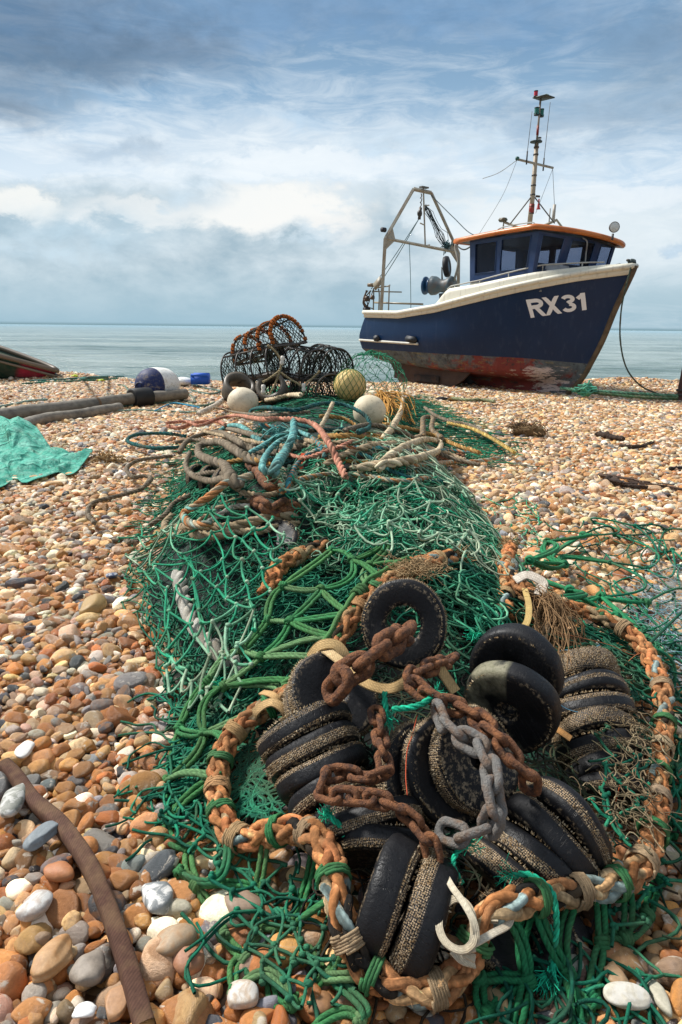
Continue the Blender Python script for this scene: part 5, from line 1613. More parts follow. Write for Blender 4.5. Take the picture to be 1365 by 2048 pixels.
# ---- filler mound of bunched netting; the heap's inner shade is put in its colour
def heap_core():
    ys = np.linspace(.9, 11.6, 240); us = np.linspace(-1, 1, 90)
    Y, U = np.meshgrid(ys, us, indexing='ij')
    X = np.interp(Y, _py, _pc) + U * np.interp(Y, _py, _pw) * .97
    k = np.interp(Y, [.9, 1.9, 2.3, 3, 12], [.2, .3, .7, .9, .93])
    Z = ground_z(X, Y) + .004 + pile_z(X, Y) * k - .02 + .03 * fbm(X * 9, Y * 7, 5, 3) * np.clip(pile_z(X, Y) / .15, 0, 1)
    mb = MB(); mb.add(np.stack([X, Y, Z], -1).reshape(-1, 3), grid_faces(len(ys), len(us), False)[:, ::-1], (1, 1, 1))
    m, nt, b = new_mat('bunched netting with shade colour')
    co = objco(nt)
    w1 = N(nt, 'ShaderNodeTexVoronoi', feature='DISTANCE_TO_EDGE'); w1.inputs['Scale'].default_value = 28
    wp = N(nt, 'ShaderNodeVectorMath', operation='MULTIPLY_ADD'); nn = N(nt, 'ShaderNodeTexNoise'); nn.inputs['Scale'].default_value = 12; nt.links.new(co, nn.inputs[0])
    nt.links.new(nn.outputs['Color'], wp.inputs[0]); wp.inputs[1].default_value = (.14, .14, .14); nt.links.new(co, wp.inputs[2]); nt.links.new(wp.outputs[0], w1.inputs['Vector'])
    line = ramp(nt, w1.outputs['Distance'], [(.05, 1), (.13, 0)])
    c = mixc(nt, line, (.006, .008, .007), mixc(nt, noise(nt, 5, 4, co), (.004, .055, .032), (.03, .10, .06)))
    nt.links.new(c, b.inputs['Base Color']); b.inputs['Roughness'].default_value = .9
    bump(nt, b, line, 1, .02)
    o = mb.build('bunched_net', m)
    tag(o, 'filler mound of bunched netting under the whole heap, inner shade put in its dark colour', 'fishing net')
heap_core()


# ---- ropes --------------------------------------------------------------------------------------------------
def rope(name, pts, wpx, cols, label, seed, lift=.02, fn=None, strands=3, cat='rope', runs=False, weights=None, group=None, fuzz=1.0, pitch=7.0, free=False, k=6, wref=None):
    P = on_heap(pts, lift + (.075 if fn is None and min(p[1] for p in pts) < 960 else 0), fn=fn)
    mid = P[len(P) // 2]
    r = px_size(wpx, mid) / 2 * .82
    C = spline(P, step=.02)
    if not free: C = settle(C, r, fn)
    mb = MB()
    laid_rope(mb, C, r, cols, seed, strands, pitch, k, fuzz, weights, runs)
    o = mb.build(name, M_ROPE)
    tag(o, label, cat, group)
    return o


SALMON = [(.55, .24, .16), (.60, .30, .20), (.50, .22, .15)]
TEAL = [(.03, .13, .125), (.045, .16, .15), (.025, .105, .11)]
TURQ = [(.16, .40, .38), (.22, .46, .42), (.12, .33, .33)]
CREAM = [(.58, .47, .31), (.64, .53, .36), (.54, .42, .27)]
MUSTARD = [(.42, .24, .08), (.47, .29, .11), (.38, .2, .06)]
YELLOW = [(.55, .38, .12), (.60, .43, .16), (.50, .33, .09)]
SPECK = [(.50, .22, .09), (.30, .36, .30), (.45, .36, .24), (.16, .33, .28), (.5, .38, .24)]
BLUEOR = [(.05, .22, .24), (.12, .34, .33), (.48, .19, .09), (.03, .12, .17), (.4, .36, .26)]

rope('rope', [(302, 956), (281, 979), (228, 994), (187, 1006), (176, 1026), (190, 1046)], 12, GREYROPE, 'grey-brown rope end curling out onto the shingle below the tarpaulin', 1, .0)
rope('rope', [(345, 912), (300, 917), (272, 923), (254, 938), (267, 954), (290, 952), (303, 958), (282, 980)], 11, GREYROPE, 'grey-brown rope in an S bend left of the netting', 2, .0)
rope('rope', [(372, 893), (335, 896), (308, 896), (275, 890), (255, 881), (268, 871), (300, 867), (335, 867), (372, 872)], 9.5, TEAL, 'dark teal rope looped on the shingle left of the heap', 3, .0)
rope('rope', [(359, 905), (372, 885), (395, 872), (436, 864), (472, 880), (500, 897), (540, 905), (580, 900)], 17, GREYROPE, 'thick grey rope arching over the upper left of the heap', 4, .05)
rope('rope', [(480, 975), (461, 954), (448, 930), (420, 920), (398, 908), (402, 890), (440, 884), (470, 900), (500, 918), (540, 925)], 17, GREYROPE, 'thick grey rope doubled into a hairpin under the arching grey one', 5, .05)
rope('rope', [(400, 870), (450, 858), (500, 868), (550, 880), (600, 885), (650, 905)], 15, GREYROPE, 'grey rope lying across the heap behind the turquoise tangle', 6, .03)
rope('rope', [(440, 930), (470, 922), (495, 918), (520, 922), (545, 930)], 13, MUSTARD, 'short tan rope beside the turquoise rope, over dark net', 7, .05)
rope('rope', [(340, 1060), (380, 1052), (414, 1052), (458, 1055), (500, 1045), (540, 1034), (592, 1032)], 26, TANROPE, 'thick tan rope running level above the left net', 8, .04)
rope('rope', [(395, 1050), (420, 1028), (450, 1012), (480, 1000), (505, 998)], 20, TANROPE, 'thick tan rope strand curving up inside the speckled loop', 9, .03)
rope('rope', [(410, 1046), (440, 1030), (468, 1014), (500, 1012)], 14, [(.52, .47, .38), (.55, .5, .42), (.48, .43, .34)], 'pale tan rope between the thick tan pair', 10, .05)
rope('rope', [(505, 950), (480, 958), (450, 968), (423, 990), (390, 1012), (368, 1026), (376, 1044), (400, 1050), (425, 1044)], 20, SPECK, 'orange and turquoise speckled rope bent in a hook over tan ropes', 11, .07, runs=True, strands=4)
rope('rope', [(440, 862), (455, 852), (480, 852), (508, 872), (530, 892)], 12, TURQ, 'turquoise rope behind the grey arching rope', 12, .06)
rope('rope', [(498, 832), (503, 820), (530, 815), (590, 820), (630, 810), (660, 806), (690, 810), (718, 822), (737, 838), (738, 855), (718, 864)], 10, TEAL, 'dark teal rope curling round the front cream float', 13, .10)
rope('rope', [(333, 846), (372, 843), (400, 851), (436, 838), (472, 831), (518, 838), (560, 838), (600, 840), (631, 851), (656, 882), (674, 918), (692, 955)], 13, SALMON, 'long salmon pink rope crossing the heap and hanging down its face', 14, .12)
rope('rope', [(335, 852), (360, 856), (390, 846), (430, 842), (452, 850)], 10, SALMON, 'thinner reddish rope beneath the salmon one at left', 15, .08)
rope('rope', [(588, 842), (588, 860), (584, 878), (572, 902), (556, 926), (545, 950)], 21, TURQ, 'fat turquoise braided rope hanging down the middle of the heap', 16, .12, strands=4)
rope('rope', [(585, 872), (560, 882), (536, 905), (525, 932), (535, 946)], 14, TURQ, 'turquoise rope looping left of the fat braided one', 17, .10)
rope('rope', [(500, 905), (520, 895), (560, 870), (590, 862), (620, 872)], 11, TURQ, 'thin turquoise rope crossing behind the fat braided one', 18, .09)
rope('rope', [(575, 985), (580, 955), (600, 922), (640, 898), (680, 895), (720, 896), (785, 897), (836, 903), (890, 900), (940, 905)], 11, BLUEOR, 'blue, orange and white flecked rope running across to the right', 19, .08, runs=True, strands=4)
rope('rope', [(560, 985), (578, 968), (590, 945), (600, 930)], 15, SPECK, 'short orange-flecked rope beside the red plastic tab', 20, .06, runs=True, strands=4)
rope('rope', [(716, 938), (750, 930), (800, 924), (846, 914), (878, 900), (880, 884), (850, 879), (812, 893), (774, 918), (757, 940)], 13, CREAM, 'cream rope doubled back in a long bight at the right', 21, .10)
rope('rope', [(640, 873), (665, 872), (708, 872), (740, 876), (766, 880)], 14, MUSTARD, 'mustard brown ropes lying level below the front float', 22, .07)
rope('rope', [(806, 776), (806, 800), (803, 820), (788, 850), (766, 880)], 11, CREAM, 'cream rope standing up behind the front float', 23, .06)
rope('rope', [(666, 806), (660, 820), (652, 836), (640, 858)], 11, CREAM, 'short stiff cream rope end pointing up in front of the floats', 24, .12, free=True)
rope('rope', [(398, 828), (430, 812), (452, 795), (462, 784)], 12, [(.6, .52, .42), (.64, .56, .46), (.56, .49, .40)], 'pale rope leaning against the left cream float', 25, .06)
rope('rope', [(532, 800), (555, 796), (580, 790), (602, 790)], 10, CREAM, 'thick cream rope end above the teal rope, below the pots', 26, .08)
rope('rope', [(896, 846), (930, 853), (954, 861), (990, 880), (1030, 905)], 9, YELLOW, 'golden yellow rope sloping down the right flank over green net', 27, .05)
rope('rope', [(846, 872), (846, 850), (848, 836), (866, 836), (864, 858), (884, 876)], 11, GREYROPE[:1] + [(.3, .2, .11)], 'brown rope kinked into a loop right of the front float', 28, .08)
rope('rope', [(905, 796), (935, 800), (965, 800), (990, 803)], 9, [(.2, .22, .12), (.26, .27, .16)], 'frayed greenish rope stub on the shingle by the dark block', 29, .0)
rope('rope', [(560, 1000), (600, 985), (640, 975), (700, 970), (760, 975), (830, 985)], 12, TEAL, 'teal rope buried under the pale net in the middle', 30, .02)
rope('rope', [(357, 1165), (364, 1190), (368, 1215), (385, 1258), (412, 1298), (448, 1333), (490, 1368)], 40, [(.47, .44, .38), (.52, .49, .43), (.42, .39, .33)], 'fat off-white rope inside the left net', 31, -.02, runs=True, weights=[1, 1, 1])
rope('rope', [(395, 950), (420, 945), (450, 948), (485, 962)], 14, GREYROPE, 'grey rope end poking from the dark net at the upper left', 32, .04)
rope('rope', [(610, 905), (640, 915), (690, 912), (740, 908), (790, 912), (850, 925)], 13, GREYROPE, 'grey rope under the flecked rope, above the pale net', 33, .05)
rope('rope', [(700, 936), (730, 930), (752, 920), (765, 905)], 12, CREAM, 'short cream rope crossing under the long bight', 34, .05)
rope('rope', [(225, 1085), (250, 1082), (262, 1092)], 16, GREYROPE, 'stub of grey rope poking from under the left net', 35, .0)

for i, (pts, w, c, lb, l) in enumerate([
        ([(352, 885), (395, 880), (440, 886), (490, 892), (540, 890), (600, 896)], 14, GREYROPE, 'grey rope running level under the salmon rope', .05),
        ([(405, 862), (450, 872), (500, 882), (560, 892), (612, 890), (640, 880)], 13, TANROPE, 'tan rope crossing beneath the turquoise tangle', .05),
        ([(620, 862), (660, 858), (700, 866), (750, 870), (790, 862)], 12, GREYROPE, 'grey rope passing behind the front float towards the right', .05),
        ([(560, 838), (600, 850), (650, 860), (690, 858)], 11, TEAL, 'teal rope lying behind the salmon rope in the middle', .06),
        ([(612, 880), (650, 888), (700, 884), (760, 888), (812, 880), (850, 868)], 13, TANROPE, 'tan rope above the flecked rope on the right', .06),
        ([(800, 935), (850, 930), (900, 924), (960, 922), (1000, 915)], 10, SPECK, 'flecked rope half sunk in the green net at the right', .05),
        ([(470, 905), (510, 912), (550, 930), (585, 955), (600, 975)], 15, GREYROPE, 'grey rope dropping past the dark chain links', .05),
        ([(380, 905), (372, 930), (385, 950), (420, 962), (455, 955)], 15, GREYROPE, 'grey rope hanging in a curve over the net-wrapped discs', .05),
        ([(640, 925), (690, 922), (740, 925), (790, 935), (840, 945)], 11, MUSTARD, 'mustard rope under the cream bight', .04),
        ([(520, 850), (560, 856), (610, 868), (640, 890), (650, 915)], 11, BLUEOR, 'flecked blue rope falling beside the turquoise one', .07),
        ([(430, 815), (470, 824), (520, 830), (570, 828), (620, 824)], 9, GREYROPE, 'grey rope in front of the left cream float', .06),
        ([(760, 900), (800, 905), (830, 918), (835, 935), (800, 945)], 10, TEAL, 'teal rope curled inside the cream bight', .05),
        ([(345, 1030), (330, 1050), (345, 1068), (400, 1072), (470, 1068)], 20, TANROPE, 'thick tan rope end below the level tan rope on the left', .03),
        ([(470, 1062), (520, 1062), (560, 1052), (600, 1046)], 18, TANROPE, 'thick tan rope lying under the level one towards the middle', .03)]):
    rope('rope', pts, w, c, lb, 80 + i, l)

for i, (pts, w, c, lb, l) in enumerate([
        ([(650, 930), (700, 905), (760, 890), (830, 892), (890, 905), (930, 920)], 12, TANROPE, 'tan rope arching over the cream bight to the right', .07),
        ([(690, 862), (740, 850), (800, 862), (850, 890), (900, 915), (960, 930)], 11, GREYROPE, 'grey rope slanting down the right flank', .07),
        ([(770, 850), (820, 858), (870, 872), (920, 893), (960, 905)], 10, MUSTARD, 'mustard rope slanting down the right flank above the grey one', .06),
        ([(600, 958), (660, 948), (730, 952), (800, 962), (860, 955), (910, 945)], 12, SPECK, 'orange flecked rope along the upper edge of the pale net', .07),
        ([(700, 900), (740, 915), (790, 945), (840, 960), (900, 965)], 11, TEAL, 'teal rope running down under the cream bight', .06),
        ([(480, 985), (540, 990), (600, 970), (640, 960)], 14, TANROPE, 'tan rope bridging the rusty links and the pale net', .06),
        ([(380, 990), (350, 1005), (330, 1030), (300, 1050)], 13, GREYROPE, 'grey rope trailing off the left shoulder of the heap', .05),
        ([(560, 905), (610, 915), (660, 900), (700, 885), (730, 868)], 11, SALMON, 'second salmon rope running back towards the front float', .08),
        ([(850, 815), (870, 830), (900, 842), (940, 850), (975, 868)], 9, GREYROPE, 'thin grey rope on the right shoulder beside the golden one', .05),
        ([(640, 832), (690, 838), (740, 868), (800, 880)], 10, MUSTARD, 'mustard rope looping under the front float', .06)]):
    rope('rope', pts, w, c, lb, 110 + i, l)
# ropes on the shingle behind, among the pipes
for i, (pts, w, c, lb) in enumerate([
        ([(236, 770), (250, 772), (262, 790), (272, 805), (262, 812), (240, 806)], 6, [(.16, .22, .17), (.2, .26, .2)], 'grey-green rope looped round the black pipe collar'),
        ([(210, 818), (250, 812), (300, 806), (350, 806), (400, 812), (430, 806)], 6, [(.14, .27, .21), (.2, .33, .26)], 'pale green rope snaking on the shingle before the buoy'),
        ([(225, 822), (280, 820), (330, 822), (380, 824), (420, 820)], 5, [(.25, .4, .33), (.3, .44, .38)], 'thin mint rope lying nearest the camera before the buoy'),
        ([(300, 792), (330, 780), (350, 776), (380, 790), (390, 805), (360, 800)], 5, [(.16, .2, .15), (.2, .24, .18)], 'thin grey-green rope looped right of the buoy'),
        ([(350, 772), (380, 768), (410, 776), (440, 782), (420, 788), (380, 780)], 6, [(.13, .2, .17), (.17, .24, .2)], 'coiled grey-green rope behind the left cream float'),
        ([(60, 762), (110, 760), (160, 757), (215, 754), (255, 752)], 6, [(.05, .16, .14), (.08, .2, .17)], 'dark teal rope trailing along the crest by the small boat'),
        ([(45, 768), (95, 764), (150, 762), (200, 760), (235, 757)], 5, [(.05, .19, .13), (.09, .22, .16)], 'green rope trailing in front of the teal one on the crest'),
        ([(-10, 815), (30, 808), (60, 802), (95, 799)], 7, [(.30, .42, .36), (.25, .36, .3)], 'pale green rope lying over the dark pipe at the far left'),
        ([(262, 764), (290, 772), (280, 790), (268, 800), (284, 796), (298, 782)], 3, [(.02, .2, .42), (.03, .25, .5)], 'bright blue cord knotted beside the buoy')]):
    rope('rope', pts, w, c, lb, 50 + i, .02, fn=lambda x, y: ground_z(x, y) + PEB, fuzz=0, k=5)
# blue twine
rope('rope', [(310, 822), (330, 812), (350, 806), (375, 810), (400, 815)], 3, [(.02, .28, .5), (.03, .32, .55)], 'bright blue twine lying on the pale green ropes', 70, .05, fn=lambda x, y: ground_z(x, y) + PEB, fuzz=0, k=5)


# ---- the big plaited orange rope bounding the net mouth
def big_rope():
    pts = [(1022, 1092, .36), (1010, 1135, .35), (1040, 1172, .35), (1075, 1195, .32), (1130, 1212, .25), (1195, 1230, .23), (1255, 1262, .21), (1295, 1305, .18), (1322, 1370, .16), (1330, 1440, .14), (1320, 1520, .13), (1314, 1600, .13), (1305, 1680, .12),
           (1280, 1735, .12), (1225, 1770, .12), (1150, 1785, .14), (1075, 1795, .16), (1010, 1812, .17), (970, 1845, .15), (945, 1900, .11), (915, 1958, .08), (865, 1992, .07), (805, 1985, .07), (745, 1950, .08), (702, 1890, .12), (680, 1820, .16), (668, 1750, .18), (645, 1690, .18), (595, 1662, .16), (530, 1668, .12), (468, 1680, .08),
           (442, 1640, .06), (440, 1570, .08), (462, 1505, .11), (505, 1452, .15), (560, 1405, .20), (620, 1355, .26), (665, 1300, .31), (705, 1235, .37), (755, 1180, .42), (810, 1145, .44), (862, 1125, .44), (905, 1120, .42)]
    C = spline(np.array([at_z(*p) for p in pts]), step=.012)
    r = .0272
    C = settle(C, r, lambda x, y: top_z(x, y) + np.interp(y, [1.3, 1.6], [.015, .05]))
    # worn unevenness
    C = C + .006 * np.stack([fbm(np.arange(len(C)) * .08, np.zeros(len(C)), 3 + i) for i in range(3)], 1)
    mb = MB(); P = plaited_rope(mb, C, r, 5)
    o = mb.build('footrope', M_ROPE)
    tag(o, 'thick plaited orange rope with blue and black strands looping round the rubber discs', 'rope')
    org = np.array(o.location)
    n = len(P)
    for f, c in [(.045, (.48, .36, .2)), (.135, (.40, .28, .16)), (.20, (.44, .30, .17)), (.27, (.36, .25, .15)), (.335, (.44, .33, .2)), (.385, (.36, .26, .17)), (.435, (.42, .30, .18)), (.478, (.38, .27, .16)), (.56, (.34, .24, .14)), (.60, (.42, .30, .18)), (.655, (.36, .25, .15)), (.70, (.44, .29, .15)), (.735, (.47, .27, .13)), (.775, (.48, .30, .14)), (.83, (.46, .30, .15)), (.89, (.5, .27, .12))]:
        sb = MB(); seizing(sb, P, int(f * n), r * 1.13, .030, c, 6, int(f * 1000))
        sb.build('whipping', M_ROPE, o, origin=org)
    # green twine lashings where the coarse mesh is hitched on
    for f in (.31, .36, .41, .455, .50, .535, .585, .625, .675, .72, .755, .80, .85, .91):
        sb = MB(); seizing(sb, P, int(f * n), r * 1.17, .020, (.035, .17, .06), 3, int(f * 777)); sb.build('lashing', M_TWINE, o, origin=org)
    # frayed tails at both ends
    fb = MB(); rg = np.random.default_rng(4)
    for e, d in ((P[-1], P[-1] - P[-8]), (P[0], P[0] - P[8])):
        d = d / np.linalg.norm(d); S = []
        for k in range(150):
            q = e + rg.normal(0, .012, 3); L = rg.uniform(.02, .06); S.append(np.array([q - d * .02, q + d * L * .5 + rg.normal(0, .010, 3), q + d * L + rg.normal(0, .022, 3)]))
        tubes(fb, np.array(S), .0012, 3, np.array([(.45, .27, .13)]) * rg.uniform(.6, 1.2, (len(S), 1)))
    fb.build('frayed_end', M_ROPE, o, origin=org)
    return P
BIG = big_rope()
def orange_piece(pts, wpx, label, seed, lift=.02, zs=True):
    C = spline(np.array([at_z(*p) for p in pts]) if zs else on_heap(pts, lift), step=.012)
    r = px_size(wpx, C[len(C) // 2]) / 2
    mb = MB(); P = plaited_rope(mb, C, r, seed)
    o = mb.build('rope', M_ROPE); tag(o, label, 'rope')
    sb = MB(); seizing(sb, P, int(.35 * len(P)), r * 1.13, .025, (.45, .3, .15), 6, seed); sb.build('whipping', M_ROPE, o, origin=np.array(o.location))
orange_piece([(655, 1090), (630, 1100), (607, 1108), (575, 1124), (552, 1142), (545, 1165), (530, 1188)], 32, 'short orange plaited rope end on the green net left of the ring disc', 71, .06, False)
orange_piece([(905, 1116), (880, 1122), (850, 1130), (815, 1135)], 40, 'stub of frayed ginger rope lying over the top of the ring disc', 72, .09, False)
orange_piece([(1012, 1235, .30), (1008, 1200, .32), (1018, 1165, .34), (1022, 1130, .355)], 34, 'orange rope leg doubled beside the upper rope end at the right', 73)


# ---- beige webbing straps
def strap(pts, wpx, cols, label, seed, T=.0028, cat='strap', name='webbing_strap', zs=True, tilt=0.0, fn=None, lift=.02):
    rg = np.random.default_rng(seed)
    C = spline(np.array([at_z(*p) for p in pts]) if zs else on_heap(pts, lift, fn=fn), step=.004)
    w = px_size(wpx, C[len(C) // 2]) / 2
    n = len(C)
    Tn = np.gradient(C, axis=0); Tn /= np.linalg.norm(Tn, axis=1, keepdims=True)
    view = np.array([0, 0, CAM_H]) - C; view /= np.linalg.norm(view, axis=1, keepdims=True)
    up = np.array([0, 0, 1.0])
    nr = .55 * view + .6 * up + .18 * np.stack([fbm(np.arange(n) * .02, np.zeros(n), seed + i) for i in range(3)], 1) + tilt * np.array([1, 0, 0])
    nr -= Tn * (nr * Tn).sum(1, keepdims=True); nr /= np.linalg.norm(nr, axis=1, keepdims=True)
    sd_ = np.cross(Tn, nr)
    u = np.array([-1, -.85, -.6, -.35, -.1, .1, .35, .6, .85, 1]); h = np.array([0, .85, .95, 1, 1, 1, 1, .95, .85, 0])
    ring = [(a, b) for a, b in zip(u, h)] + [(a, -b) for a, b in zip(u[::-1][1:-1], h[::-1][1:-1])]
    V = np.stack([C + sd_ * w * a + nr * T * b for a, b in ring], 1)
    cc = np.array(cols[0]) * (1 + .08 * rg.normal(size=(n, 1)))
    mix = np.clip(vnoise(np.arange(n) * .012, np.zeros(n), seed) * 1.6 - .3, 0, 1)[:, None]
    cc = cc * (1 - mix) + np.array(cols[-1]) * mix
    wv_ = 1 + .20 * (((np.arange(n)[:, None] + np.arange(len(ring))[None] * 1) // 1 % 2) * 2 - 1) + .10 * rg.normal(size=(n, len(ring)))
    mb = MB(); mb.add(V.reshape(-1, 3), grid_faces(n, len(ring)), np.clip(cc[:, None] * wv_[..., None], .01, 1).reshape(-1, 3))
    # stitched ribs along the weave
    for a in ((-.85, -.5, 0, .5, .85) if T < .005 else ()): tube(mb, C + sd_ * w * a + nr * T * .8, T * .38, 4, cc * .92, cap=False)
    o = mb.build(name, M_STRAP); tag(o, label, cat)
    return o
BEIGE = [(.52, .41, .25), (.46, .31, .14)]
strap([(628, 1306, .335), (648, 1300, .36), (668, 1312, .365), (690, 1330, .365), (712, 1352, .36), (740, 1370, .355), (775, 1378, .35), (805, 1368, .365), (832, 1345, .39), (858, 1330, .40), (876, 1332, .39), (890, 1352, .37), (912, 1384, .34)], 24, BEIGE, 'beige webbing strap wavering across the chains below the ring disc', 1)
strap([(618, 1318, .32), (640, 1292, .37), (672, 1290, .375), (690, 1318, .345), (676, 1338, .31)], 26, BEIGE, 'beige webbing knotted round the orange rope left of the ring disc', 2)
strap([(500, 1458, .16), (510, 1425, .20), (545, 1405, .235), (575, 1430, .21), (560, 1462, .17)], 20, [(.52, .36, .18), (.48, .30, .13)], 'tan webbing wound over the orange rope at its left bend', 3)
strap([(524, 1385, .215), (548, 1392, .24), (568, 1420, .21)], 16, [(.52, .36, .18), (.48, .30, .13)], 'narrow tan webbing turn above the left bend of orange rope', 4)
strap([(888, 1745, .20), (905, 1775, .21), (930, 1810, .21), (948, 1845, .20), (952, 1880, .18), (935, 1900, .17)], 14, [(.56, .50, .38), (.34, .22, .10)], 'off-white strap running from the chain down to the front knot', 5)
strap([(950, 1896, .17), (915, 1900, .17), (888, 1880, .175), (878, 1845, .185), (890, 1812, .19), (915, 1798, .195), (938, 1815, .195), (948, 1850, .19), (946, 1885, .18), (930, 1905, .165), (950, 1918, .155)], 15, [(.58, .52, .41), (.52, .45, .33)], 'off-white webbing loop standing in front of the front discs', 6)
strap([(905, 1900, .15), (925, 1920, .14), (948, 1928, .12)], 18, [(.58, .52, .41), (.52, .45, .33)], 'off-white webbing tail below the front knot', 7)
strap([(945, 1890, .17), (985, 1868, .17), (1018, 1848, .16), (1020, 1815, .17), (1000, 1790, .165), (985, 1812, .17), (990, 1845, .17)], 14, [(.58, .52, .41), (.46, .38, .26)], 'off-white webbing lashed round the lower orange rope', 8)
strap([(1050, 1178, .36), (1058, 1210, .36), (1054, 1245, .36), (1030, 1270, .35)], 13, [(.55, .32, .08), (.5, .36, .14)], 'golden webbing tag hanging above the smooth disc at right', 9)
strap([(1098, 1228, .31), (1092, 1260, .30), (1082, 1300, .28)], 14, [(.46, .33, .2), (.4, .27, .15)], 'tan webbing tag hanging beside the golden one', 10)
strap([(1102, 1452, .22), (1122, 1464, .22), (1142, 1478, .21)], 14, [(.42, .22, .08), (.36, .18, .06)], 'short brown webbing end sticking out beside the algae-stained disc', 11)
strap([(1030, 1160, .375), (1055, 1150, .39), (1085, 1165, .375), (1078, 1190, .345)], 22, [(.60, .53, .44), (.55, .47, .37)], 'cream cloth strip tied round the orange rope at upper right', 12)
strap([(10, 1532), (30, 1552), (69, 1603), (126, 1655), (179, 1732), (217, 1818), (252, 1920), (292, 2060)], 33, [(.105, .055, .038), (.075, .036, .024)], 'long dark brown woven strap lying across the pebbles at lower left', 13, T=.021, zs=False, fn=lambda x, y: ground_z(x, y) + PEB, lift=.018)
strap([(1120, 2060), (1128, 2000), (1150, 1950), (1165, 1900)], 44, [(.17, .11, .09), (.13, .08, .06)], 'brown woven strap emerging under the net at lower right', 14, T=.009, zs=False, fn=lambda x, y: ground_z(x, y) + PEB, lift=.004)
strap([(596, 945), (602, 925), (610, 908)], 14, [(.6, .06, .02), (.62, .08, .03)], 'bright red plastic strip poking up at mid heap', 15, zs=False, lift=.13)
strap([(820, 1150), (835, 1170), (848, 1200)], 10, [(.62, .58, .5), (.5, .42, .32)], 'pale torn strip draped over the edge of the ring disc', 16, zs=False, lift=.06)

_LOOP = np.concatenate([BIG[::4, :2]])
def outside(Q, pad=0.0):
    """true for points outside the mouth bounded by the big rope"""
    ins = np.zeros(len(Q), bool); j = len(_LOOP) - 1
    for i in range(len(_LOOP)):
        xi, yi = _LOOP[i]; xj, yj = _LOOP[j]
        c = ((yi > Q[:, 1]) != (yj > Q[:, 1])) & (Q[:, 0] < (xj - xi) * (Q[:, 1] - yi) / (yj - yi + 1e-12) + xi)
        ins ^= c; j = i
    return ~ins


# ---- netting -------------------------------------------------------------------------------------------------
def net(name, label, fnc):
    mb = MB(); fnc(mb); o = mb.build(name, M_TWINE); tag(o, label, 'fishing net'); return o


def n_left(mb):
    g0 = [[(285, 1035), (440, 1050), (600, 1060)], [(238, 1140), (410, 1150), (580, 1180)], [(320, 1290), (420, 1310), (540, 1320)], [(355, 1440), (420, 1460), (490, 1440)]]
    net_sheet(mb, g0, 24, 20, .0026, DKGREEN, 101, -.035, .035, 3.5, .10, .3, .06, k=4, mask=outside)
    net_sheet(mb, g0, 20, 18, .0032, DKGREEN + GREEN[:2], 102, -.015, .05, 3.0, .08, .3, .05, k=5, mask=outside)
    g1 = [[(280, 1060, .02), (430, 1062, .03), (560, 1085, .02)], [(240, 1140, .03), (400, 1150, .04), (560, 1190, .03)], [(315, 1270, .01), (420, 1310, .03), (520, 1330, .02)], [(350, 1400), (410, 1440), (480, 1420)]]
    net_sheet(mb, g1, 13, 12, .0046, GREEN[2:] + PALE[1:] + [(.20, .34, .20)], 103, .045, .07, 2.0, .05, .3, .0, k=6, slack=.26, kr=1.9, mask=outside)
net('fishing_net', 'dark green trawl net with paler top meshes draped over the left flank of the heap', n_left)


def n_leftskirt(mb):
    g = [[(275, 1160), (320, 1200), (360, 1230)], [(330, 1330), (365, 1340), (420, 1350)], [(355, 1480), (385, 1490), (440, 1500)], [(355, 1620), (385, 1630), (440, 1640)]]
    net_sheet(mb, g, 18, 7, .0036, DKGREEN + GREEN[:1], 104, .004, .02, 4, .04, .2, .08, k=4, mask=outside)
    tangle(mb, [(350, 1420), (440, 1420), (470, 1500), (440, 1620), (380, 1640), (350, 1560)], 120, .0036, DKGREEN + GREEN[:2], 105, .0, .04, .035, mask=outside)
    tangle(mb, [(460, 1500), (540, 1480), (545, 1640), (455, 1640)], 90, .0034, DKGREEN, 106, -.05, .0, .03)
net('fishing_net', 'fine dark green net trailing onto the pebbles left of the orange rope', n_leftskirt)


def not_right(P, lim=.45):
    return (P[:, 0] - np.interp(P[:, 1], _py, _pc)) / np.interp(P[:, 1], _py, _pw) < lim


def on_pile(P):
    return pile_z(P[:, 0], P[:, 1]) > .02


def n_centre(mb):
    g = [[(585, 968), (780, 958), (965, 940)], [(590, 1030), (800, 1010), (1010, 1020)], [(640, 1100), (850, 1080), (1030, 1090)], [(700, 1165), (900, 1180), (1005, 1230)]]
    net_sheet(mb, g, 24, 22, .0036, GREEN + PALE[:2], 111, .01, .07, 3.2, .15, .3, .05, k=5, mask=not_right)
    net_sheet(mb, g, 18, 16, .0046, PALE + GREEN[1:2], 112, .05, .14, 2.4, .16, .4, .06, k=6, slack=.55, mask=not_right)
    tangle(mb, [(880, 935), (975, 928), (1010, 1000), (1025, 1090), (1000, 1190), (920, 1120), (900, 1000)], 420, .0034, PALE + GREEN + DKGREEN[2:], 115, .0, .12, .04, npt=12, curl=1.0, k=5, mask=on_pile)
    tangle(mb, [(600, 960), (960, 935), (1005, 1040), (1000, 1180), (900, 1190), (720, 1150), (620, 1080)], 760, .0031, PALE + PALE[1:] + GREEN[1:], 113, .01, .15, .04, npt=13, curl=.85, mask=on_pile)
    tangle(mb, [(830, 930), (960, 930), (985, 1000), (900, 1040), (800, 1000)], 420, .0040, PALE[2:] + [(.36, .42, .29)], 114, .04, .18, .05, npt=13, curl=.7, k=5, mask=on_pile)
net('fishing_net', 'pale and bright green net bunched over the middle of the heap', n_centre)


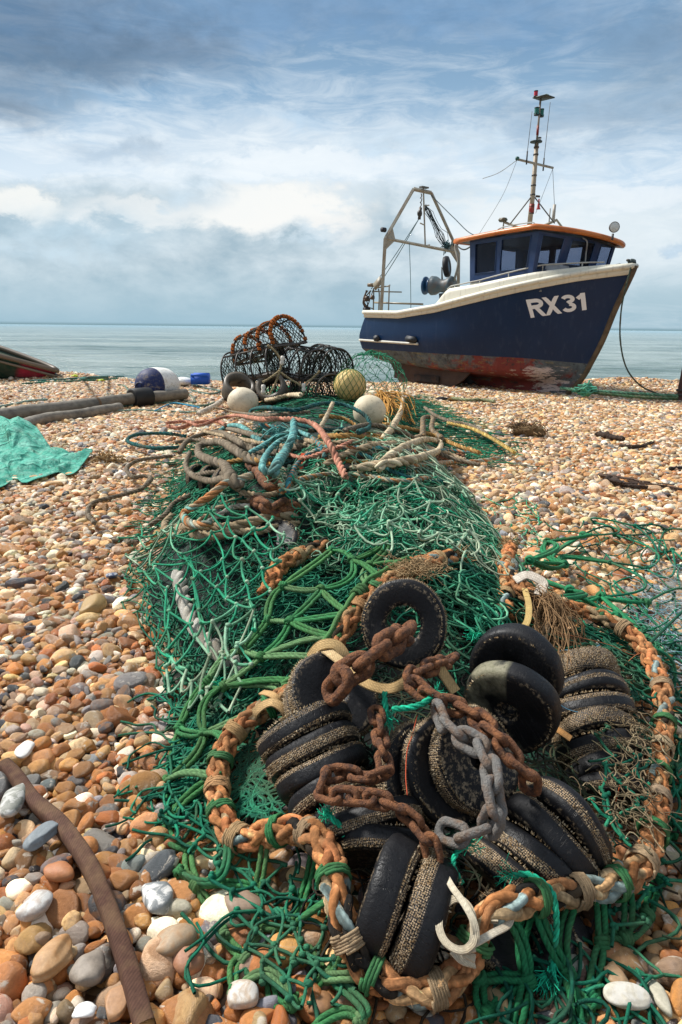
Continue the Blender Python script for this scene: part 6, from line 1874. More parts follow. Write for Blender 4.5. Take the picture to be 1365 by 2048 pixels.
def n_mid_dark(mb):
    g = [[(560, 1085), (650, 1100), (760, 1110)], [(530, 1170), (640, 1180), (740, 1170)], [(480, 1290), (570, 1300), (660, 1270)], [(420, 1400), (500, 1390), (600, 1350)]]
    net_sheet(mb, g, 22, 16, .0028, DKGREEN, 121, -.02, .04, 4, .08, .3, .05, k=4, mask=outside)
    tangle(mb, [(540, 1090), (760, 1110), (720, 1200), (640, 1290), (480, 1390), (420, 1390), (500, 1230)], 300, .0028, DKGREEN + GREEN[:1], 122, -.02, .05, .04, mask=outside)
net('fishing_net', 'dark tangled net between the short orange rope and the plaited loop', n_mid_dark)


def n_upleft(mb):
    g = [[(375, 885), (420, 875), (500, 880)], [(350, 950), (420, 945), (500, 960)], [(320, 1010), (400, 1010), (470, 1030)], [(285, 1050), (380, 1050), (470, 1060)]]
    net_sheet(mb, g, 24, 18, .0034, DKGREEN + GREEN[:2], 131, .01, .05, 2.6, .10, .3, .03, k=4)
    tangle(mb, [(375, 885), (500, 880), (510, 960), (430, 1040), (300, 1050), (330, 980)], 320, .0034, GREEN + DKGREEN, 132, .0, .05, .06)
net('fishing_net', 'dark green net wrapping the row of discs at the upper left', n_upleft)


def n_right(mb):
    g = [[(790, 806), (825, 802), (850, 806)], [(795, 850), (865, 838), (925, 846)], [(815, 895), (925, 880), (1030, 900)], [(850, 930), (930, 925), (1000, 925)]]
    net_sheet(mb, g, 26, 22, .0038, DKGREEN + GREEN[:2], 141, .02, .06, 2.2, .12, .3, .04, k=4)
    tangle(mb, [(780, 800), (840, 792), (930, 845), (1030, 900), (995, 930), (860, 915), (780, 880)], 620, .0036, DKGREEN + GREEN[:2], 142, .02, .10, .07)
    tangle(mb, [(640, 800), (780, 790), (800, 880), (680, 870), (600, 860)], 160, .0045, GREEN + DKGREEN, 143, .0, .04, .07)
net('fishing_net', 'deep green net spilling down the right flank below the boat', n_right)


def n_right2(mb):
    g = [[(880, 925), (940, 920), (1000, 925)], [(890, 960), (950, 960), (1020, 960)], [(940, 1010), (1000, 1010), (1050, 1010)]]
    net_sheet(mb, g, 14, 12, .0040, GREEN[2:] + PALE[:2], 145, .02, .05, 3, .1, .3, .05, k=5, mask=on_pile)
    # thin pale skirt reaching out on the pebbles
    g2 = [[(960, 990), (1030, 990), (1075, 1010)], [(1000, 1060), (1060, 1050), (1090, 1070)], [(1000, 1120), (1040, 1130), (1090, 1130)]]
    net_sheet(mb, g2, 12, 8, .0036, PALE[:3] + GREEN[2:], 146, .01, .03, 3, .07, .3, .1, k=5, slack=.5)
net('fishing_net', 'loose green meshes at the right edge of the pale heap, reaching the shingle', n_right2)


def n_hump(mb):
    # an airy hump of stiff mesh arching over the float
    rg = np.random.default_rng(9)
    c = surf(742, 790, .05)
    rad = px_size(62, c); hh = px_size(82, c)
    nu, nv = 9, 18
    P = np.zeros((nu, nv, 3))
    for i in range(nu):
        for j in range(nv):
            th = (j + .5 * (i % 2)) / nv * 2 * math.pi; f = i / (nu - 1)
            rr = rad * math.sin(f * 1.5) ** .8 * (1 + .15 * math.sin(3 * th)); z = hh * math.cos(f * 1.45)
            P[i, j] = c + [rr * math.cos(th) * 1.1, rr * math.sin(th) * .9, z] + rg.normal(0, .018, 3)
    A = []
    t = np.linspace(0, 1, 7)[:, None]
    for i in range(nu - 1):
        for j in range(nv):
            for d in (0, 1):
                a = P[i, j]; b = P[i + 1, (j + (d if i % 2 else d - 1)) % nv]
                A.append(a + (b - a) * t + rg.normal(0, .012, 3) * 4 * t * (1 - t))
    tubes(mb, np.array(A), .0042, 4, np.array(GREEN + PALE[:2])[rg.integers(0, 6, len(A))]); knots(mb, P.reshape(-1, 3), .008, np.array(GREEN[1]))
    tangle(mb, [(690, 770), (800, 765), (815, 800), (700, 800)], 120, .0042, GREEN, 151, .0, .10, .08)
net('fishing_net', 'airy pale green net standing in a hump between the pots and the boat', n_hump)


def n_tuft(mb):
    tangle(mb, [(540, 790), (560, 778), (600, 776), (605, 798), (560, 806)], 200, .0045, [(.02, .36, .20), (.04, .42, .25), (.02, .28, .15)], 155, .0, .18, .07, curl=.5)
    tangle(mb, [(520, 800), (640, 792), (650, 815), (530, 822)], 170, .0045, DKGREEN + GREEN, 156, .0, .06, .07)
net('fishing_net', 'bright emerald tuft of net below the lobster pots', n_tuft)


def n_discs_right(mb):
    fn = lambda x, y: top_z(x, y) + .07
    g = [[(1205, 1330), (1250, 1330), (1290, 1350)], [(1200, 1450), (1245, 1460), (1300, 1450)], [(1185, 1570), (1230, 1580), (1290, 1580)], [(1175, 1700), (1220, 1700), (1270, 1690)]]
    net_sheet(mb, g, 13, 5, .0036, DKGREEN + GREEN[:1], 161, .0, .03, 4, .03, .2, .12, fn=fn, k=5)
    tangle(mb, [(1225, 1440), (1275, 1430), (1290, 1640), (1250, 1720), (1220, 1650)], 110, .0016, [(.22, .16, .09), (.28, .22, .13), (.16, .12, .07)], 162, .0, .05, .02, fn=fn, curl=1.1, k=3)
    tangle(mb, [(1210, 1240), (1290, 1290), (1310, 1420), (1220, 1420)], 90, .0034, DKGREEN, 163, .0, .05, .04, fn=fn)
net('fishing_net', 'fine dark twine and dried weed hanging over the right column of discs', n_discs_right)


def n_inner(mb):
    tangle(mb, [(560, 1450), (720, 1330), (900, 1200), (1180, 1260), (1290, 1400), (1290, 1680), (1000, 1780), (900, 1930), (720, 1860), (660, 1650)], 300, .0026, [(.006, .03, .018), (.012, .012, .010), (.03, .02, .012)], 172, -.12, -.05, .04)  # twine coloured near-black to stand for shade in the gaps between discs
    tangle(mb, [(860, 1170), (1000, 1200), (1010, 1290), (930, 1330), (890, 1290)], 190, .0034, DKGREEN + PALE[:2], 171, .0, .10, .05, curl=.5, k=5)
net('fishing_net', 'small knot of green meshes between the ring disc and the smooth disc, with near-black twine as shade in the disc gaps', n_inner)


# coarse hand-knotted double mesh along the orange rope
GZ = lambda px, py, l: surf(px, py, l)
def near_big(px, py):
    """nearest point of the plaited rope in the view"""
    dd = []
    for q in BIG[::6]:
        d = q - np.array([0, 0, CAM_H]); dep = -np.dot(d, CAMBACK); dd.append((np.dot(d, CAMRIGHT) / dep * FOC + WPX / 2 - px) ** 2 + (HPX / 2 - np.dot(d, CAMUP) / dep * FOC - py) ** 2)
    return BIG[::6][int(np.argmin(dd))] + [0, 0, .008]


def n_coarse_left(mb):
    nd = {}
    def q(k, px, py, l): nd[k] = GZ(px, py, l)
    q('A', 642, 1178, .09); q('B', 580, 1243, .085); q('C', 523, 1314, .08); q('D', 448, 1372, .06); q('E', 409, 1468, .04)
    q('a', 566, 1172, .09); q('b', 536, 1240, .08); q('c', 487, 1300, .075); q('d', 417, 1362, .05); q('e', 360, 1455, .02)
    q('K', 705, 1120, .10); q('k', 665, 1100, .09); q('L', 770, 1085, .09); q('l', 740, 1130, .10)
    for k, (px, py) in dict(g=(712, 1222), h=(680, 1275), i=(600, 1372), j=(512, 1432), m=(462, 1500), n=(440, 1560), o=(760, 1175), p=(840, 1125), r1=(640, 1325), r2=(556, 1398)).items(): nd[k] = near_big(px, py)
    q('f', 330, 1565, .0); q('G', 337, 1640, .0); q('H', 380, 1700, .0); q('I', 392, 1770, .0)
    keys = list(nd); ix = {k: i for i, k in enumerate(keys)}
    E = 'A-K A-a A-g B-A B-b B-h a-b C-B b-c C-c C-r1 D-C c-d D-d D-i E-D E-j d-e E-m e-E f-e f-n G-f E-f G-n K-o K-k k-a L-K L-l l-p l-o H-G B-g C-h D-r2 H-I'.split()
    drape(mb, [nd[k] for k in keys], [(ix[e.split('-')[0]], ix[e.split('-')[1]]) for e in E], .0066, COARSE, 3)
    # meshes hitched along the rope itself
    rg = np.random.default_rng(8)
    i0 = int(np.argmin(((BIG - near_big(560, 1398)) ** 2).sum(1))); i1 = int(np.argmin(((BIG - near_big(840, 1125)) ** 2).sum(1)))
    seg = BIG[i0:i1:6]
    T, Nn, B = frames(seg)
    out = np.cross(T, [0, 0, 1.0]); out *= np.sign((out * (-CAMRIGHT)).sum(1, keepdims=True))
    base = seg + out * .024 + np.array([0, 0, .018])
    for s in (-1, 0, 1): tube(mb, base + np.array([0, 0, 1]) * s * .009 + out * (.004 * abs(s)) + .002 * rg.normal(size=base.shape), .0075, 6, np.array(COARSE[1]) * (1 + .12 * s))
    for k in range(4, len(seg) - 3, 11): 
        a = np.linspace(0, 2 * math.pi * 2.5, 26); q_ = base[k] + T[k] * np.linspace(-.018, .018, 26)[:, None] + .021 * (np.cos(a)[:, None] * out[k] + np.sin(a)[:, None] * np.array([0, 0, 1])); tube(mb, q_, .0068, 6, np.array(COARSE[0]) * rg.uniform(.8, 1.2))
net('fishing_net', 'coarse olive green net of knotted double twine hitched along the left of the orange rope', n_coarse_left)


def n_fringe_left(mb):
    bf = lambda x, y: ground_z(x, y) + PEB
    g = [[(335, 1490), (410, 1510), (465, 1540)], [(335, 1630), (400, 1650), (455, 1690)], [(372, 1750), (480, 1760), (610, 1730)], [(460, 1890), (570, 1880), (680, 1840)], [(570, 2030), (650, 2020), (735, 1985)]]
    net_sheet(mb, g, 20, 7, .0038, DKGREEN[1:] + GREEN[:2], 182, .012, .03, 4, .05, .2, .10, fn=bf, k=5, slack=.5, mask=outside)
    nd = {}
    def q(k, px, py, l=.012): nd[k] = on_beach(px, py, l)
    q('a', 360, 1744); q('b', 392, 1772); q('c', 446, 1870); q('d', 514, 1780); q('e', 491, 1919); q('f', 508, 1786, .03); q('g', 586, 1847); q('h', 654, 1953); q('i', 584, 2008); q('j', 540, 1940); q('k', 620, 2060); q('l', 720, 2040); q('m', 470, 1985); q('n', 680, 2090)
    for k, (px, py) in dict(r1=(470, 1682), r2=(535, 1668), r3=(610, 1670), r4=(672, 1770), r5=(690, 1860), r6=(740, 1945), r7=(440, 1640), r8=(800, 1985)).items(): nd[k] = near_big(px, py) - [0, 0, .015]
    keys = list(nd); ix = {k: i for i, k in enumerate(keys)}
    E = 'r7-a a-b b-c c-e r1-b b-d d-r2 r3-g g-d g-e j-e g-r4 h-g r5-h h-i i-j k-l l-h r6-h i-m e-m'.split()
    drape(mb, [nd[k] for k in keys], [(ix[e.split('-')[0]], ix[e.split('-')[1]]) for e in E], .0054, COARSE + [(.015, .13, .055)], 13, slack=.22)
    tangle(mb, [(400, 1700), (640, 1720), (660, 1900), (700, 2040), (600, 2040), (500, 1850)], 28, .0036, DKGREEN + GREEN[:1], 181, .0, .03, .05, mask=outside, fn=lambda x, y: ground_z(x, y) + PEB, k=5)
net('fishing_net', 'coarse green meshes fringing the pebbles at the lower left of the orange rope', n_fringe_left)


def n_fringe_right(mb):
    g = [[(1335, 1370), (1375, 1380)], [(1340, 1560), (1375, 1570)], [(1330, 1700), (1372, 1720)], [(1270, 1800), (1320, 1830)], [(1180, 1860), (1220, 1920)]]
    net_sheet(mb, g, 22, 4, .0036, DKGREEN[1:] + GREEN[:1], 192, .012, .04, 4, .05, .2, .1, fn=lambda x, y: ground_z(x, y) + PEB, k=5, slack=.5, mask=outside)
    nd = {}
    def q(k, px, py, l=.012): nd[k] = on_beach(px, py, l)
    q('a', 1057, 1962, .02); q('b', 1137, 1947, .02); q('c', 978, 2026); q('d', 1186, 2002); q('e', 1205, 1885, .02); q('f', 1250, 1877); q('g', 1318, 1764); q('h', 1344, 1666); q('i', 1110, 2050); q('j', 1030, 2070); q('k', 960, 1960, .02); q('l', 1295, 1830); q('m', 1345, 1580); q('n', 1360, 1500); q('o', 1175, 2070)
    for k, (px, py) in dict(r1=(1010, 1815), r2=(1080, 1795), r3=(1150, 1785), r4=(1200, 1778), r5=(1260, 1755), r6=(1300, 1690), r7=(1312, 1600), r8=(945, 1900), r9=(1325, 1500), r0=(1330, 1420)).items(): nd[k] = near_big(px, py) - [0, 0, .015]
    keys = list(nd); ix = {k: i for i, k in enumerate(keys)}
    E = 'r1-a r2-a a-c a-j r2-b r3-b b-d b-i r4-e e-f f-l l-g r5-f g-r6 g-h h-r7 d-e r8-k k-c h-m m-n n-r9 d-o k-a'.split()
    drape(mb, [nd[k] for k in keys], [(ix[e.split('-')[0]], ix[e.split('-')[1]]) for e in E], .0062, [(.012, .12, .045), (.016, .15, .06), (.03, .14, .055)], 23, slack=.2)
    tangle(mb, [(960, 1900), (1200, 1850), (1240, 1900), (1180, 2040), (980, 2040)], 45, .0036, DKGREEN, 191, .0, .04, .05, mask=outside, fn=lambda x, y: ground_z(x, y) + PEB, k=5)
net('fishing_net', 'coarse dark green meshes fringing the pebbles at the lower right of the orange rope', n_fringe_right)


def n_coarse_right(mb):
    nd = {}
    def q(k, px, py, l=.02): nd[k] = on_beach(px, py, l)
    for k, px, py, l in [('a', 1095, 1083, .10), ('b', 1129, 1128, .07), ('c', 1166, 1070, .08), ('d', 1221, 1125, .05), ('e', 1203, 1193, .08), ('f', 1292, 1206, .04), ('g', 1271, 1052, .04), ('h', 1294, 1138, .03), ('i', 1326, 1261, .03), ('j', 1231, 1233, .07),
                         ('k', 1060, 1120, .20), ('l', 1345, 1100, .02), ('m', 1375, 1190, .02), ('n', 1330, 1060, .02), ('o', 1375, 1060, .02), ('p', 1230, 1070, .03), ('q', 1140, 1180, .14), ('r', 1360, 1300, .02), ('s', 1345, 1380, .02), ('t', 1375, 1400, .02), ('u', 1190, 1045, .02)]: q(k, px, py, l)
    for k, (px, py) in dict(r1=(1090, 1200), r2=(1200, 1232), r3=(1290, 1300)).items(): nd[k] = near_big(px, py)
    keys = list(nd); ix = {k: i for i, k in enumerate(keys)}
    mk = lambda s: [(ix[e.split('-')[0]], ix[e.split('-')[1]]) for e in s.split()]
    V = [nd[k] for k in keys]
    drape(mb, V, mk('k-a a-b a-c b-c b-d b-k b-q q-e e-f e-r2 q-r1 j-f j-r2 j-q'), .0085, [(.02, .20, .08), (.03, .25, .11), (.015, .16, .065)], 33, slack=.2, double=True, gap=.8)
    drape(mb, V, mk('c-p c-u p-g d-p d-h g-h h-l g-n n-l n-o l-m d-e h-f f-m f-i i-r i-r3 r-m r-s s-t s-r3 p-h g-u'), .0056, DKGREEN + GREEN[:1], 34, slack=.25, double=False)
    g = [[(1100, 1060), (1230, 1045), (1370, 1060)], [(1130, 1130), (1240, 1130), (1372, 1150)], [(1200, 1220), (1290, 1230), (1372, 1260)], [(1290, 1320), (1330, 1330), (1372, 1350)]]
    net_sheet(mb, g, 13, 11, .0036, DKGREEN + GREEN[:1], 35, .01, .03, 2.6, .08, .2, .12, fn=lambda x, y: ground_z(x, y) + PEB, k=5, slack=.5)
net('fishing_net', 'coarse dark green net spread over the shingle at the right, thick at the rope', n_coarse_right)


def n_mono(mb):
    rg = np.random.default_rng(5)
    tangle(mb, [(1310, 1190), (1375, 1150), (1375, 1420), (1330, 1380), (1290, 1290)], 340, .0007, [(.35, .60, .68), (.55, .70, .74), (.25, .5, .62), (.7, .76, .76)], 201, .0, .05, .03, fn=lambda x, y: ground_z(x, y) + PEB, curl=.35, k=3)
net('gill_net', 'wispy pale blue monofilament net at the right edge beyond the orange rope', n_mono)


def line(pts, r, col, label, seed, n=1):
    rg = np.random.default_rng(seed); mb = MB()
    P = np.array([at_z(*p) for p in pts])
    for i in range(n): tube(mb, spline(P + rg.normal(0, .004 * i, P.shape), step=.006), r, 4, col)
    o = mb.build('fishing_line', M_PLAIN); tag(o, label, 'fishing line')
line([(1098, 1313, .24), (1130, 1300, .27), (1175, 1305, .27), (1200, 1290, .25), (1192, 1320, .24), (1215, 1355, .24), (1222, 1395, .2), (1190, 1425, .2), (1140, 1420, .22), (1105, 1398, .25)], .0010, (.12, .35, .5), 'thin blue fishing line looping over the brown woven disc', 1)
line([(1110, 1265, .3), (1160, 1275, .28), (1220, 1290, .24), (1270, 1310, .2), (1300, 1290, .17), (1260, 1320, .18), (1240, 1350, .17), (1255, 1370, .16), (1190, 1368, .2), (1140, 1350, .25)], .0009, (.5, .16, .06), 'thin orange fishing line straying over the right rope', 2)
line([(1305, 1500, .12), (1285, 1520, .12), (1245, 1535, .13), (1240, 1570, .13), (1232, 1610, .12), (1240, 1660, .1)], .0012, (.6, .13, .04), 'bright orange line hanging inside the right rope', 3)
line([(835, 1430, .33), (825, 1470, .32), (815, 1500, .31), (812, 1550, .3), (815, 1590, .29)], .0010, (.5, .07, .02), 'fine red line dangling among the centre chains', 4)


# ---- bright frayed twine ends
def frayed(pts, r, label, seed, col=(.015, .42, .24), burst=40, blen=.03):
    rg = np.random.default_rng(seed); mb = MB()
    P = spline(np.array([at_z(*p) for p in pts]), step=.004)
    laid_rope(mb, P, r, [np.array(col) * .9, np.array(col) * .75, np.array(col) * 1.1], seed, 3, 7, 5, 0)
    d = P[-1] - P[-4]; d /= np.linalg.norm(d); S = []
    for k in range(burst):
        q = P[-1] + rg.normal(0, r * .5, 3); v = d + rg.normal(0, .55, 3); v /= np.linalg.norm(v); L = blen * rg.uniform(.5, 1.1)
        S.append(np.array([q - d * .004, q + v * L * .35, q + v * L * .7 + rg.normal(0, .003, 3), q + v * L + rg.normal(0, .006, 3)]))
    tubes(mb, np.array(S), .0009, 3, np.array([col]) * rg.uniform(.8, 1.6, (burst, 1)))
    o = mb.build('frayed_twine', M_TWINE); tag(o, label, 'twine')
frayed([(690, 1680, .18), (688, 1660, .20), (668, 1640, .22), (660, 1632, .225)], .006, 'frayed emerald twine tip beside the orange rope on the left discs', 1, burst=60, blen=.022)
frayed([(925, 1768, .17), (908, 1735, .19), (912, 1708, .20), (932, 1690, .21)], .0055, 'curled emerald twine end at the foot of the grey chain', 2)
frayed([(1100, 1932, .06), (1112, 1880, .11), (1112, 1820, .16), (1100, 1778, .18), (1060, 1750, .18), (1022, 1752, .17)], .0065, 'emerald twine hooped over the lower orange rope with fanned tip', 3, burst=30)
frayed([(1098, 1850, .11), (1108, 1890, .09), (1110, 1920, .08), (1105, 1940, .07)], .006, 'emerald twine fanning out below the lower orange rope', 4, burst=70, blen=.045)
frayed([(785, 1418, .37), (820, 1415, .38), (850, 1405, .39), (868, 1390, .40)], .0075, 'emerald twine tip pointing right under the beige strap', 5, burst=50, blen=.02)
frayed([(770, 1385, .37), (770, 1400, .36), (774, 1430, .33)], .007, 'emerald tassel hanging below the beige strap', 6, burst=50)
frayed([(1335, 1440, .14), (1330, 1470, .13), (1308, 1490, .13), (1285, 1465, .13)], .0055, 'emerald twine knotted round the right side of the orange rope', 7, burst=50, blen=.035)
frayed([(470, 1400, .14), (455, 1390, .15), (440, 1368, .16)], .006, 'emerald tip on the leftmost knot of the coarse net', 8, burst=50, blen=.018)
frayed([(1008, 1250, .33), (985, 1265, .33), (955, 1270, .33)], .006, 'emerald brush of twine above the smooth disc', 9, burst=60, blen=.03)
frayed([(700, 875, .50), (688, 862, .52), (684, 850, .53), (690, 838, .54)], .008, 'mint twine loop beside the front cream float', 10, (.2, .55, .38), 30, .06)


def frayed_orange():
    rg = np.random.default_rng(2); mb = MB(); S = []; C = []
    c0 = surf(762, 790, .16); t = np.linspace(0, 1, 8)[:, None]
    for k in range(130):
        a = c0 + rg.normal(0, .03, 3); b = surf(rg.uniform(755, 830), rg.uniform(815, 850), .03) + [0, -.1, 0]
        S.append(a + (b - a) * t + rg.normal(0, .06, 3) * 4 * t * (1 - t) + rg.normal(0, .012, (8, 3))); C.append(np.array((.52, .27, .07)) * rg.uniform(.7, 1.3))
    tubes(mb, np.array(S), .006, 4, np.array(C)); o = mb.build('frayed_rope', M_ROPE); tag(o, 'bundle of frayed orange-yellow rope strands behind the front float', 'rope')
frayed_orange()


def frayed_turq():
    rg = np.random.default_rng(12); mb = MB(); S = []; C = []; t = np.linspace(0, 1, 8)[:, None]
    for k in range(150):
        a = surf(rg.uniform(560, 600), rg.uniform(862, 885), .10); b = surf(rg.uniform(505, 560), rg.uniform(885, 935), .04)
        S.append(a + (b - a) * t + rg.normal(0, .05, 3) * 4 * t * (1 - t) + rg.normal(0, .010, (8, 3))); C.append(np.array((.13, .40, .37)) * rg.uniform(.6, 1.3))
    tubes(mb, np.array(S), .0045, 4, np.array(C)); o = mb.build('frayed_rope', M_ROPE); tag(o, 'shaggy unlaid turquoise strands left of the fat turquoise rope', 'rope')
frayed_turq()


def brown_fray():
    rg = np.random.default_rng(22); mb = MB(); S = []; C = []; t = np.linspace(0, 1, 7)[:, None]
    c0 = at_z(1090, 1205, .33)
    for k in range(220):
        a = c0 + rg.normal(0, .025, 3); b = at_z(rg.uniform(1050, 1170), rg.uniform(1230, 1340), rg.uniform(.2, .3))
        S.append(a + (b - a) * t + rg.normal(0, .025, 3) * 4 * t * (1 - t) + rg.normal(0, .004, (7, 3))); C.append(np.array((.30, .18, .09)) * rg.uniform(.5, 1.5))
    tubes(mb, np.array(S), .0015, 3, np.array(C)); o = mb.build('frayed_rope', M_ROPE); tag(o, 'brown hair-like frayed strands hanging behind the smooth disc at right', 'rope')
    mb = MB(); S = []; c0 = at_z(830, 1140, .47)
    for k in range(200):
        a = c0 + rg.normal(0, .03, 3) * [1.4, 1, .4]; v = rg.normal(0, 1, 3); v[2] = abs(v[2]) * .4; v /= np.linalg.norm(v); L = rg.uniform(.02, .06)
        S.append(np.stack([a + v * L * s + rg.normal(0, .004, 3) for s in (0, .33, .66, 1)]))
    tubes(mb, np.array(S), .0010, 3, np.array((.5, .34, .18))); o = mb.build('frayed_rope', M_ROPE); tag(o, 'fluff of straw-coloured fibres on top of the ring disc', 'rope')
brown_fray()

# ---- floats ----------------------------------------------------------------------------------------------------
def float_mat():
    m, nt, b = new_mat('scuffed float plastic')
    co = objco(nt); at = N(nt, 'ShaderNodeAttribute', attribute_name='Col')
    n1 = noise(nt, 5, 5, co, .6); n2 = noise(nt, 28, 6, co, .75)
    v = N(nt, 'ShaderNodeVectorMath', operation='SCALE'); nt.links.new(at.outputs['Color'], v.inputs[0]); nt.links.new(math_(nt, 'MULTIPLY_ADD', n1, .35, .82), v.inputs['Scale'])
    c = mixc(nt, math_(nt, 'MULTIPLY', ramp(nt, n2, [(.53, 0), (.68, 1)]), .6), v.outputs[0], (.24, .19, .12))
    c = mixc(nt, math_(nt, 'MULTIPLY', ramp(nt, noise(nt, 11, 6, co, .7), [(.54, 0), (.64, 1)]), .45), c, (.38, .29, .17))
    nt.links.new(c, b.inputs['Base Color']); b.inputs['Roughness'].default_value = .6; b.inputs['Specular IOR Level'].default_value = .3
    bump(nt, b, n2, .12, .01)
    return m
M_FLOAT = float_mat()


def ball_float(px, py, rpx, col, label, sq=1.0, netted=False):
    base = surf(px, py + rpx * .92, .02)
    r = px_size(rpx, base)
    c = at_depth(px, py, base[1] + r * .25)
    v, f = ico(4)
    V = v * r * np.array([1.0, 1.0, sq])
    V *= (1 + .012 * np.sin(v[:, :1] * 5 + px))
    mb = MB(); mb.add(V + c, f, col)
    o = mb.build('net_float', M_FLOAT); tag(o, label, 'float', 'cream ball floats on the heap')
    hb = MB(); d = cam_vec((.2, .75, .6))
    lathe(hb, [(r * .10, r * .97), (r * .15, r * 1.0), (r * .15, r * 1.04), (r * .07, r * 1.05), (r * .06, r * .99)], 16, np.array(col) * .8, axis=cam_vec((-.75, .35, -.55)), center=c)
    hb.build('lug', M_FLOAT, o, origin=np.array(o.location))
    if netted:
        nb = MB(); A = []
        R_ = r * 1.03; ax = cam_vec((.1, 1, .2)); q = np.array(Vector((0, 0, 1)).rotation_difference(Vector(ax)).to_matrix())
        t = np.linspace(0, 1, 6)
        nu, nv = 9, 16
        for i in range(nu):
            for j in range(nv):
                for s_ in (-.5, .5):
                    t0, t1 = math.pi * (.06 + .86 * i / nu), math.pi * (.06 + .86 * (i + 1) / nu)
                    p0, p1 = 2 * math.pi * (j + .5 * (i % 2)) / nv, 2 * math.pi * (j + .5 * (i % 2) + s_) / nv
                    th = t0 + (t1 - t0) * t; ph = p0 + (p1 - p0) * t
                    A.append((np.stack([np.sin(th) * np.cos(ph), np.sin(th) * np.sin(ph), np.cos(th)], 1) * R_) @ q.T + c)
        tubes(nb, np.array(A), .0032, 4, (.10, .22, .08))
        n = nb.build('fishing_net', M_TWINE); tag(n, 'light green mesh stretched over the yellowish ball float', 'fishing net')
    return c, r
ball_float(739, 823, 33, (.68, .58, .40), 'large plain cream ball float at the front, beside the standing cream rope')
ball_float(700, 771, 32, (.76, .53, .20), 'yellowish ball float covered by green mesh, behind the front one', netted=True)
ball_float(486, 803, 31, (.66, .57, .42), 'cream ball float at the left, below the lobster pots', .9)


# ---- white buoy with a blue end
def buoy():
    base = on_beach(312, 801)
    D = base[1] - .1
    L = px_size(80, base); r = px_size(36, base)
    c = np.array([on_beach(312, 800)[0], D, base[2] + r * .93])
    c = at_depth(316, 772, D)
    ax = cam_vec((-.50, -.16, .85))
    prof = [(0, -L * .55), (r * .35, -L * .54), (r * .72, -L * .45), (r * .95, -L * .28), (r, -L * .1), (r, L * .12), (r * .97, L * .2)]
    root = empty('fender_buoy', (c[0], c[1], c[2] - r), 'large white barrel buoy with a navy blue end lying by the pipe', 'buoy')
    og = np.array(root.location)
    mb = MB(); lathe(mb, spline(np.array([(p[0], 0, p[1]) for p in prof]), n=30)[:, [0, 2]], 40, (.80, .79, .74), axis=ax, center=c); mb.build('buoy_body', M_FLOAT, root, origin=og)
    prof2 = [(r * .97, L * .2), (r * .90, L * .33), (r * .70, L * .46), (r * .42, L * .54), (r * .2, L * .57), (r * .17, L * .62), (r * .1, L * .64), (0, L * .64)]
    mb = MB(); lathe(mb, spline(np.array([(p[0], 0, p[1]) for p in prof2]), n=30)[:, [0, 2]], 40, (.012, .022, .09), axis=ax, center=c); mb.build('buoy_end', M_FLOAT, root, origin=og)
    mb = MB(); tube(mb, np.array([c + ax * L * .62 + cam_vec((math.cos(a), math.sin(a), .2)) * r * .16 for a in np.linspace(0, 2 * math.pi, 20, endpoint=False)]), r * .05, 6, (.01, .015, .05), closed=True); mb.build('eye', M_FLOAT, root, origin=og)
buoy()


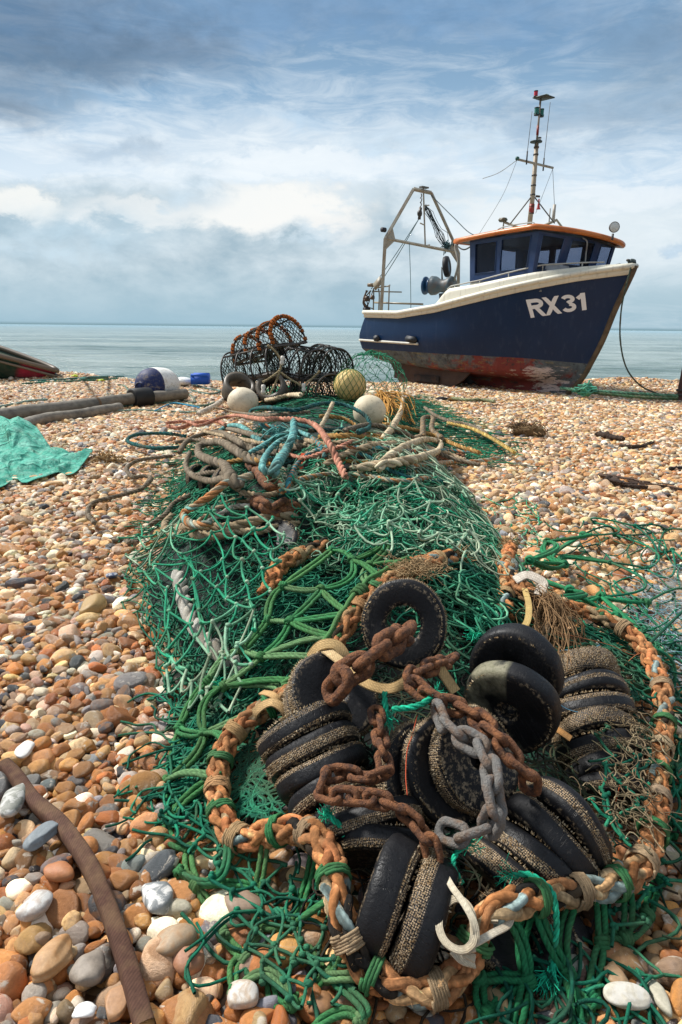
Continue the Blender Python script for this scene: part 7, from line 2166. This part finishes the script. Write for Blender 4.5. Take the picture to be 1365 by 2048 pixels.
# ---- lobster pots
def pot(px, py, D, Lpx, Hpx, yaw, pitch_, roll_, label, wrap=None, seed=0, wpx=None, twine=(.012, .013, .015)):
    rg = np.random.default_rng(seed)
    c = at_depth(px, py, D)         # centre of the base
    L = px_size(Lpx, c); Hh = px_size(Hpx, c); W = px_size(wpx or Lpx * .55, c)
    M = Euler((pitch_, roll_, yaw), 'XYZ').to_matrix(); M = np.array(M)
    root = empty('lobster_pot', c, label, 'lobster pot', 'lobster pots stacked on the heap')
    X = lambda p: np.asarray(p) @ M.T

    def hoop(x, k=22):
        a = np.linspace(0, math.pi, k)
        return np.stack([np.full(k, x), -W / 2 * np.cos(a) * (1 + .10 * np.sin(a)), Hh * np.sin(a) ** .92], 1)
    xs = [-L / 2, -L / 6, L / 6, L / 2]
    mb = MB(); box(mb, (0, 0, 0), L, W * .16, .03, (.05, .035, .025)); 
    for s_ in (-1, 1): box(mb, (0, s_ * W * .45, 0), L, W * .1, .03, (.055, .038, .026))
    for x in xs: box(mb, (x, 0, -.02), .05, W, .025, (.04, .03, .022))
    mb.v = [X(v) for v in mb.v]; mb.build('base_slats', M_PAINT, root, smooth=False)
    for x in xs:
        mb = MB(); h = X(hoop(x)); tube(mb, h, .014, 6, (.03, .024, .02)); mb.build('hoop', M_PAINT, root)
        if wrap:
            mb = MB()
            P = spline(h, step=.02)
            for i in range(2, len(P) - 2, 3):
                if rg.random() < .2: continue
                seizing(mb, P, i, .024, .042, np.array(wrap) * rg.uniform(.7, 1.25), 3, i)
            mb.build('orange_binding', M_ROPE, root)
    mb = MB()
    for a in (.33, .5, .67): 
        p = [np.array([x, -W / 2 * math.cos(a * math.pi), Hh * math.sin(a * math.pi) ** .75]) for x in (xs[0], xs[-1])]
        tube(mb, X(np.array(p)), .014, 5, (.035, .028, .022))
    mb.build('side_bar', M_PAINT, root)
    if wrap:
        mb = MB(); P = spline(X(np.array([[x, -W / 2 * math.cos(.5 * math.pi), Hh] for x in np.linspace(xs[0], xs[-1], 6)])), step=.02)
        for i in range(1, len(P) - 1, 3): seizing(mb, P, i, .022, .04, np.array(wrap) * rg.uniform(.7, 1.2), 3, i)
        mb.build('orange_binding', M_ROPE, root)
    # netting over the hoops, the end walls and the inner funnel
    A = []; nu, nv = 14, 10
    def sp_(u, v):
        a = np.clip(v, 0, 1) * math.pi
        return np.array([(u - .5) * L, -W / 2 * math.cos(a) * (1 + .10 * math.sin(a)), Hh * max(math.sin(a), 0) ** .92])
    J = rg.normal(0, .010, (nu + 2, nv + 2, 3))
    for i in range(nu):
        for j in range(nv + 1):
            if (i + j) % 2: continue
            for d in (-1, 1):
                if not 0 <= j + d <= nv: continue
                p0 = sp_(i / nu, j / nv) + J[i, j]; p1 = sp_((i + 1) / nu, (j + d) / nv) + J[i + 1, j + d]
                A.append(X(p0 + (p1 - p0) * np.linspace(0, 1, 4)[:, None]))
    for e in (-L / 2, L / 2):
        m = 7
        for i in range(-m, m + 1):
            for s_ in (-1, 1):
                pts = []
                for t in np.linspace(0, 1, 12):
                    y = (i / m * 1.4 + s_ * t * 1.0) * W / 2; z = t * Hh
                    if abs(y) < W / 2 and z < Hh * math.sqrt(max(0, 1 - (2 * y / W) ** 2)) ** .75: pts.append((e + rg.normal(0, .006), y, z))
                if len(pts) >= 4: A.append(X(spline(np.array(pts), n=4)))
    A = np.array(A)
    mb = MB(); tubes(mb, A, .0055, 4, np.array([twine, np.array(twine) * 1.8, (.012, .028, .026)])[rg.integers(0, 3, len(A))]); mb.build('netting', M_TWINE, root)
    return root
DP = 10.6
pot(542, 705, DP - .1, 112, 54, R(-38), R(4), R(-20), 'orange-bound lobster pot perched on top of the stack, tilted down to the left', (.42, .125, .03), 1, 96)
pot(515, 752, DP - .2, 104, 56, R(-24), R(6), R(-12), 'black lobster pot under the left of the orange-bound one, tilted', None, 2, 90)
pot(598, 752, DP, 92, 58, R(-42), R(-4), R(6), 'black lobster pot in the middle tier, right of the tilted one', None, 3, 90)
pot(655, 752, DP + .15, 70, 58, R(-58), R(3), R(5), 'black lobster pot at the right end of the stack, showing its arched end', None, 4, 80)
pot(640, 800, DP - .4, 80, 50, R(-50), R(8), R(-4), 'black lobster pot low at the right, behind the cream rope end', None, 5, 80)
pot(545, 794, DP - .1, 90, 42, R(-10), R(0), R(0), 'black lobster pot at the bottom of the stack, mostly hidden', None, 6, 70)
def drum(px, py, D, rpx, axis, label, seed):
    c = at_depth(px, py, D); r = px_size(rpx, c)
    mb = MB(); lathe(mb, [(r * .72, -.12), (r, -.12), (r, .12), (r * .72, .12)], 32, (.10, .085, .065), axis=cam_vec(axis), center=c, closed=True)
    o = mb.build('tyre_ring', M_PAINT); tag(o, label, 'tyre ring')
drum(478, 778, DP - .6, 32, (.3, .55, .75), 'brown worn tyre ring lying left of the pots', 1)
drum(545, 778, DP - .6, 30, (-.2, .3, .9), 'brown worn tyre ring half buried under the pots', 2)
# cords and small white floats tied to the pots
for i, (pts, lb) in enumerate([([(536, 690), (552, 704), (562, 722), (560, 740), (540, 756), (526, 764)], 'straw cord hanging from the orange-bound pot'), ([(560, 742), (552, 765), (542, 785), (536, 795)], 'straw cord dropping from the white toggle'),
                               ([(562, 745), (580, 758), (598, 768), (606, 775)], 'straw cord running right below the white toggle'), ([(640, 742), (625, 757), (610, 770), (608, 790)], 'straw cord knotted at the right pot')]):
    mb = MB(); P = spline(np.array([at_depth(x, y, DP - .75) for x, y in pts]), step=.02)
    laid_rope(mb, P, .016, [(.36, .29, .17), (.42, .34, .2)], i, 3, 7, 5, 0); o = mb.build('cord', M_ROPE); tag(o, lb, 'cord')
for i, (x, y, hh, lb) in enumerate([(565, 721, 19, 'white toggle float hanging under the orange-bound pot'), (527, 779, 20, 'white toggle float above the left cream ball'), (608, 775, 18, 'white toggle float above the cream rope end')]):
    c = at_depth(x, y, DP - .8); h_ = px_size(hh, c)
    mb = MB(); lathe(mb, [(0, -h_ / 2), (h_ * .2, -h_ * .45), (h_ * .24, -h_ * .2), (h_ * .17, 0), (h_ * .24, h_ * .2), (h_ * .2, h_ * .45), (0, h_ / 2)], 16, (.66, .62, .54), axis=cam_vec((.15 - .1 * i, 1, .1)), center=c)
    o = mb.build('toggle_float', M_FLOAT); tag(o, lb, 'float')

# ---- things on the shingle at the back left
def pipe(name, pts, wpx, col, label, lift=.0, bands=()):
    P = np.array([on_beach(p[0], p[1], lift + (p[2] if len(p) > 2 else 0)) for p in pts])
    r = px_size(wpx, P[len(P) // 2]) / 2
    C = spline(P, step=.06); C[:, 2] += r * .75
    rg = np.random.default_rng(int(pts[0][1])); C[:, 2] += .008 * fbm(np.arange(len(C)) * .2, np.zeros(len(C)), 4)
    mb = MB(); tube(mb, C, r * (1 + .03 * rg.normal(size=len(C))), 18, np.array(col) * (1 + .12 * rg.normal(size=(len(C), 1))))
    o = mb.build(name, M_SPAR); tag(o, label, 'pole'); og = np.array(o.location)
    for f, w, k, cc, nm in bands:
        i = int(f * (len(C) - 1)); T = frames(C)[0]
        b = MB(); lathe(b, [(r * k * .9, -w / 2), (r * k, -w / 2 + .01), (r * k * 1.02, 0), (r * k, w / 2 - .01), (r * k * .9, w / 2), (r * .9, w / 2), (r * .9, -w / 2)], 28, cc, axis=T[i], center=C[i], closed=True)
        b.build(nm, M_PLAIN, o, origin=og)
M_SPAR = wood_mat('weathered spar', (.13, .11, .085), (.26, .23, .18), (.03, .026, .02), .7, (6, 2.5, 6), 2.5)
pipe('spar', [(-90, 860), (0, 842), (70, 831), (140, 823), (215, 812), (262, 806), (372, 796)], 25, (1, 1, 1), 'long dark weathered spar with a black collar lying on the shingle', .06, [(.80, .33, 1.75, (.014, .013, .012), 'collar'), (.585, .05, 1.12, (.16, .09, .04), 'rope_lashing')])
pipe('spar', [(28, 872), (52, 858), (80, 848), (120, 842), (170, 835), (240, 822)], 22, (1.3, 1.3, 1.25), 'paler bent spar lying in front of the dark one', .0)


def tarp():
    bd = [(-60, 800), (-20, 822), (6, 833), (20, 842), (42, 838), (60, 846), (78, 862), (94, 886), (112, 903), (145, 905), (186, 900), (172, 918), (158, 938), (140, 948), (118, 944), (92, 954), (70, 958), (48, 965), (30, 956), (0, 974), (-50, 985), (-90, 930), (-100, 860)]
    lf = [0.05, .16, .20, .17, .20, .16, .08, .03, .02, .04, .06, .03, .02, .02, .02, .02, .02, .02, .02, .02, 0.02, .02, .03]
    B = np.array([on_beach(x, y, l + .01) for (x, y), l in zip(bd, lf)])
    Bs = spline(B, n=220, closed=True)
    C = on_beach(25, 900, .10)
    rr = np.linspace(0, 1, 60)
    V = C + (Bs - C)[None] * rr[:, None, None]
    x, y = V[..., 0], V[..., 1]
    h = .10 * np.exp(-((x - (C[0] - .3)) / .5) ** 2 - ((y - C[1] - .5) / .6) ** 2)
    ridge = np.abs(fbm(x * 3.2 + y * 1.1, y * 1.6 - x * .8, 61, 4)) * .19 + .03 * fbm(x * 14, y * 9, 62, 3)
    edge = np.minimum(1, (1 - rr[:, None]) * 8 + .15)
    V[..., 2] = np.maximum(V[..., 2] + (h - ridge * .8 + .03) * edge, ground_z(x, y) + PEB + .012)
    mb = MB(); mb.add(V.reshape(-1, 3), grid_faces(60, 220, True))
    m, nt, b = new_mat('mint tarpaulin')
    co = objco(nt); n1 = noise(nt, 2.5, 6, co, .65); n2 = noise(nt, 9, 6, co, .7, .8)
    c = mixc(nt, ramp(nt, n1, [(.3, 0), (.7, 1)]), (.025, .34, .23), (.09, .46, .34))
    c = mixc(nt, math_(nt, 'MULTIPLY', ramp(nt, n2, [(.45, 0), (.6, 1)]), .55), c, (.28, .58, .46))
    c = mixc(nt, math_(nt, 'MULTIPLY', ramp(nt, noise(nt, 1.7, 6, co, .7), [(.60, 0), (.70, 1)]), .6), c, (.20, .17, .06))
    nt.links.new(c, b.inputs['Base Color']); b.inputs['Roughness'].default_value = .65; b.inputs['Specular IOR Level'].default_value = .25
    wv = noise(nt, 7, 9, co, .68, 1.6)
    vo = N(nt, 'ShaderNodeTexVoronoi', feature='DISTANCE_TO_EDGE'); vo.inputs['Scale'].default_value = 3.2; nt.links.new(co, vo.inputs['Vector'])
    cr = ramp(nt, vo.outputs['Distance'], [(0, 1), (.06, 0)])
    bump(nt, b, math_(nt, 'ADD', wv, math_(nt, 'MULTIPLY', cr, .35)), .9, .06)
    o = mb.build('tarpaulin', m); tag(o, 'crumpled mint green tarpaulin sheet spread on the shingle at the left', 'tarpaulin')
    so = o.modifiers.new('thickness', 'SOLIDIFY'); so.thickness = .004
tarp()


def dinghy():
    tip = on_beach(112, 753)
    c0 = at_depth(-40, 690, tip[1] + .1)
    root = empty('small_boat', tip, 'green wooden boat bow with brown gunwale and red patch at the left edge', 'boat')
    og = np.array(tip)
    s = np.linspace(0, 1, 30)
    top = np.stack([tip[0] + .05 - 3.2 * s, tip[1] + 0 * s, tip[2] + .10 + .95 * s ** .92], 1)
    hb = .9 * s ** .65
    near = top - np.stack([0 * s, hb, 0 * s], 1); farr = top + np.stack([0 * s, hb, 0 * s], 1)
    keel = np.stack([tip[0] - .35 - 2.9 * s, tip[1] + 0 * s, tip[2] - .12 + 0 * s], 1)
    def side(a, sg):
        mid = a * .5 + keel * .5 + np.stack([0 * s, sg * .28 * hb, .0 * s], 1)
        return np.array([spline(np.array([a[i], mid[i], keel[i]]), n=12) for i in range(30)])
    for sg, a in ((-1, near), (1, farr)):
        G = side(a, sg); mb = MB(); cc = np.tile(np.array((.018, .065, .042)), (G.shape[0] * G.shape[1], 1))
        pl = np.tile((np.arange(12) // 3 % 2), 30)[:, None]; cc = cc * (1 - .25 * pl)
        sidx = np.repeat(np.arange(30), 12); row = np.tile(np.arange(12), 30)
        redm = (sidx < 6) & (row < 8); cc[redm] = (.40, .03, .06)
        mb.add(G.reshape(-1, 3), grid_faces(30, 12, False) if sg < 0 else grid_faces(30, 12, False)[:, ::-1], cc)
        mb.build('planking', M_PAINT, root, origin=og)
        mb = MB(); tube(mb, a + [0, 0, .02], .055, 6, (.15, .11, .075)); tube(mb, a[:16] + [0, sg * .02, -.10], .03, 6, (.16, .12, .08)); mb.build('gunwale', M_PAINT, root, origin=og)
    mb = MB(); mb.add(np.stack([near + [0, 0, -.06], farr + [0, 0, -.06]], 1).reshape(-1, 3), grid_faces(30, 2, False), (.02, .05, .035)); mb.build('cover', M_PAINT, root, origin=og)
dinghy()


def crate():
    c = on_beach(404, 768); w = px_size(30, c); h = px_size(17, c)
    c = at_depth(402, 768, 13.6); 
    mb = MB(); 
    for dx, dy, sx, sy in ((0, -w * .4, w, .03), (0, w * .4, w, .03), (-w * .5, 0, .03, w * .8), (w * .5, 0, .03, w * .8)): box(mb, c + [dx, dy, h / 2], sx, sy, h, (.01, .08, .42), bev=.008)
    box(mb, c + [0, 0, .02], w, w * .8, .03, (.01, .07, .36)); tube(mb, [c + [-w * .5, -w * .42, h], c + [w * .5, -w * .42, h]], .03, 8, (.012, .1, .5)); tube(mb, [c + [-w * .5, w * .42, h], c + [w * .5, w * .42, h]], .03, 8, (.012, .1, .5))
    o = mb.build('fish_crate', M_PLAIN); tag(o, 'bright blue plastic crate behind the coiled rope', 'crate')
    c = at_depth(366, 766, 13.8); mb = MB(); v, f = ico(3); mb.add(v * [px_size(20, c), .2, px_size(9, c)] + c + [0, 0, .03], f, (.74, .75, .73)); o = mb.build('white_float', M_FLOAT); tag(o, 'flattened white float beside the blue crate', 'float')
    for i, (x, y, lb) in enumerate([(150, 752, 'lime yellow plastic scrap on the crest by the small boat'), (203, 761, 'lime yellow tag on the teal rope along the crest')]):
        c = on_beach(x, y, .02); mb = MB(); v, f = ico(2); mb.add(v * [px_size(7, c), .06, px_size(3, c)] * (1 + .2 * np.sin(v[:, :1] * 7)) + c, f, (.5, .6, .03)); o = mb.build('plastic_scrap', M_PLAIN); tag(o, lb, 'plastic')
crate()


# ---- mooring post and lines
def post():
    b = on_beach(1364, 800); b = np.array([b[0] + .0, b[1], ground_z(b[0], b[1])])
    mb = MB(); n = 14; zz = np.linspace(-.1, 1.05, n); rg = np.random.default_rng(6)
    P = np.stack([b[0] + .06 * zz, np.full(n, b[1]), b[2] + zz], 1)
    tube(mb, P, .098 * (1 + .03 * rg.normal(size=n)), 14, (.10, .05, .04))
    o = mb.build('mooring_post', wood_mat('rusty post', (.07, .035, .03), (.14, .07, .055), (.03, .02, .02), .85, (8, 8, 1.5))); tag(o, 'rust brown mooring post standing at the right edge', 'post')
    og = np.array(o.location)
    for z in (.12, .2): 
        m2 = MB(); lathe(m2, [(.1, -.02), (.112, -.015), (.112, .015), (.1, .02)], 16, (.05, .04, .035), center=b + [0, 0, z]); m2.build('band', M_PLAIN, o, origin=og)
    return b
PB = post()
def world_rope(pts, r, cols, label, seed, fuzz=0, sag=True):
    mb = MB(); laid_rope(mb, spline(np.array(pts), step=.03), r, cols, seed, 3, 7, 6, fuzz); o = mb.build('mooring_rope', M_ROPE); tag(o, label, 'rope'); return o
m0 = at_depth(1122, 776, 12.7)
k1 = on_beach(1172, 783, .16)
world_rope([m0, at_depth(1150, 779, 12.3), at_depth(1175, 781, 12.1), at_depth(1230, 785, 11.9), at_depth(1300, 789, 11.7), at_depth(1356, 792, 11.7)], .030, [(.10, .25, .16), (.15, .30, .2)], 'pale green mooring rope stretched from the boat forefoot to the post', 1)
world_rope([at_depth(1175, 784, 12.0), at_depth(1230, 790, 11.8), at_depth(1300, 796, 11.5), at_depth(1356, 798, 11.5)], .026, [(.05, .11, .06), (.07, .14, .08)], 'darker green mooring rope running just below the pale one', 2)
mb = MB(); rg_ = np.random.default_rng(3); kc = at_depth(1172, 779, 12.0)
tubes(mb, np.array([spline(kc + rg_.normal(0, .07, (5, 3)) * [1.1, .6, .8], n=9) for _ in range(34)]), .016, 5, (.10, .40, .28)); o = mb.build('rope_knot', M_ROPE); tag(o, 'bushy turquoise knot on the mooring rope near the bow', 'rope')
world_rope([at_depth(1262, 535, 12.0), at_depth(1252, 575, 12.0), at_depth(1243, 620, 12.05), at_depth(1241, 680, 12.1), at_depth(1253, 735, 12.2), at_depth(1280, 770, 12.3), at_depth(1315, 787, 12.5), at_depth(1352, 794, 12.7)], .014, [(.07, .10, .08), (.10, .13, .10)], 'thin slack bow line hanging from the stem to the post', 4)


# ---- wrack and driftwood
def lump(px, py, w, h, col, label, seed, name='driftwood', cat='driftwood', mat=None, fib=0, fibcol=None):
    c = on_beach(px, py); rg = np.random.default_rng(seed)
    W = px_size(w, c) / 2; H = px_size(h, c)
    v, f = ico(3); V = v * [W, W * .5, H * .55]
    V *= (1 + .28 * fbm(v[:, 0] * 2.3 + seed, v[:, 1] * 2 + v[:, 2] * 2, seed, 3))[:, None]
    mb = MB(); mb.add(V + c + [0, 0, H * .3], f, np.array(col) * (1 + .2 * rg.normal(size=(len(V), 1))))
    if fib:
        S = []
        for _ in range(fib):
            i = rg.integers(len(V)); a = V[i] + c + [0, 0, H * .3]; d = v[i] + rg.normal(0, .6, 3); L = W * rg.uniform(.2, .6)
            S.append(np.stack([a, a + d * L * .4 + rg.normal(0, W * .05, 3), a + d * L * .7 + rg.normal(0, W * .1, 3), a + d * L + rg.normal(0, W * .15, 3)]))
        tubes(mb, np.array(S), W * .02, 4, np.array(fibcol or col) * rg.uniform(.6, 1.4, (fib, 1)))
    o = mb.build(name, mat or M_ROPE); tag(o, label, cat)


def stick(pts, r0, r1, col, label, seed, split=0, name='driftwood'):
    rg = np.random.default_rng(seed); P = spline(np.array([on_beach(p[0], p[1], .01) for p in pts]), n=24)
    r = px_size(np.linspace(r0, r1, 24) / 2, P[12]) * (1 + .14 * rg.normal(size=24)); P[:, 2] += r * .7
    mb = MB(); tube(mb, P, r, 8, np.array(col) * (1 + .25 * rg.normal(size=(24, 1))))
    for _ in range(split):
        i = rg.integers(2, 20); q = P[i:i + 5] + rg.normal(0, r[i] * 1.2, 3) * [1, 1, .4] + [0, 0, r[i] * .6]; tube(mb, spline(q, n=8), r[i] * .35, 5, np.array(col) * rg.uniform(.5, 1.8))
    o = mb.build(name, M_SPAR2); tag(o, label, 'driftwood')
M_SPAR2 = vcol_mat('driftwood', .85, .45, 18, 120, .6, .2)
lump(1058, 872, 66, 24, (.17, .11, .055), 'brown shaggy clump of dried wrack on the shingle right of the heap', 1, 'seaweed_clump', 'seaweed', fib=160, fibcol=(.20, .13, .07))
lump(1042, 856, 40, 12, (.025, .018, .014), 'black strip of dried weed behind the brown clump', 2, 'seaweed_clump', 'seaweed', fib=60, fibcol=(.03, .02, .015))
stick([(1196, 872), (1222, 878), (1248, 882)], 13, 10, (.045, .03, .022), 'short dark chunk of driftwood at the right', 3, 5)
stick([(1240, 893), (1270, 897), (1298, 890), (1310, 884)], 7, 4, (.05, .035, .025), 'thin dark sticks behind the long plank at the right', 4, 8)
stick([(1200, 952), (1240, 960), (1290, 970), (1340, 976), (1380, 984)], 10, 5, (.09, .06, .045), 'long split branch lying at the right edge of the shingle', 5, 10)
stick([(1215, 965), (1255, 974), (1296, 978)], 16, 6, (.05, .035, .028), 'dark crumbly bark under the long split branch', 6, 12)
stick([(1340, 940), (1362, 938), (1380, 936)], 8, 6, (.03, .025, .022), 'black twig at the right edge above the long branch', 7, 3)
lump(884, 801, 26, 9, (.018, .017, .016), 'small black wooden block on the shingle below the bilge keel', 8, 'wood_block', 'block', M_PLAIN)
lump(905, 803, 22, 9, (.16, .09, .03), 'rusty brown rag beside the black block', 9, 'rag', 'rag', fib=30)


def wrack_tan():
    rg = np.random.default_rng(4); mb = MB(); c = on_beach(222, 925)
    S = px_size(34, c)
    for k in range(46):
        a = rg.uniform(0, 6.28); P = [c + [rg.normal(0, S * .5), rg.normal(0, S * .35), .01]]
        d = np.array([math.cos(a), math.sin(a), rg.uniform(.1, .9)])
        for j in range(6): P.append(P[-1] + d * S * .13); d = d + rg.normal(0, .5, 3); d /= np.linalg.norm(d)
        P = np.array(P); P[:, 2] = np.maximum(P[:, 2], c[2] + .01); P = spline(P, n=14)
        T = np.gradient(P, axis=0); sd2 = np.cross(T, rg.normal(size=3)); sd2 /= np.linalg.norm(sd2, axis=1, keepdims=True)
        w = S * .09 * np.sin(np.linspace(.3, 2.9, 14)) * (1 + .5 * np.sin(np.arange(14) * 1.9))
        th = np.cross(T, sd2); th /= np.linalg.norm(th, axis=1, keepdims=True)
        V = np.stack([P - sd2 * w[:, None], P + th * .004, P + sd2 * w[:, None], P - th * .004], 1).reshape(-1, 3); mb.add(V, grid_faces(14, 4), np.array((.42, .28, .14)) * rg.uniform(.6, 1.3))
    o = mb.build('dried_seaweed', M_ROPE); tag(o, 'curly tan dried seaweed below the tarpaulin corner', 'seaweed')
wrack_tan()


# ---- single stones and shells that stand out
M_STONE = None
def stone_mat(name, col, rust=0.0, white=0.0, rough=.6):
    m, nt, b = new_mat(name); co = objco(nt)
    n1 = noise(nt, 28, 5, co, .6, .5); n2 = noise(nt, 130, 5, co, .7)
    v = N(nt, 'ShaderNodeVectorMath', operation='SCALE'); v.inputs[0].default_value = col; nt.links.new(math_(nt, 'MULTIPLY_ADD', n2, .9, .55), v.inputs['Scale'])
    c = v.outputs[0]
    if rust: c = mixc(nt, math_(nt, 'MULTIPLY', ramp(nt, n1, [(.42, 0), (.6, 1)]), rust), c, (.34, .16, .05))
    if white: c = mixc(nt, math_(nt, 'MULTIPLY', ramp(nt, n1, [(.44, 1), (.52, 0)]), white), c, (.62, .60, .56))
    c = mixc(nt, math_(nt, 'MULTIPLY', ramp(nt, n2, [(.66, 0), (.72, 1)]), .5), c, (.7, .66, .6))
    nt.links.new(c, b.inputs['Base Color']); b.inputs['Roughness'].default_value = rough
    bump(nt, b, math_(nt, 'ADD', n1, n2), .25, .004)
    return m


def stone(px, py, wpx, hpx, ang, col, label, seed, rust=0.0, white=0.0, name='pebble', flat=.62, lift=.0):
    wpx *= .84; hpx *= .80; col = tuple(v * 1.15 for v in col)
    c = on_beach(px, py + hpx * .1, -.004 + lift)
    v, f = pebble_shape(500 + seed, 4)
    ext = np.abs(v).max(0); v = v / ext
    a = px_size(wpx, c) / 2; d = ray(px, py); d /= np.linalg.norm(d); fs = abs(d[2])
    bb = px_size(hpx, c) / 2 / max(fs, .45); cc = min(a, bb) * flat
    V = v * [a, bb, cc]
    t = R(ang); Rm = np.array([[math.cos(t), -math.sin(t), 0], [math.sin(t), math.cos(t), 0], [0, 0, 1]])
    V = V @ Rm.T
    mb = MB(); mb.add(V, f)
    me = mb.mesh(name, stone_mat('stone', col, rust, white))
    o = bpy.data.objects.new(name, me); COL.objects.link(o); o.location = c + [0, 0, cc * .35]
    tag(o, label, 'stone' if name == 'pebble' else 'shell')
stone(187, 1213, 62, 54, 0, (.30, .19, .07), 'round smooth ochre stone left of the net', 1, flat=.8)
stone(315, 1797, 76, 74, 20, (.17, .18, .18), 'grey round flint with chalky white rings, lower left', 2, 0, 1.0)
stone(26, 1598, 56, 72, 10, (.20, .20, .17), 'grey lichen-spotted stone lying on the strap at the left edge', 3, 0, .6, lift=.03)
stone(86, 1668, 50, 66, -25, (.15, .17, .18), 'smooth blue-grey oblong stone beside the strap', 4, lift=.03)
stone(179, 1942, 82, 66, 0, (.22, .18, .14), 'large rounded grey-brown stone left of the strap', 5, flat=.75, lift=.01)
stone(107, 1918, 128, 62, 62, (.38, .22, .10), 'long tan stone leaning diagonally at the lower left', 6, .7, lift=.012)
stone(351, 1880, 108, 60, 38, (.30, .22, .14), 'oblong speckled tan stone under the left fringe net', 7, .5, lift=.01)
stone(376, 1918, 78, 62, 20, (.30, .14, .08), 'reddish brown stone below the oblong speckled one', 8, .4)
stone(487, 1812, 110, 66, 10, (.22, .15, .10), 'big flat brown stone under the coarse green meshes', 9, lift=.005)
stone(485, 1990, 80, 56, 0, (.40, .34, .27), 'knobbly white flint at the bottom, under the net fringe', 37, .35, .6, lift=.015)
stone(172, 2022, 62, 34, 30, (.66, .65, .62), 'bright white shell-like flint at the bottom left', 11, lift=.02)
stone(232, 2005, 60, 70, 5, (.34, .19, .10), 'tall tan stone touching the strap at the bottom', 12, .4, lift=.012)
stone(72, 1810, 86, 52, 68, (.36, .35, .33), 'pale grey stone with rusty tip at the lower left', 13, .35, .5, lift=.015)
stone(118, 1742, 56, 62, 70, (.34, .13, .05), 'wedge-shaped red-brown stone left of the strap', 14, .3, lift=.012)
stone(1255, 1992, 112, 46, -8, (.46, .42, .34), 'long cream white stone at the lower right', 15, 0, .5, lift=.02)
stone(1232, 1950, 58, 58, 0, (.34, .22, .12), 'rounded speckled brown stone above the long cream one', 16, .4, lift=.012)
stone(1320, 1990, 40, 78, 0, (.36, .33, .25), 'upright greenish grey stone at the lower right edge', 17, lift=.01)
stone(640, 2010, 64, 50, 15, (.20, .10, .045), 'dark brown stone among the lower fringe meshes', 18, .4)
stone(224, 1152, 30, 12, 25, (.03, .05, .11), 'half mussel shell with blue inside, left of the net', 19, 0, .5, name='mussel_shell', flat=.5, lift=.02)
stone(50, 1500, 40, 34, 0, (.6, .58, .54), 'rounded white stone at the left edge above the strap', 20, lift=.02)
